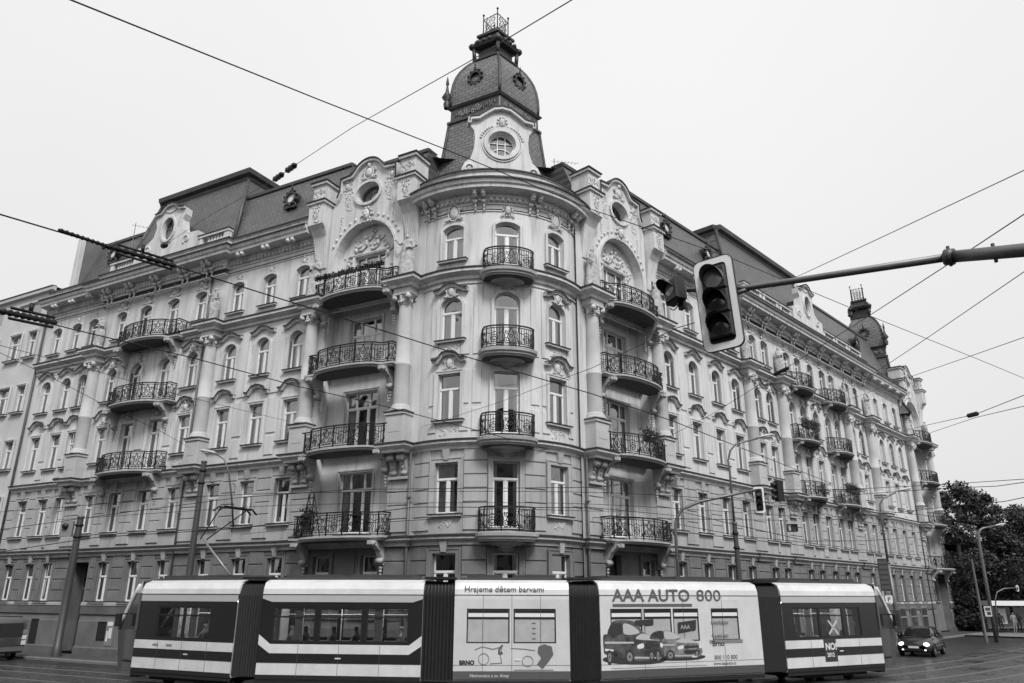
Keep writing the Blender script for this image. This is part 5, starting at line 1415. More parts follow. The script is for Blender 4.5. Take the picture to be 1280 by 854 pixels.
# cabs
def cab(M, L, sg, body):
    """nose beyond x=0 (sg=-1) or x=L (sg=1)"""
    x0 = 0 if sg < 0 else L
    zs = [.45, .95, 1.45, 1.85, 2.3, 2.75, 3.15, 3.45, 3.6]; ext = [1.3, 1.5, 1.7, 1.78, 1.4, 1.0, .6, .28, .03]
    def ringz(z, e): return [(x0, 0, z), (x0 + sg * e * .72, .02 + .12 * e, z), (x0 + sg * e * .94, .3 + .2 * e, z), (x0 + sg * e, 1.2, z), (x0 + sg * e * .94, 2.1 - .2 * e, z), (x0 + sg * e * .72, 2.38 - .12 * e, z), (x0, 2.4, z)]
    def part(i0, i1, j0, j1, nm, m, o=0):
        mb = MB(); vs = [p for i in range(i0, i1 + 1) for p in ringz(zs[i], ext[i])[j0:j1 + 1]]; k = j1 - j0 + 1
        mb.add(vs, [(i * k + j, i * k + j + 1, (i + 1) * k + j + 1, (i + 1) * k + j) for i in range(i1 - i0) for j in range(k - 1)], M, 0, True); return add(nm, (mb, m), body)
    nose = part(0, 3, 0, 6, 'cab_nose', mat('cab_nose_grey', .06, .25, spec=.8)); part(3, 6, 1, 5, 'windscreen', mat('dark_screen', .03, .06, spec=.8)); part(3, 6, 0, 1, 'side_window', mat('dark_screen', .03, .06, spec=.8)); part(3, 6, 5, 6, 'side_window', mat('dark_screen', .03, .06, spec=.8))
    part(6, 8, 0, 6, 'roof_front', M_tg)
    for j in (1, 5):
        mb = MB(); mb.tube([tuple(Vector(ringz(zs[i], ext[i])[j])) for i in range(3, 8)], .07, 6, M); add('screen_pillar', (mb, M_tw), body)
    mb = MB(); mb.tube([tuple(Vector(ringz(zs[i], ext[i])[0])) for i in range(3, 7)], .06, 4, M); add('door_pillar', (mb, M_tm), body)
    mb = MB(); r = ringz(.78, .83); mb.tube([r[j] for j in range(0, 7)], .05, 5, M); add('bumper', (mb, M_und), body)
    for j in (2, 4):
        mb = MB(); p = ringz(1.2, .98)[j]; mb.ball((p[0], p[1], p[2]), .13, .1, .09, 8, 6, M); add('headlight', (mb, mat('lamp_lens', .7, .2)), body)
    mb = MB(); p = ringz(2.3, .85)[1]; mb.box(p[0] - .12 + sg * .25, p[0] + .12 + sg * .25, -.22, -.1, 1.95, 2.4, M); mb.tube([(p[0] + sg * .1, .1, 2.4), (p[0] + sg * .25, -.15, 2.4)], .025, 5, M); add('mirror', (mb, M_und), body)
    mb = MB(); mb.box(min(x0, x0 + sg * .35), max(x0, x0 + sg * .35), .3, 2.1, .2, .5, M); add('underframe', (mb, M_und), body)
cab(MA, LA, -1, BA_); cab(ME_, LE, 1, BE_)
# pantograph on the front section
mb = MB(); px_ = 2.9
for y in (.75, 1.65): mb.tube([(px_ + .25, y, 3.75), (px_ + .9, y, 3.75)], .05, 5, MA)
mb.box(px_ - .4, px_ + 1.0, .6, 1.8, 3.66, 3.74, MA)
for x in (px_ - .3, px_ + .9):
    for y in (.7, 1.7): mb.ball((x, y, 3.68), .09, .09, .12, 7, 5, MA)
pan = add('pantograph', (mb, M_iron), TRAM)
mb = MB(); mb.tube([(px_ + .3, 1.2, 3.8), (px_ - 1.35, 1.2, 5.15)], .045, 6, MA); add('lower_arm', (mb, mat('panto_arm', .3, .4, .5)), pan)
for y0, y1 in ((1.05, .55), (1.35, 1.85)): mb = MB(); mb.tube([(px_ - 1.35, y0, 5.15), (px_ + .1, y1, 6.25)], .025, 5, MA); add('upper_arm', (mb, M_iron), pan)
mb = MB(); mb.tube([(px_ + .05, .25, 6.1), (px_ + .05, .5, 6.28), (px_ + .05, 1.9, 6.28), (px_ + .05, 2.15, 6.1)], .035, 5, MA); mb.tube([(px_ + .35, .25, 6.1), (px_ + .35, .5, 6.28), (px_ + .35, 1.9, 6.28), (px_ + .35, 2.15, 6.1)], .035, 5, MA)
for y in (.55, 1.85): mb.tube([(px_ + .05, y, 6.26), (px_ + .35, y, 6.26)], .025, 5, MA)
add('collector_head', (mb, M_iron), pan)
# slanted stripe ends of the second section
for sg, x in ((1, 0), (-1, LB)):
    mb = MB(); mb.add([(x, -.006, 1.5), (x + sg * .42, -.006, 1.23), (x + sg * .42, -.006, 1.52), (x, -.006, 1.82)], [(0, 1, 2, 3)], MBm); add('waist_band', (mb, M_tw), BB_)
    mb = MB(); mb.add([(x, -.005, 1.0), (x + sg * .42, -.005, 1.0), (x + sg * .42, -.005, 1.235), (x, -.005, 1.5)], [(0, 1, 2, 3)], MBm); add('side_panel', (mb, M_td), BB_)
    mb = MB(); mb.add([(x, -.005, 2.98), (x + sg * .38, -.005, 2.86), (x, -.005, 2.86)], [(0, 1, 2)], MBm); add('window_band', (mb, M_td), BB_)
# lettering and pictures
def letter(txt, Mx, x, z, size, m, par, bold=0.0, align='LEFT', sx=1.0):
    me = curve_mesh_from_text(txt, size, .002, m, bold, align)
    M = Mx @ Matrix.Translation((x, -.012, z)) @ Matrix.Rotation(PI / 2, 4, 'X') @ Matrix.Diagonal((sx, 1, 1, 1))
    return add('lettering', me, par, M)
def flat(pts, Mx, m, par, y=-.008, nm='print'):
    mb = MB(); mb.add([(p[0], y, p[1]) for p in pts], [tuple(range(len(pts)))], Mx); return add(nm, (mb, m), par)
P_d = mat('print_dark', .05, .4); P_g = mat('print_grey', .13, .4); P_m = mat('print_mid', .24, .4); P_l = mat('print_light', .5, .4); P_w = mat('print_white', .75, .4)
letter('AAA AUTO', MD, .5, 2.93, .56, P_g, BD_, .012, sx=1.12)
letter('800', MD, 3.95, 2.93, .56, P_g, BD_, .002, sx=1.3)
flat([(.5, 2.74), (3.75, 2.74), (3.75, 2.84), (.5, 2.84)], MD, P_g, BD_)
def rect(x0, x1, z0, z1): return [(x0, z0), (x1, z0), (x1, z1), (x0, z1)]
flat(rect(4.4, 5.85, 1.5, 1.62), MD, P_m, BD_)
letter('Brno', MD, 4.5, 1.42, .26, P_d, BD_, .004)
letter('Centrum', MD, 4.5, 1.7, .2, P_g, BD_); letter('autobazar', MD, 4.5, 2.15, .2, P_g, BD_)
letter('800 110 800', MD, 4.55, .98, .2, P_g, BD_); letter('www.aaaauto.cz', MD, 4.5, .8, .15, P_g, BD_)
def cat(P, n=4):
    out = []; k = len(P)
    for i in range(k):
        p0, p1, p2, p3 = [Vector(P[(i + d) % k]) for d in (-1, 0, 1, 2)]
        for j in range(n):
            t = j / n; q = .5 * ((2 * p1) + (p2 - p0) * t + (2 * p0 - 5 * p1 + 4 * p2 - p3) * t * t + (3 * p1 - p0 - 3 * p2 + p3) * t ** 3); out.append((q.x, q.y))
    return out
def print_car(x, z, w, h, m, estate):
    """three-quarter front view printed on the wrap, bonnet to the right"""
    Q = lambda P: [(x + u * w, z + v * h) for u, v in P]
    def pr(P, mm, d, sm=True): flat(cat(Q(P)) if sm else Q(P), MD, mm, BD_, -.008 - .0008 * d)
    pr([(.0, .08), (.3, .0), (.75, -.02), (1.02, .04), (.95, .14), (.1, .18)], P_d, 0)
    pr([(0, .35), (.0, .66), (.07, .7), (.13, .93), (.24, 1.0), (.42, 1.0), (.56, .93), (.68, .7), (.9, .6), (.99, .5), (1.0, .26), (.97, .12), (.6, .06), (.42, .12), (.05, .22)] if estate else
       [(0, .3), (.0, .6), (.06, .68), (.2, .9), (.38, .94), (.52, .84), (.64, .66), (.88, .54), (.98, .42), (1.0, .22), (.9, .1), (.6, .08), (.4, .12), (.03, .2)], m, 1)
    pr([(.08, .68), (.13, .88), (.3, .93), (.31, .68)], P_d, 2); pr([(.35, .68), (.34, .92), (.5, .86), (.6, .7)], P_l, 2)
    pr([(.6, .66), (.68, .68), (.9, .58), (.92, .52), (.55, .56)], P_l, 2)
    pr([(.02, .52), (.5, .5), (.5, .46), (.02, .47)], P_l, 2, False); pr([(.02, .36), (.16, .33), (.16, .3), (.02, .31)], P_w, 2, False)
    pr([(.66, .44), (.94, .45), (.94, .38), (.68, .36)], P_d, 3, False); pr([(.68, .3), (.93, .3), (.93, .2), (.7, .18)], P_d, 3); pr([(.56, .42), (.66, .46), (.66, .36), (.57, .34)], P_w, 3); pr([(.95, .46), (.99, .44), (.985, .36), (.95, .37)], P_w, 3)
    pr([(.5, .16), (.95, .13), (.95, .1), (.5, .12)], P_l, 3, False)
    for c, rx in ((.42, .06), (.09, .035), (.9, .03)):
        for k_, (r, mm) in enumerate(((1.3, P_d), (.8, P_m), (.25, P_d))): flat([(x + (c + rx * r * math.cos(t)) * w, z + (.16 + .13 * r * math.sin(t)) * h) for t in [2 * PI * i / 16 for i in range(16)]], MD, mm, BD_, -.0108 - .0006 * k_)
print_car(1.75, 1.0, 2.3, 1.02, mat('print_car_grey', .2, .3, vary=.7, scale=3), False); print_car(.1, .93, 2.35, 1.38, mat('print_car_dark', .10, .3, vary=.8, scale=3), True)
flat([(3.1, 1.88), (3.85, 1.98), (3.88, 2.3), (3.1, 2.22)], MD, P_d, BD_, -.009); letter('AAA', MD, 3.2, 2.0, .2, P_l, BD_)
flat([(1.35, 2.12), (2.1, 2.16), (2.1, 2.34), (1.35, 2.3)], MD, P_d, BD_, -.009)
flat(rect(.35, 4.2, .8, .815), MD, P_m, BD_)
letter('Hrajeme d\u011btem barvami', MC, .32, 3.22, .26, P_g, BC_, .002, sx=1.05)
letter('Nemocnice u sv. Anny', MC, .55, .57, .14, P_w, BC_)
letter('BRNO', MC, .2, .95, .18, P_d, BC_, .01)
def scribble(pts, r=.018, m=P_g): mb = MB(); mb.band(pts, r * 2, -.012, -.006, MC); add('print', (mb, m), BC_)
scribble([(1.0 + .17 * math.cos(t), 1.12 + .17 * math.sin(t)) for t in [PI * i / 8 for i in range(17)]], .012, P_m)
scribble([(.7, 1.4), (.95, 1.5), (1.3, 1.42), (1.6, 1.5), (1.55, 1.2), (1.6, 1.0), (1.2, .98)], .014, P_m)
scribble([(1.62, 1.55), (1.5, 1.4), (1.55, 1.25)], .03, P_g); scribble([(1.9, 1.45), (2.4, 1.42), (2.7, 1.38)], .012, P_m)
scribble([(2.45 + .18 * math.cos(t), 1.05 + .16 * math.sin(t)) for t in [PI * i / 8 for i in range(17)]], .012, P_m)
flat([(2.75, .95), (2.95, .82), (3.15, 1.05), (3.3, 1.25), (3.25, 1.5), (3.0, 1.58), (2.8, 1.5), (2.78, 1.3), (2.9, 1.15)], MC, P_g, BC_)
flat([(1.55 + .08 * math.cos(t), 1.3 + .05 * math.sin(t)) for t in [PI * i / 5 for i in range(10)]], MC, P_d, BC_, -.011)
flat([(2.0, .77), (2.0, .8), (3.3, .8), (3.3, .77)], MC, P_m, BC_)
for k_ in range(4): flat(rect(2.6 + .0 * k_, 2.72, 2.2 - .16 * k_, 2.24 - .16 * k_), MC, P_g, BC_, .025)
flat(rect(2.05, 2.75, .72, 1.55), ME_, P_d, BE_, -.006); letter('NO!', ME_, 2.12, 1.15, .34, P_w, BE_, .012); letter('2012', ME_, 2.18, .9, .2, P_w, BE_, .006)
for p0_, p1_ in (((2.45, 2.2), (2.95, 1.7)), ((2.95, 2.2), (2.45, 1.7))):
    mb = MB(); mb.band([p0_, p1_], .08, .0, .01, ME_); add('print', (mb, P_l), BE_)
flat(rect(1.0, 1.3, 1.33, 1.4), MA, P_m, BA_); flat(rect(1.7, 2.0, 1.33, 1.4), MA, P_m, BA_)
# riders
PERS = [skin_mesh([(0, 0, .0), (0, 0, .25), (0, 0, .45), (0, 0, .56), (0, .02, .64), (0, .02, .74), (.19, 0, .4), (.24, .08, .14), (.12, .26, .05), (-.19, 0, .4), (-.24, .08, .14), (-.12, .26, .05), (.1, .38, -.02), (.1, .42, -.42), (-.1, .38, -.02), (-.1, .42, -.42)],
        [(0, 1), (1, 2), (2, 3), (3, 4), (4, 5), (2, 6), (6, 7), (7, 8), (2, 9), (9, 10), (10, 11), (0, 12), (12, 13), (0, 14), (14, 15)],
        [(.17, .12), (.14, .1), (.18, .11), .05, (.085, .095), (.075, .09), .06, .05, .04, .06, .05, .04, .08, .06, .08, .06], mat(n, v, .8), 1, 'seated_person') for n, v in (('coat_dark', .02), ('coat_mid', .2), ('coat_pale', .5))]
RID = [(MA, 1.5, 0, 'rider in a pale coat at the first window behind the left cab'), (MA, 2.9, 1, 'rider in a grey coat at the second window behind the left cab'), (MBm, .9, 1, 'rider in a grey coat nearest the bellows in the tram section with three windows'),
       (MBm, 2.5, 0, 'dark-coated rider at left of the middle window in the section with three windows'), (MBm, 3.3, 0, 'dark-coated rider at right of the middle window in the section with three windows'), (MBm, 4.2, 0, 'dark-coated rider at left of the last window in the section with three windows'), (MBm, 4.9, 2, 'pale-coated rider at right of the last window in the section with three windows'),
       (MA, 1.9, 2, 'pale-coated rider close behind the first one near the left cab'), (MA, 3.4, 0, 'dark-coated rider at the rearmost window part near the left bellows'), (MBm, 1.5, 0, 'dark-coated rider at right of the first window in the section with three windows'), (ME_, 2.7, 0, 'dark-coated rider at the middle window behind the taped cross'), (ME_, 1.0, 0, 'dark-coated rider at the first window of the right end section'), (ME_, 3.9, 0, 'dark-coated driver at the last window beside the right cab')]
for Mx, x, i, lab in RID:
    M = Mx @ Matrix.Translation((x, .42 + .2 * (i % 2), 1.36)) @ Matrix.Rotation(PI / 2, 4, 'Z')
    thing('person', lab, 'person', M, 'riders inside the tram', PERS[i])

# ------------------------------------------------------------------ road vehicles
M_tyre = mat('tyre', .02, .8); M_rim = mat('alloy_rim', .4, .3, .8); M_lens = mat('lamp_lens', .7, .2)
M_lit = mat('lit_headlamp', .8, .2); M_lit.node_tree.nodes['Principled BSDF'].inputs['Emission Color'].default_value = (1, 1, 1, 1); M_lit.node_tree.nodes['Principled BSDF'].inputs['Emission Strength'].default_value = 1.0
def wheel(t, M, r=.31):
    mb = MB(); mb.lathe([(r * .62, -.1), (r * .95, -.1), (r, -.06), (r, .06), (r * .95, .1), (r * .62, .1)], 20, M @ Matrix.Rotation(PI / 2, 4, 'X')); w = add('wheel', (mb, M_tyre), t)
    for s_ in (-1, 1):
        mb = MB()
        for k_ in range(5):
            a = 2 * PI * k_ / 5; mb.add([(.03 * math.cos(a - 1.2), s_ * .09, .03 * math.sin(a - 1.2)), (r * .6 * math.cos(a - .22), s_ * .07, r * .6 * math.sin(a - .22)), (r * .6 * math.cos(a + .22), s_ * .07, r * .6 * math.sin(a + .22)), (.03 * math.cos(a + 1.2), s_ * .09, .03 * math.sin(a + 1.2))], [(0, 1, 2, 3)], M)
        mb.tube([(r * .61 * math.cos(a), s_ * .08, r * .61 * math.sin(a)) for a in [2 * PI * i / 16 for i in range(16)]], .02, 4, M, closed=True); mb.ball((0, s_ * .08, 0), .05, .03, .05, 6, 4, M); add('rim', (mb, M_rim), w)
def loft_x(st, m, name, par, M, smooth=True):
    """stations: (x, [(y,z)...]) mirrored in y"""
    mb = MB(); rows = []
    for x, pr in st: rows.append([(x, y, z) for y, z in pr] + [(x, -y, z) for y, z in reversed(pr)])
    k = len(rows[0]); mb.add([p for r in rows for p in r], [(i * k + j, i * k + (j + 1) % k, (i + 1) * k + (j + 1) % k, (i + 1) * k + j) for i in range(len(rows) - 1) for j in range(k)] + [tuple(range(k)), tuple((len(rows) - 1) * k + j for j in range(k))], M, 0, smooth)
    o = add(name, (mb, m), par); return o
def hatchback(M, label):
    t = thing('parked_car' if 0 else 'car', label, 'car', M)
    paint = mat('car_paint_black', .012, .18, spec=.8)
    def pr(w, zb, zm, zt, wt): return [(w * .86, zb), (w, zb + .12), (w * 1.0, zm), (w * .96, zt - .06), (wt, zt)]
    st = [(0, pr(.62, .28, .42, .6, .5)), (.1, pr(.76, .22, .5, .7, .6)), (.5, pr(.86, .2, .58, .84, .66)), (1.05, pr(.88, .2, .62, .95, .7)), (1.3, pr(.885, .2, .62, 1.0, .72)), (2.6, pr(.89, .2, .64, 1.02, .74)), (3.6, pr(.88, .2, .66, 1.04, .72)), (4.0, pr(.84, .24, .66, 1.02, .66)), (4.15, pr(.74, .3, .6, .9, .56))]
    b = loft_x(st, paint, 'body', t, M)
    def g(w, z0, z1, wt): return [(w, z0), (wt, z1)]
    cabst = [(1.1, [(.7, .96), (.66, .98)]), (1.75, [(.76, .98), (.58, 1.38)]), (2.1, [(.77, .99), (.58, 1.44)]), (2.9, [(.77, 1.0), (.58, 1.46)]), (3.6, [(.74, 1.02), (.55, 1.36)]), (3.98, [(.68, 1.02), (.6, 1.08)])]
    loft_x(cabst, mat('car_glass', .03, .05, spec=.9), 'window_glass', t, M)
    loft_x([(1.72, [(.6, 1.37), (.57, 1.4)]), (2.1, [(.6, 1.43), (.57, 1.47)]), (2.9, [(.6, 1.45), (.57, 1.49)]), (3.62, [(.57, 1.35), (.54, 1.4)])], paint, 'roof', t, M)
    for sg in (-1, 1):
        for P in ([(1.1, .72, .97), (1.74, .6, 1.4)], [(2.45, .78, 1.0), (2.45, .6, 1.46)], [(3.3, .77, 1.02), (3.55, .58, 1.4)], [(3.98, .68, 1.04), (3.6, .56, 1.38)]):
            mb = MB(); mb.tube([(x, sg * y, z) for x, y, z in P], .03, 5, M); add('pillar', (mb, paint), t)
        mb = MB(); mb.ball((.2, sg * .6, .62), .24, .18, .12, 10, 6, M); add('headlight', (mb, M_lit), t)
        mb = MB(); mb.ball((.05, sg * .55, .36), .07, .08, .06, 8, 5, M); add('fog_lamp', (mb, M_lit), t)
        mb = MB(); mb.ball((4.03, sg * .68, .85), .1, .12, .14, 8, 5, M); add('tail_light', (mb, P_m), t)
        mb = MB(); mb.ball((1.35, sg * .95, 1.05), .07, .11, .08, 8, 5, M); add('mirror', (mb, paint), t)
        mb = MB(); mb.box(1.25, 3.2, sg * .892 - .004, sg * .892 + .004, .52, .55, M); add('door_trim', (mb, M_rim), t)
        for x in (.82, 3.35):
            mb = MB(); mb.tube([(x + .37 * math.cos(a), sg * .885, .3 + .37 * math.sin(a)) for a in [PI * i / 8 for i in range(9)]], .035, 5, M); add('wheel_arch', (mb, M_und), t)
            wheel(t, M @ Matrix.Translation((x, sg * .8, .31)))
    mb = MB(); mb.box(-.03, .02, -.42, .42, .55, .6, M); mb.box(-.01, .03, -.45, .45, .3, .42, M); add('grille', (mb, M_und), t)
    mb = MB(); mb.box(-.05, -.03, -.26, .26, .44, .55, M); add('number_plate', (mb, P_w), t)
    mb = MB()
    for z in (.57, .6): mb.tube([(-.035, -.4, z), (-.05, 0, z), (-.035, .4, z)], .01, 4, M)
    add('chrome_trim', (mb, M_rim), t)
    return t
a = math.atan2(2.9, 2.5)
hatchback(Matrix.Translation((21.9, 44.1, 0)) @ Matrix.Rotation(R(52), 4, 'Z'), 'black hatchback with lit headlamps on the wet road right of the tram')
def van(M, label):
    t = thing('van', label, 'van', M); paint = mat('van_paint', .13, .3, spec=.6)
    def pr(w, zb, zt): return [(w * .9, zb), (w, zb + .1), (w, 1.0), (w * .93, zt - .25), (w * .8, zt - .03), (w * .6, zt)]
    loft_x([(0, pr(.85, .35, .95)), (.2, pr(.95, .3, 1.1)), (.9, pr(.97, .3, 1.25)), (1.6, pr(.97, .3, 1.93)), (2.0, pr(.97, .3, 1.98)), (4.4, pr(.97, .3, 1.98)), (4.74, pr(.96, .32, 1.94)), (4.8, pr(.93, .34, 1.88))], paint, 'body', t, M)
    gl = mat('car_glass', .03, .05, spec=.9)
    for sg in (-1, 1):
        for a_, b_ in ((1.75, 2.6), (2.68, 3.6), (3.68, 4.55)):
            mb = MB(); mb.add([(a_, sg * .985, 1.12), (b_, sg * .985, 1.12), (b_, sg * .93, 1.68), (a_ + (.0 if a_ > 2 else .15), sg * .93, 1.68)], [(0, 1, 2, 3)], M); add('window', (mb, gl), t)
        for x in (.85, 3.9): wheel(t, M @ Matrix.Translation((x, sg * .86, .33)), .33)
        for z, m in ((1.3, P_m), (1.05, M_lens), (.8, M_lens)): mb = MB(); mb.box(4.68, 4.84, sg * .84 - .1, sg * .84 + .1, z - .1, z + .1, M); add('tail_light', (mb, m), t)
        mb = MB(); mb.box(.3, 4.7, sg * .975 - .01, sg * .975 + .015, .72, .82, M); add('rubbing_strip', (mb, P_l), t)
        mb = MB(); mb.tube([(1.5, sg * .75, 2.0), (4.5, sg * .75, 2.0)], .025, 5, M); add('roof_rail', (mb, M_iron), t)
    mb = MB(); mb.add([(4.815, -.78, 1.08), (4.815, .78, 1.08), (4.815, .72, 1.72), (4.815, -.72, 1.72)], [(0, 1, 2, 3)], M); add('rear_window', (mb, gl), t)
    mb = MB(); mb.add([(.95, -.82, 1.25), (.95, .82, 1.25), (1.55, .74, 1.85), (1.55, -.74, 1.85)], [(0, 1, 2, 3)], M @ Matrix.Translation((-.03, 0, .02))); add('windscreen', (mb, gl), t)
    mb = MB(); mb.box(4.76, 4.92, -.9, .9, .42, .62, M); add('bumper', (mb, P_g), t)
van(Matrix.Translation((-29.0, 42.0, 0)) @ Matrix.Rotation(R(-28.4), 4, 'Z'), 'grey van cut by the left edge of the picture beside the pavement')

# ------------------------------------------------------------------ signals
M_sig = mat('signal_black', .018, .45, spec=.5); M_edge = mat('signal_white_edge', .85, .5); M_galv = mat('galvanised_steel', .17, .45, .5, vary=.2, scale=3); M_mast = mat('mast_dark', .09, .45, .4)
M_lensd = mat('signal_lens_dark', .04, .12, spec=1.0); M_lensr = mat('signal_lens_glass', .42, .18, spec=1.0)
def signal_frame(p, yaw): n = Vector((-math.sin(yaw), -math.cos(yaw), 0)); x = Vector((n.y, -n.x, 0)); return Matrix(((x.x, n.x, 0, p[0]), (x.y, n.y, 0, p[1]), (0, 0, 1, p[2]), (0, 0, 0, 1)))
def rrect(w, h, r, n=5):
    out = []
    for cx, cz, a in ((w / 2 - r, h / 2 - r, 0), (-w / 2 + r, h / 2 - r, PI / 2), (-w / 2 + r, -h / 2 + r, PI), (w / 2 - r, -h / 2 + r, 1.5 * PI)):
        out += [(cx + r * math.cos(a + PI / 2 * i / n), cz + r * math.sin(a + PI / 2 * i / n)) for i in range(n + 1)]
    return out
def traffic_head(t, M, w=.55, h=1.2, lit=None, plate=True, n=3):
    mb = MB(); mb.loops([rrect(w, h, .1)], -.02, .0, M); add('backplate', (mb, M_sig), t)
    mb = MB(); mb.loops([rrect(w - .012, h - .012, .095), rrect(w - .19, h - .19, .05)], .001, .012, M); add('plate_border', (mb, M_edge), t)
    mb = MB(); mb.loops([rrect(w, h, .1), rrect(w - .014, h - .014, .095)], -.025, .016, M); add('plate_rim', (mb, M_sig), t)
    s_ = (h - .3) / n
    for i in range(n):
        cz = h / 2 - .15 - s_ * (i + .5)
        mb = MB(); mb.bbox(-s_ * .5, s_ * .5, -.2, .07, cz - s_ * .5 + .004, cz + s_ * .5 - .004, .02, M); hs = add('lamp_housing', (mb, M_sig), t)
        r = s_ * .40
        mb = MB(); mb.add([(0, .115, cz)] + [(r * .5 * math.cos(a), .105, cz + r * .5 * math.sin(a)) for a in [2 * PI * k / 18 for k in range(18)]] + [(r * math.cos(a), .075, cz + r * math.sin(a)) for a in [2 * PI * k / 18 for k in range(18)]],
                          [(0, 1 + k, 1 + (k + 1) % 18) for k in range(18)] + [(1 + k, 19 + k, 19 + (k + 1) % 18, 1 + (k + 1) % 18) for k in range(18)], M, 0, True)
        add('lens', (mb, M_lensr if i == 0 else M_lensd), hs)
        mb = MB(); vs = []; n_ = 16
        for k in range(n_ + 1):
            a = lerp(-.35, PI + .35, k / n_); L = .04 + .17 * max(0, math.sin(a)) ** .7
            for rr in (r * 1.08, r * 1.14): vs += [(rr * math.cos(a), .06, cz + rr * math.sin(a)), (rr * math.cos(a) * .97, .07 + L, cz + rr * math.sin(a) * .97 - .02)]
        fs = []
        for k in range(n_):
            a = 4 * k; b = a + 4; fs += [(a, a + 1, b + 1, b), (a + 2, a + 3, b + 3, b + 2), (a + 1, a + 3, b + 3, b + 1)]
        mb.add(vs, fs, M, 0, True); add('visor', (mb, M_sig if i else mat('visor_pale', .16, .35)), hs)  # top visor is paler than the ones below
ARM = [(4.86, 6.5, 6.24), (4.46, 7.0, 6.40), (2.95, 8.85, 6.82), (2.35, 9.35, 7.0)]
ext = Vector(ARM[0]) + (Vector(ARM[0]) - Vector(ARM[1])) * 1.5; sag = Vector((ext.x + .9, ext.y - 1.1, ext.z - .7)); base = Vector((ext.x + 1.3, ext.y - 1.5, 0))
t = thing('traffic_light', 'big three-lamp traffic signal with pale-edged backplate on the long arm nearest the viewer', 'traffic light', (base.x, base.y, 0))
mb = MB(); mb.tube([ARM[1], ARM[2], ARM[3]], [.043, .036, .03], 12); add('arm', (mb, M_galv), t)
mb = MB(); mb.tube([tuple(base), (base.x, base.y, 4.4), (base.x - .1, base.y + .12, 5.1), tuple(sag), tuple(ext), ARM[0], ARM[1]], [.1, .085, .08, .075, .07, .068, .062], 14); add('mast', (mb, M_galv), t)
mb = MB(); d = (Vector(ARM[1]) - Vector(ARM[0])).normalized(); mb.tube([tuple(Vector(ARM[1]) - d * .04), tuple(Vector(ARM[1]) + d * .04)], .085, 14); mb.box(-.012, .012, -.012, .012, -.1, .12, Matrix.Translation(ARM[1])); add('clamp', (mb, M_mast), t); mb = MB(); mb.box(-.012, .012, -.012, .012, -.1, .1, Matrix.Translation(Vector(ARM[0]) + d * .25)); add('bolt', (mb, M_mast), t)
SP = (2.63, 8.95, 6.66)
traffic_head(t, signal_frame(SP, R(36)) @ Matrix.Rotation(R(3.0), 4, 'Y'), .53, 1.27)
mb = MB(); mb.tube([(3.0, 8.8, 6.8), (2.75, 8.98, 6.75)], .03, 8); add('bracket', (mb, M_galv), t)
t = thing('traffic_light', 'small black single-lamp signal at the tip of the arm, left of the big signal', 'traffic light', (2.14, 9.3, 6.6))
M = signal_frame((2.13, 9.3, 6.98), R(62)) @ Matrix.Rotation(.12, 4, 'Y') @ Matrix.Scale(.85, 4)
mb = MB(); mb.bbox(-.16, .16, -.14, .05, -.2, .18, .03, M); mb.box(-.06, .06, -.2, -.13, -.3, -.05, M); add('housing', (mb, M_sig), t)
mb = MB(); mb.add([(0, .07, 0)] + [(.1 * math.cos(a), .055, .1 * math.sin(a)) for a in [2 * PI * k / 14 for k in range(14)]], [(0, 1 + k, 1 + (k + 1) % 14) for k in range(14)], M); add('lens', (mb, M_lensr), t)
mb = MB(); vs = []
for k in range(13):
    a = lerp(-.3, PI + .3, k / 12); vs += [(.12 * math.cos(a), .04, .12 * math.sin(a)), (.13 * math.cos(a), .06 + .2 * max(0, math.sin(a)) ** .5, .13 * math.sin(a))]
mb.add(vs, [(2 * k, 2 * k + 1, 2 * k + 3, 2 * k + 2) for k in range(12)], M); mb.tube([tuple(M @ Vector((.09 * math.cos(a), .0, -.27 + .07 * math.sin(a)))) for a in [PI + PI * k / 8 for k in range(9)]], .008, 4); add('visor', (mb, M_sig), t)

def mast_signal(p0, pts, r, label, head=None, hyaw=0, hh=1.0, r1=None):
    t = thing('traffic_light', label, 'traffic light', (p0[0], p0[1], .12))
    mb = MB(); mb.tube([(p0[0], p0[1], .12)] + pts, [r * 1.3] + [r] * (len(pts) - 1) + [r * .7], 8); add('mast', (mb, M_galv), t)
    if head: traffic_head(t, signal_frame(head, hyaw), .46 * hh, 1.15 * hh)
    return t
mast_signal((7.1, 33.5), [(7.1, 33.5, 5.73), (7.16, 33.5, 6.25), (7.43, 33.5, 6.68), (8.26, 33.5, 7.02), (9.26, 33.5, 7.23), (11.13, 33.5, 7.62)], .07, 'traffic signal on a curved mast arm behind the tram, seen beside the ground lamp post', (10.85, 33.45, 7.1), R(20), 1.0)
t = thing('signal_box', 'small open-fronted black box hung on the cables right of the curved mast signal', 'signal box', (12.0, 33, 5.87)); mb = MB(); M = signal_frame((12.0, 33, 5.87), R(10)); mb.loops([rrect(.42, .32, .02), rrect(.34, .24, .01)], -.15, .08, M); mb.box(-.05, .05, -.12, .05, -.14, .14, M); add('housing', (mb, M_sig), t)
mb = MB(); mb.box(-.17, -.06, -.1, -.08, -.12, .12, M); add('lens', (mb, M_lensr), t)
t = thing('traffic_light', 'pair of dark signal heads hung back to back right of the curved mast signal', 'traffic light', (11.75, 33.6, 7.3)); mb = MB(); M = signal_frame((11.75, 33.6, 7.5), R(70)); mb.bbox(-.16, .16, -.2, .1, -.45, .45, .03, M); add('housing', (mb, M_sig), t)
mb = MB(); [mb.tube([(0, .1, z), (0, .28, z - .02)], .11, 8, M) for z in (-.28, 0, .28)]; add('visor', (mb, M_sig), t)
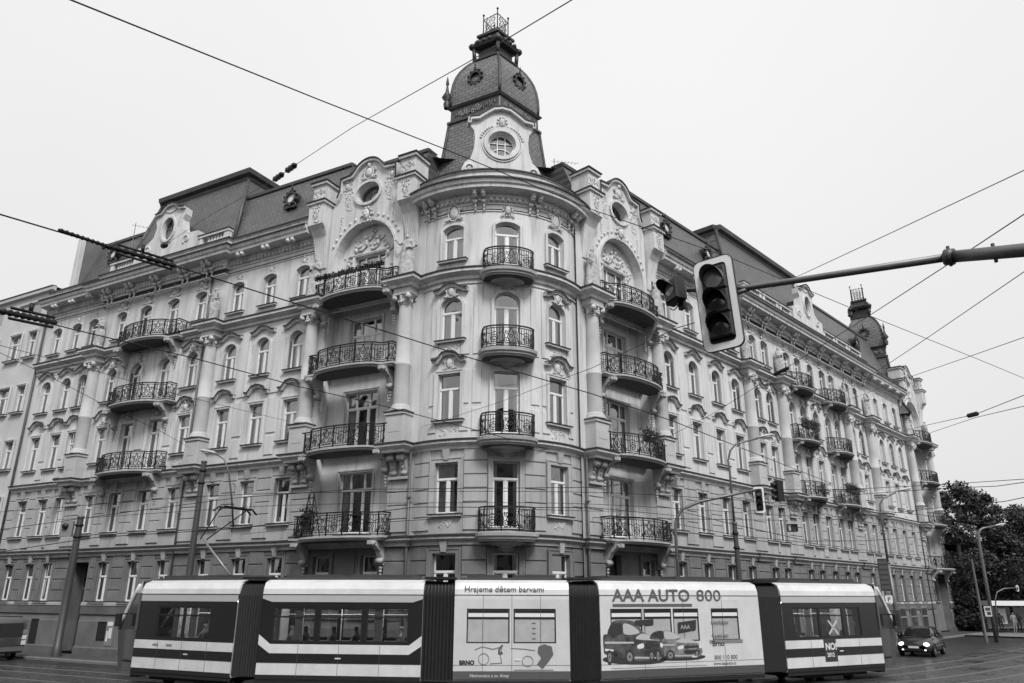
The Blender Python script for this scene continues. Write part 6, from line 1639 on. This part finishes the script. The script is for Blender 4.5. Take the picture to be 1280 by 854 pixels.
mast_signal((38.6, 64), [(38.95, 64, 2.9), (39.2, 64, 3.45), (39.8, 64, 3.72), (40.9, 64, 3.8)], .05, 'thin curved signal mast standing by the park shelter at far right', (40.85, 63.9, 3.75), R(30), .45)

# ------------------------------------------------------------------ lamp posts and poles
def lamp(base, pts, r0, r1, head, hdir, label, split=None, wallmount=False, group=None):
    t = thing('street_lamp', label, 'street lamp', base, group)
    n = len(pts)
    if split:
        mb = MB(); mb.tube([base, (base[0] + (pts[0][0] - base[0]) * .5, base[1], split * .5), (pts[0][0], pts[0][1], split)], [r0 * 1.15, r0, r0 * .9], 10); mb.tube([(pts[0][0], pts[0][1], split - .04), (pts[0][0], pts[0][1], split + .05)], r0 * 1.1, 10); add('pole', (mb, M_galv), t)
        mb = MB(); mb.tube([(pts[0][0], pts[0][1], split)] + pts, [r1 * 1.4] + [r1] * n, 8); add('lamp_arm', (mb, M_galv), t)
    else: mb = MB(); mb.tube([base] + pts, [r0] + [lerp(r0, r1, (i + 1) / n) for i in range(n)], 8); add('pole', (mb, M_galv), t)
    M = Matrix.Translation(head) @ Matrix.Rotation(math.atan2(hdir[1], hdir[0]), 4, 'Z') @ Matrix.Rotation(-.18, 4, 'Y')
    mb = MB(); mb.tube([(-.25, 0, 0), (-.1, 0, .02), (.2, 0, .03), (.5, 0, .02), (.62, 0, .0)], [.05, .09, .12, .1, .03], 8, M @ Matrix.Diagonal((1, 1.3, .7, 1))); h = add('lamp_head', (mb, mat('lamp_head_pale', .5, .4)), t)
    mb = MB(); mb.ball((.25, 0, -.04), .26, .12, .09, 10, 5, M); add('lamp_glass', (mb, mat('lamp_glass', .6, .2)), h)
    return t
lamp((10.4, 36, .12), [(10.4, 36, 8.9), (10.37, 36, 9.24), (10.52, 36, 9.73), (10.82, 36, 10.06), (11.89, 36, 10.33)], .1, .045, (12.1, 36, 10.4), (1, 0), 'street lamp with curved arm behind the tram, right of the mast with the curved arm', split=5.9)
lamp((22.2, 46, .12), [(22.1, 46, 7.71), (22.15, 46, 8.35), (22.4, 46, 8.7), (23.2, 46, 9.05)], .12, .05, (23.6, 46, 9.2), (1, .1), 'tall lamp post with dark boards on it, next to the black car', split=4.96)
lamp((34.86, 58.07, 0), [(34.9, 58.07, 4.55), (34.94, 58.07, 6.91), (35.02, 58.07, 7.59), (35.25, 58.07, 7.9), (35.52, 58.07, 8.0), (36.3, 58.07, 8.14)], .13, .06, (36.6, 58.07, 8.2), (1, 0), 'tall curved street lamp in front of the park trees')
LAMPW = lamp((-13.45, 37.4, 6.2), [(-13.5, 36.9, 7.42), (-13.66, 36.5, 8.71), (-13.97, 36.5, 9.33), (-14.4, 36.5, 9.58)], .045, .035, (-14.6, 36.5, 9.65), (-1, 0), 'thin lamp arm fixed to the left front above the tram')
mb = MB()
for z in (6.4, 7.3, 8.2): mb.tube([(-13.5, 36.8, z), (-13.7, 37.8, z)], .02, 5)
add('wall_clip', (mb, M_galv), LAMPW)
# boards on the post beside the car
t = thing('sign', 'dark slatted advertising board on the lamp post beside the black car', 'sign', (21.8, 45.9, 3.2)); M = signal_frame((21.7, 45.85, 4.3), R(20)); mb = MB(); mb.bbox(-.26, .26, -.05, .05, -.9, .9, .01, M); add('board', (mb, mat('board_dark', .05, .5)), t)
for i in range(6): mb = MB(); mb.box(-.22, .22, .05, .06, -.8 + .28 * i, -.62 + .28 * i, M); add('panel', (mb, mat('board_grey', .09, .5)), t)
t = thing('sign', 'small parking sign with letter P under the dark slatted board', 'sign', (21.8, 45.8, 2.5)); M = signal_frame((21.75, 45.8, 2.95), R(10)); mb = MB(); mb.loops([rrect(.4, .4, .04)], -.01, .01, M); add('panel', (mb, P_w), t)
me = curve_mesh_from_text('P', .34, .002, P_d, .006, 'CENTER'); add('lettering', me, t, M @ Matrix.Translation((0, .014, -.12)) @ Matrix.Rotation(PI, 4, 'Z') @ Matrix.Rotation(PI / 2, 4, 'X'))
t = thing('sign', 'tall narrow dark board low on the lamp post beside the black car', 'sign', (21.9, 45.8, 1.2)); M = signal_frame((22.05, 45.8, 1.75), R(20)); mb = MB(); mb.bbox(-.2, .2, -.05, .05, -.6, .6, .01, M); add('board', (mb, mat('board_dark', .05, .5)), t)
def pole(p, top, r, label, extra=True, group=None):
    t = thing('pole', label, 'pole', (p[0], p[1], p[2]))
    mb = MB(); mb.lathe([(r * 1.25, 0), (r * 1.2, .5), (r * 1.02, .55), (r, (top - p[2]) * .5), (r * .8, top - p[2])], 14, Matrix.Translation(p)); add('shaft', (mb, M_mast if r > .1 else M_galv), t)
    mb = MB(); mb.lathe([(r, 0), (r * .95, .06), (0, .1)], 12, Matrix.Translation((p[0], p[1], top))); add('cap', (mb, M_mast), t)
    if extra:
        for z in (top - .4, top - 1.0): mb = MB(); mb.tube([(p[0], p[1], z - .05), (p[0], p[1], z + .05)], r * 1.1, 12); add('collar', (mb, M_iron), t)
    return t
pole((-22.88, 40.92, .12), 6.95, .19, 'thick dark catenary pole on the left pavement beside the street door')
t = thing('cctv_camera', 'small pale box with a dark lens at the top of the thick left pole', 'camera box', (-23.3, 40.8, 6.4)); mb = MB(); mb.box(-23.75, -23.1, 40.7, 40.85, 5.95, 6.75); add('housing', (mb, P_m), t); mb = MB(); mb.tube([(-23.45, 40.7, 6.5), (-23.45, 40.55, 6.48)], .14, 10); add('lens', (mb, M_sig), t)
pole((-15.0, 36.7, .12), 9.2, .15, 'dark catenary pole rising behind the front section of the tram')
pole((9.6, 33.2, .12), 6.05, .12, 'pale catenary pole rising just behind the advert section of the tram')
pole((33.83, 57.54, 0), 5.6, .09, 'short straight pole left of the tall lamp before the park', extra=False)
t = thing('sign', 'small round-topped notice board on the pavement edge by the park', 'sign', (33.9, 57.4, 1.7)); mb = MB(); M = signal_frame((34.3, 57.5, 2.1), 0); mb.loops([rrect(.5, .7, .05)], -.02, .02, M); add('panel', (mb, P_l), t); mb = MB(); mb.box(-.18, .18, .021, .026, .05, .25, M); mb.box(-.18, .1, .021, .026, -.25, -.02, M); add('print', (mb, P_d), t)

# ------------------------------------------------------------------ overhead cables
WIRES = [
    ('long thin cable from top left past the turret gable to the right edge', [(-14.45, -7.77, 5.0), (-6.58, 9.0, 11.49), (-4.24, 14.0, 13.42), (-1.68, 17.0, 14.09), (2.49, 21.0, 14.55), (7.91, 25.0, 14.79), (15.74, 31.0, 14.79), (23.25, 36.0, 14.42), (27.55, 39.0, 14.25), (55.0, 58.13, 13.12)], 0.014),
    ('cable from the top edge down to the left attic gable, with ribbed insulator', [(8.42, -5.04, 5.0), (0.97, 10.0, 12.45), (-1.01, 14.0, 14.43), (-4.98, 20.0, 16.82), (-7.92, 24.0, 17.98), (-9.36, 26.0, 18.53), (-13.83, 31.0, 19.69), (-21.43, 41.87, 23.29)], 0.011),
    ('thick cable with a black section insulator crossing the left front and sagging to the right', [(-21.76, -11.5, 6.35), (-11.41, 15.0, 11.12), (-10.43, 17.5, 11.57), (-9.26, 19.0, 11.67), (-6.0, 22.0, 11.51), (-1.44, 26.0, 11.22), (3.18, 29.0, 10.7), (6.72, 31.0, 10.07), (23.18, 54.89, 10.83)], 0.02),
    ('cable with a black insulator at the left edge, running down past the big loggia', [(-14.9, -9.26, 5.0), (-10.9, 15.0, 8.82), (-10.57, 17.0, 9.13), (-8.9, 20.0, 9.35), (-6.82, 23.0, 9.36), (-4.86, 25.5, 9.43), (-1.33, 29.0, 9.21), (2.1, 32.54, 8.98)], 0.015),
    ('thin cable crossing the far left fourth storey windows', [(-15.94, -11.5, 10.42), (-15.69, 22.0, 10.11), (-15.67, 24.5, 10.09), (-15.25, 27.0, 9.83), (-14.68, 31.0, 9.56), (-16.83, 39.38, 10.36)], 0.009),
    ('thin cable running over the leftmost balconies towards the loggia', [(-13.96, -11.5, 5.01), (-14.31, 20.0, 9.69), (-14.36, 24.0, 10.28), (-12.99, 28.0, 10.4), (-11.08, 36.27, 11.19)], 0.009),
    ('thin cable rising to the right edge, highest of those right of the turret', [(11.42, -11.5, 5.92), (9.32, 12.0, 10.48), (8.92, 16.5, 11.35), (8.76, 20.0, 12.11), (16.34, 47.64, 22.37)], 0.01),
    ('thin cable tied to the thick signal arm, falling left to the building', [(3.48, -7.07, 5.0), (6.85, 9.0, 7.97), (7.27, 11.0, 8.34), (8.12, 16.0, 9.16), (8.66, 23.0, 9.95), (7.55, 28.0, 9.62), (6.68, 31.0, 9.46), (4.49, 35.09, 8.74)], 0.009),
    ('thin cable falling from the right edge across the far turret', [(3.91, -11.5, 6.01), (9.63, 13.0, 8.91), (11.03, 19.0, 9.62), (11.57, 22.0, 9.89), (24.72, 56.52, 17.46)], 0.009),
    ('thin cable from the right edge to the far end gable', [(9.18, -11.5, 5.19), (14.38, 20.0, 10.02), (14.88, 23.0, 10.48), (16.71, 30.0, 11.8), (27.13, 59.06, 18.12)], 0.011),
    ('upper of two cables with an insulator right of the far end gable', [(6.55, -11.5, 5.69), (16.83, 24.0, 9.39), (18.28, 29.0, 9.92), (22.37, 40.0, 11.87), (34.76, 67.14, 17.13)], 0.014),
    ('lower of two cables right of the far end gable', [(8.91, -2.07, 5.0), (16.75, 24.0, 9.02), (18.26, 29.0, 9.79), (22.56, 40.0, 11.47), (34.37, 66.74, 15.95)], 0.012),
    ('thin cable from behind the signal to the rounded corner balconies', [(2.45, 9.5, 6.59), (2.43, 10.5, 6.87), (1.77, 16.0, 7.89), (-0.57, 24.0, 9.04), (-3.98, 32.43, 10.07)], 0.007),
    ('upper of the level cables above the park trees', [(19.61, 5.56, 5.0), (20.31, 30.0, 7.53), (20.48, 36.0, 8.15), (17.7, 40.0, 8.43), (15.91, 47.18, 9.37)], 0.014),
    ('middle of the level cables above the park trees', [(11.37, 5.89, 5.0), (17.58, 26.0, 6.83), (18.5, 29.0, 7.11), (19.38, 34.0, 7.7), (16.77, 38.0, 7.89), (13.53, 44.66, 7.74)], 0.014),
    ('lowest of the level cables above the park trees, with insulators', [(9.38, -0.58, 5.0), (17.47, 26.0, 6.32), (18.07, 28.0, 6.42), (19.56, 34.0, 6.91), (22.57, 54.24, 8.19)], 0.014),
    ('level cable between the right hand signal mast and the lamp post', [(3.57, 34.12, 6.38), (6.57, 30.0, 5.95), (17.57, 48.94, 7.66)], 0.016),
    ('sloping cable from the small post to the far lamp post', [(8.78, 39.64, 7.21), (9.11, 31.0, 5.79), (12.98, 34.0, 5.39), (17.25, 38.0, 5.68), (35.34, 67.76, 7.98)], 0.015),
    ('second sloping cable just under the one between small post and far lamp post', [(8.36, 39.19, 6.56), (8.98, 31.0, 5.41), (12.97, 34.0, 5.32), (28.68, 60.7, 6.38)], 0.014),
    ('uppermost level cable above the tram roof', [(-25.21, 31.72, 5.0), (-19.82, 30.0, 5.46), (-13.55, 28.0, 6.0), (-9.24, 26.0, 6.24), (-5.45, 26.0, 6.52), (2.75, 26.0, 6.62), (8.83, 39.69, 8.94)], 0.012),
    ('second level cable above the tram roof', [(-18.37, 27.1, 4.39), (-17.67, 27.0, 4.48), (-14.17, 26.5, 4.94), (-9.47, 25.5, 5.14), (-6.21, 25.0, 5.43), (-3.11, 25.0, 5.83), (2.68, 25.5, 5.88), (8.66, 39.5, 6.99)], 0.014),
    ('third level cable above the tram roof', [(-13.07, 37.35, 5.85), (-5.27, 25.5, 5.33), (-1.28, 25.0, 5.52), (0.72, 25.0, 5.76), (5.26, 35.91, 6.82)], 0.011),
    ('cable from the lamp post across the park trees to the right edge', [(29.31, 61.37, 6.41), (28.17, 50.0, 5.47), (32.75, 50.0, 5.34), (44.25, 50.0, 5.0)], 0.015),
]
CB = {}
for lab, pts, r in WIRES:
    q = []
    for i in range(len(pts) - 1):
        a, b = Vector(pts[i]), Vector(pts[i + 1])
        for k_ in range(3): q.append(a.lerp(b, k_ / 3))
    q.append(Vector(pts[-1]))
    mb = MB(); mb.tube([tuple(p) for p in q], r, 5); t = thing('cable', lab, 'cable', tuple(q[len(q) // 2]), 'overhead cables across the crossing'); add('wire', (mb, M_iron), t); CB[lab] = t
def insulator(t, a, b, r, rods=False, ribs=7):
    a, b = Vector(a), Vector(b); d = b - a; mb = MB(); n = ribs * 2
    mb.tube([tuple(a.lerp(b, i / n)) for i in range(n + 1)], [r * (1.0 if i % 2 else .55) for i in range(n + 1)], 8)
    if rods:
        up = Vector((0, 0, 1)); sd_ = d.cross(up).normalized()
        for k_ in (1, -1): mb.tube([tuple(a.lerp(b, .15) + up * .12 * k_ + sd_ * .02), tuple(a.lerp(b, .95) + up * .12 * k_)], .035, 5)
        mb.tube([tuple(a.lerp(b, .5) + up * .12), tuple(a.lerp(b, .5) + up * .33)], .05, 5)
    add('insulator', (mb, M_iron), t)
tw = {k: v for k, v in CB.items()}
def cb(s): return next(v for k, v in CB.items() if k.startswith(s))
insulator(cb('thick cable with'), (-10.43, 17.5, 11.57), (-9.26, 19.0, 11.67), .085, True, 9)
insulator(cb('thick cable with'), (-10.9, 16.3, 11.4), (-10.43, 17.5, 11.57), .06, False, 9)
insulator(cb('cable with a black'), (-10.9, 15.0, 8.82), (-10.69, 16.6, 9.13), .08, True, 9)
insulator(cb('cable from the top'), (-7.92, 24.0, 17.98), (-8.5, 24.8, 18.2), .12, False, 3)
insulator(cb('cable from the top'), (-8.75, 25.15, 18.29), (-9.36, 26.0, 18.53), .12, False, 3)
insulator(cb('cable from the top'), (-18.5, 36.5, 20.8), (-18.94, 37.0, 20.95), .16, False, 2)
insulator(cb('thin cable tied'), (8.61, 22.5, 9.85), (8.52, 23.5, 9.93), .07, False, 6)
insulator(cb('upper of two cables wi'), (18.35, 29.0, 9.95), (18.57, 30.0, 10.08), .1, False, 4)
# contact wire over the track
for o_, lab in ((-1.2, 'contact wire for the pantograph, following the curve of the tram'), (2.0, 'second contact wire, over the nearer track')):
    mb = MB(); sm = []
    for i, p in enumerate(track):
        d = (track[min(i + 1, len(track) - 1)] - track[max(i - 1, 0)]).normalized(); n = Vector((d.y, -d.x)); q = p + n * o_; sm.append((q.x, q.y, 6.31))
    mb.tube(sm[14:76], .012, 4); t = thing('cable', lab, 'cable', sm[45], 'overhead cables across the crossing'); add('wire', (mb, M_iron), t)

# ------------------------------------------------------------------ trees beyond the crossing
def leaf_mat(name, v):
    m = mat(name, v, .55, spec=.3, vary=.35, scale=.9); return m
M_leaf = leaf_mat('foliage', .055); M_leaf2 = leaf_mat('foliage_pale', .085); M_bark = mat('bark', .05, .9, vary=.3, scale=4, bump=.5, bscale=12)
def crown_mesh(seed, rx, rz, n, ls, m, flat=False):
    rd = random.Random(seed); vs = []; fs = []; cl = []
    for i in range(60):
        a = rd.uniform(0, 2 * PI); u = rd.uniform(-.8, 1); q = math.sqrt(max(0, 1 - u * u)) * rd.uniform(.55, 1.0)
        cl.append((Vector((rx * q * math.cos(a), rx * q * math.sin(a), rz * u)), rd.uniform(.12, .3) * rx))
    for i in range(n):
        c, r = rd.choice(cl); d = Vector((rd.gauss(0, 1), rd.gauss(0, 1), rd.gauss(0, 1))).normalized(); p = c + d * r * rd.uniform(.5, 1.1); p.z = c.z + (p.z - c.z) * .75
        s = ls * rd.uniform(.6, 1.4); x = Vector((rd.gauss(0, 1), rd.gauss(0, 1), rd.gauss(0, .6))).normalized(); y = x.cross(Vector((rd.gauss(0, 1), rd.gauss(0, 1), rd.gauss(0, 1)))).normalized()
        o = len(vs); vs += [p - x * s, p + y * s * .45, p + x * s, p - y * s * .45]; fs.append((o, o + 1, o + 2, o + 3))
    mb = MB(); mb.add(vs, fs); return mb.mesh('crown', m)
CR = [crown_mesh(1, 4.6, 5.0, 30000, .15, M_leaf), crown_mesh(2, 4.2, 3.6, 26000, .13, M_leaf2), crown_mesh(3, 3.2, 4.2, 18000, .15, M_leaf)]
def tree(x, y, h, i, k, label, group='trees at the edge of the park'):
    t = thing('tree', label, 'tree', (x, y, .1), group); rd = random.Random(int(x * 10)); mb = MB(); tr = h * .55
    mb.tube([(x, y, 0), (x + .1, y, tr * .4), (x - .1, y, tr * .8), (x + .2, y, tr * 1.3)], [.42, .3, .24, .12], 9)
    for j in range(6):
        a = j * 1.05 + rd.random(); z = tr * rd.uniform(.5, .95); l = rd.uniform(2, 3.3); mb.tube([(x, y, z), (x + l * .5 * math.cos(a), y + l * .5 * math.sin(a), z + l * .45), (x + l * math.cos(a), y + l * math.sin(a), z + l)], [.16, .1, .04], 6)
    add('trunk', (mb, M_bark), t); add('crown', CR[i], t, Matrix.Translation((x, y, h - 5.0 * k)) @ Matrix.Rotation(x * 3.1, 4, 'Z') @ Matrix.Scale(k, 4))
tree(43.6, 76, 13.3, 0, 1.15, 'tallest dark tree right behind the far end of the ornate block')
tree(48.5, 77, 12.0, 0, 1.1, 'dark broad tree in the middle of the park edge')
tree(53.5, 76, 11.2, 0, 1.05, 'dark tree at the right edge of the picture')
tree(46.0, 78.5, 9.2, 1, 1.0, 'paler bushy tree in front of the tall dark ones, behind the tall lamp')
tree(50.5, 79, 9.0, 1, 1.05, 'paler bushy tree at the right edge above the shelter')
tree(41.6, 75.5, 6.6, 2, .9, 'low dark bushy tree next to the building corner')
tree(57, 80, 12.5, 0, 1.2, 'dark tree farthest right behind the others')
tree(40.5, 82, 11.0, 2, 1.3, 'dark tree farthest back behind the building corner')
mb = MB(); rd = random.Random(5)
vs = []; fs = []
for i in range(16000):
    x = rd.uniform(39.5, 62); y = 74.5 + rd.uniform(0, 2.2) + (x - 42) * .05; z = rd.uniform(.1, 4.2 + .5 * math.sin(x * 1.3)); s = rd.uniform(.12, .3); a = Vector((rd.gauss(0, 1), rd.gauss(0, 1), rd.gauss(0, 1))).normalized(); b = a.cross(Vector((rd.gauss(0, 1), rd.gauss(0, 1), rd.gauss(0, 1)))).normalized(); p = Vector((x, y, z)); o = len(vs)
    vs += [p - a * s, p + b * s * .5, p + a * s, p - b * s * .5]; fs.append((o, o + 1, o + 2, o + 3))
mb.add(vs, fs); thing('hedge', 'dark overgrown hedge under the park trees', 'hedge', (0, 0, 0), None, mb.mesh('hedge', M_leaf))

# ------------------------------------------------------------------ shelter and people waiting
t = thing('bus_shelter', 'bus shelter with a pale roof edge at the far right', 'bus shelter', (45.2, 71, .1))
mb = MB(); mb.box(42.3, 50, 70.2, 72, 2.35, 2.75); add('roof', (mb, P_w), t)
for x in (42.5, 45, 47.5, 49.8): mb = MB(); mb.tube([(x, 71.8, .1), (x, 71.8, 2.4)], .05, 6); add('post', (mb, M_mast), t)
for x in (42.6, 45.1, 47.6): mb = MB(); mb.box(x, x + 2.2, 71.78, 71.8, .4, 2.2); add('glass_panel', (mb, mat('shelter_glass', .12, .1, spec=.7)), t)
mb = MB(); mb.box(43.6, 44.3, 71.6, 71.7, .8, 2.1); add('poster', (mb, P_w), t)
mb = MB(); mb.box(43, 49, 71.2, 71.6, .5, .56); add('bench', (mb, M_wood), t)
WALK = [figure(p, mat(n, v, .8), 1.74, False, 2) for p, n, v in ((3, 'coat_dark', .05), (0, 'coat_mid', .2), (2, 'coat_dark', .05), (3, 'coat_pale', .45))]
for (x, y, i, a, lab) in ((42.7, 70.0, 0, 2.9, 'person in dark clothes standing nearest the tall lamp, left of the shelter'), (43.6, 69.6, 1, 3.3, 'person in grey at the left end of the shelter'), (44.3, 70.0, 2, 2.5, 'person in dark clothes with folded arms before the white poster'), (44.9, 69.5, 0, 3.5, 'person in dark clothes just right of the white poster'), (45.6, 69.9, 3, 3.0, 'person in a pale coat under the right part of the shelter'), (38.9, 66.2, 2, 3.1, 'person in dark clothes beside the park notice board')):
    t = thing('person', lab, 'person', Matrix.Translation((x, y, .1)) @ Matrix.Rotation(a, 4, 'Z'), 'people waiting by the park', WALK[i])

# ------------------------------------------------------------------ things on balconies and roofs
def plant_mesh(seed, L, h, n, dp=.22):
    rd = random.Random(seed); vs = []; fs = []
    for i in range(n):
        p = Vector((rd.uniform(-L / 2, L / 2), rd.uniform(-dp, dp), rd.uniform(0, h) * rd.uniform(.5, 1))); s = rd.uniform(.03, .08)
        a = Vector((rd.gauss(0, 1), rd.gauss(0, 1), rd.gauss(0, 1))).normalized(); b = a.cross(Vector((0.3, rd.gauss(0, 1), 1))).normalized(); o = len(vs); vs += [p - a * s, p + b * s * .5, p + a * s, p - b * s * .5]; fs.append((o, o + 1, o + 2, o + 3))
    mb = MB(); mb.add(vs, fs); return mb.mesh('foliage', M_leaf)
PLM = [plant_mesh(1, 1.3, .55, 700), plant_mesh(2, .7, .9, 600), plant_mesh(3, 4.2, .28, 1500, .1)]
mb = MB(); mb.bbox(-.6, .6, -.12, .12, -.2, .0, .02); ME_boxp = mb.mesh('planter', mat('planter', .08, .7))
mb = MB(); mb.lathe([(.12, -.3), (.18, 0), (.2, .0), (.17, .0)], 10); ME_pot = mb.mesh('pot', mat('planter', .08, .7))
def plant(side, s, z, off, kind, label):
    M = frame(side, s, z, off); t = thing('potted_plant', label, 'plant', M, 'plants on the balconies')
    add('planter', ME_boxp if kind == 0 else ME_pot, t, M); add('foliage', PLM[kind], t, M)
plant('R', 8.7, 10.3, 1.1, 0, 'leafy flower box on the rail of the second balcony up, right loggia')
plant('R', 9.9, 9.65, .7, 1, 'bushy potted plant at the right end of the second balcony up, right loggia')
plant('R', 28.6, 14.2, .75, 0, 'flower box trailing from the middle balcony of the first column of small balconies')
plant('R', 29.8, 14.2, .85, 0, 'second flower box on the middle balcony of the first column of small balconies')
plant('R', 35.0, 10.4, .8, 0, 'flower box on the lowest balcony of the second column of small balconies')
plant('R', 36.2, 10.4, .75, 0, 'right flower box on the lowest balcony of the second column of small balconies')
plant('L', 9.9, 6.1, .7, 1, 'climbing plant in a pot on the lowest loggia balcony by the ladder')
plant('R', 56.2, 6.2, 1.0, 1, 'potted plant on the lowest balcony of the far end loggia')
M = frame('L', 8.35, 17.8, 1.05); t = thing('garland', 'dark leafy garland along the rail of the topmost left loggia balcony', 'garland', M); add('foliage', PLM[2], t, M)
M = frame('L', 9.95, 5.48, .55); t = thing('ladder', 'dark wooden step ladder standing on the lowest balcony of the left loggia', 'ladder', M)
for sg in (-1, 1): mb = MB(); mb.tube([(sg * .27, .2, 0), (sg * .14, 0, 1.95)], .035, 5, M); add('rail', (mb, M_iron), t)
for i in range(6): mb = MB(); w_ = lerp(.26, .15, i / 5); mb.box(-w_, w_, .17 - .03 * i - .05, .17 - .03 * i + .05, .25 + .3 * i, .29 + .3 * i, M); add('rung', (mb, M_iron), t)
mb = MB(); [mb.tube([(sg * .24, -.5, 0), (sg * .14, -.02, 1.9)], .025, 5, M) for sg in (-1, 1)]; add('prop', (mb, M_iron), t)
def antenna(p, a, label):
    M = Matrix.Translation(p) @ Matrix.Rotation(a, 4, 'Z'); t = thing('antenna', label, 'antenna', M)
    mb = MB(); mb.tube([(0, 0, -2.5), (0, 0, 1.4)], .022, 5, M); add('mast', (mb, M_galv), t)
    mb = MB()
    for z, L, n in ((1.2, 1.6, 7), (.4, 1.8, 8)):
        mb.tube([(-.2, 0, z), (L, 0, z + .05)], .014, 4, M)
        for i in range(n): mb.tube([(L * i / n, -.22, z + .02), (L * i / n, .22, z + .02)], .009, 3, M)
    mb.tube([(.3, 0, -.6), (1.3, 0, -.1)], .012, 4, M); add('aerial', (mb, M_galv), t)
antenna((2.6, 41, 27.6), .2, 'television aerial on the roof just right of the turret')
antenna((-24.6, 44.2, 24.7), .5, 'television aerial on the roof at the far left')

t = thing('poster', 'small pale poster on the plinth wall beside the cab of the tram', 'poster', frame('L', 23.35, .6, .06))
mb = MB(); mb.box(-.3, .3, -.004, .01, 0, 1.25, frame('L', 23.35, .6, .06)); add('panel', (mb, P_m), t)
mb = MB()
for x0, x1, z0, z1 in ((-.22, .22, .95, 1.15), (-.2, .05, .35, .85), (.08, .22, .2, .7)): mb.box(x0, x1, .011, .014, z0, z1, frame('L', 23.35, .6, .06))
add('print', (mb, P_w), t, kind='stuff')
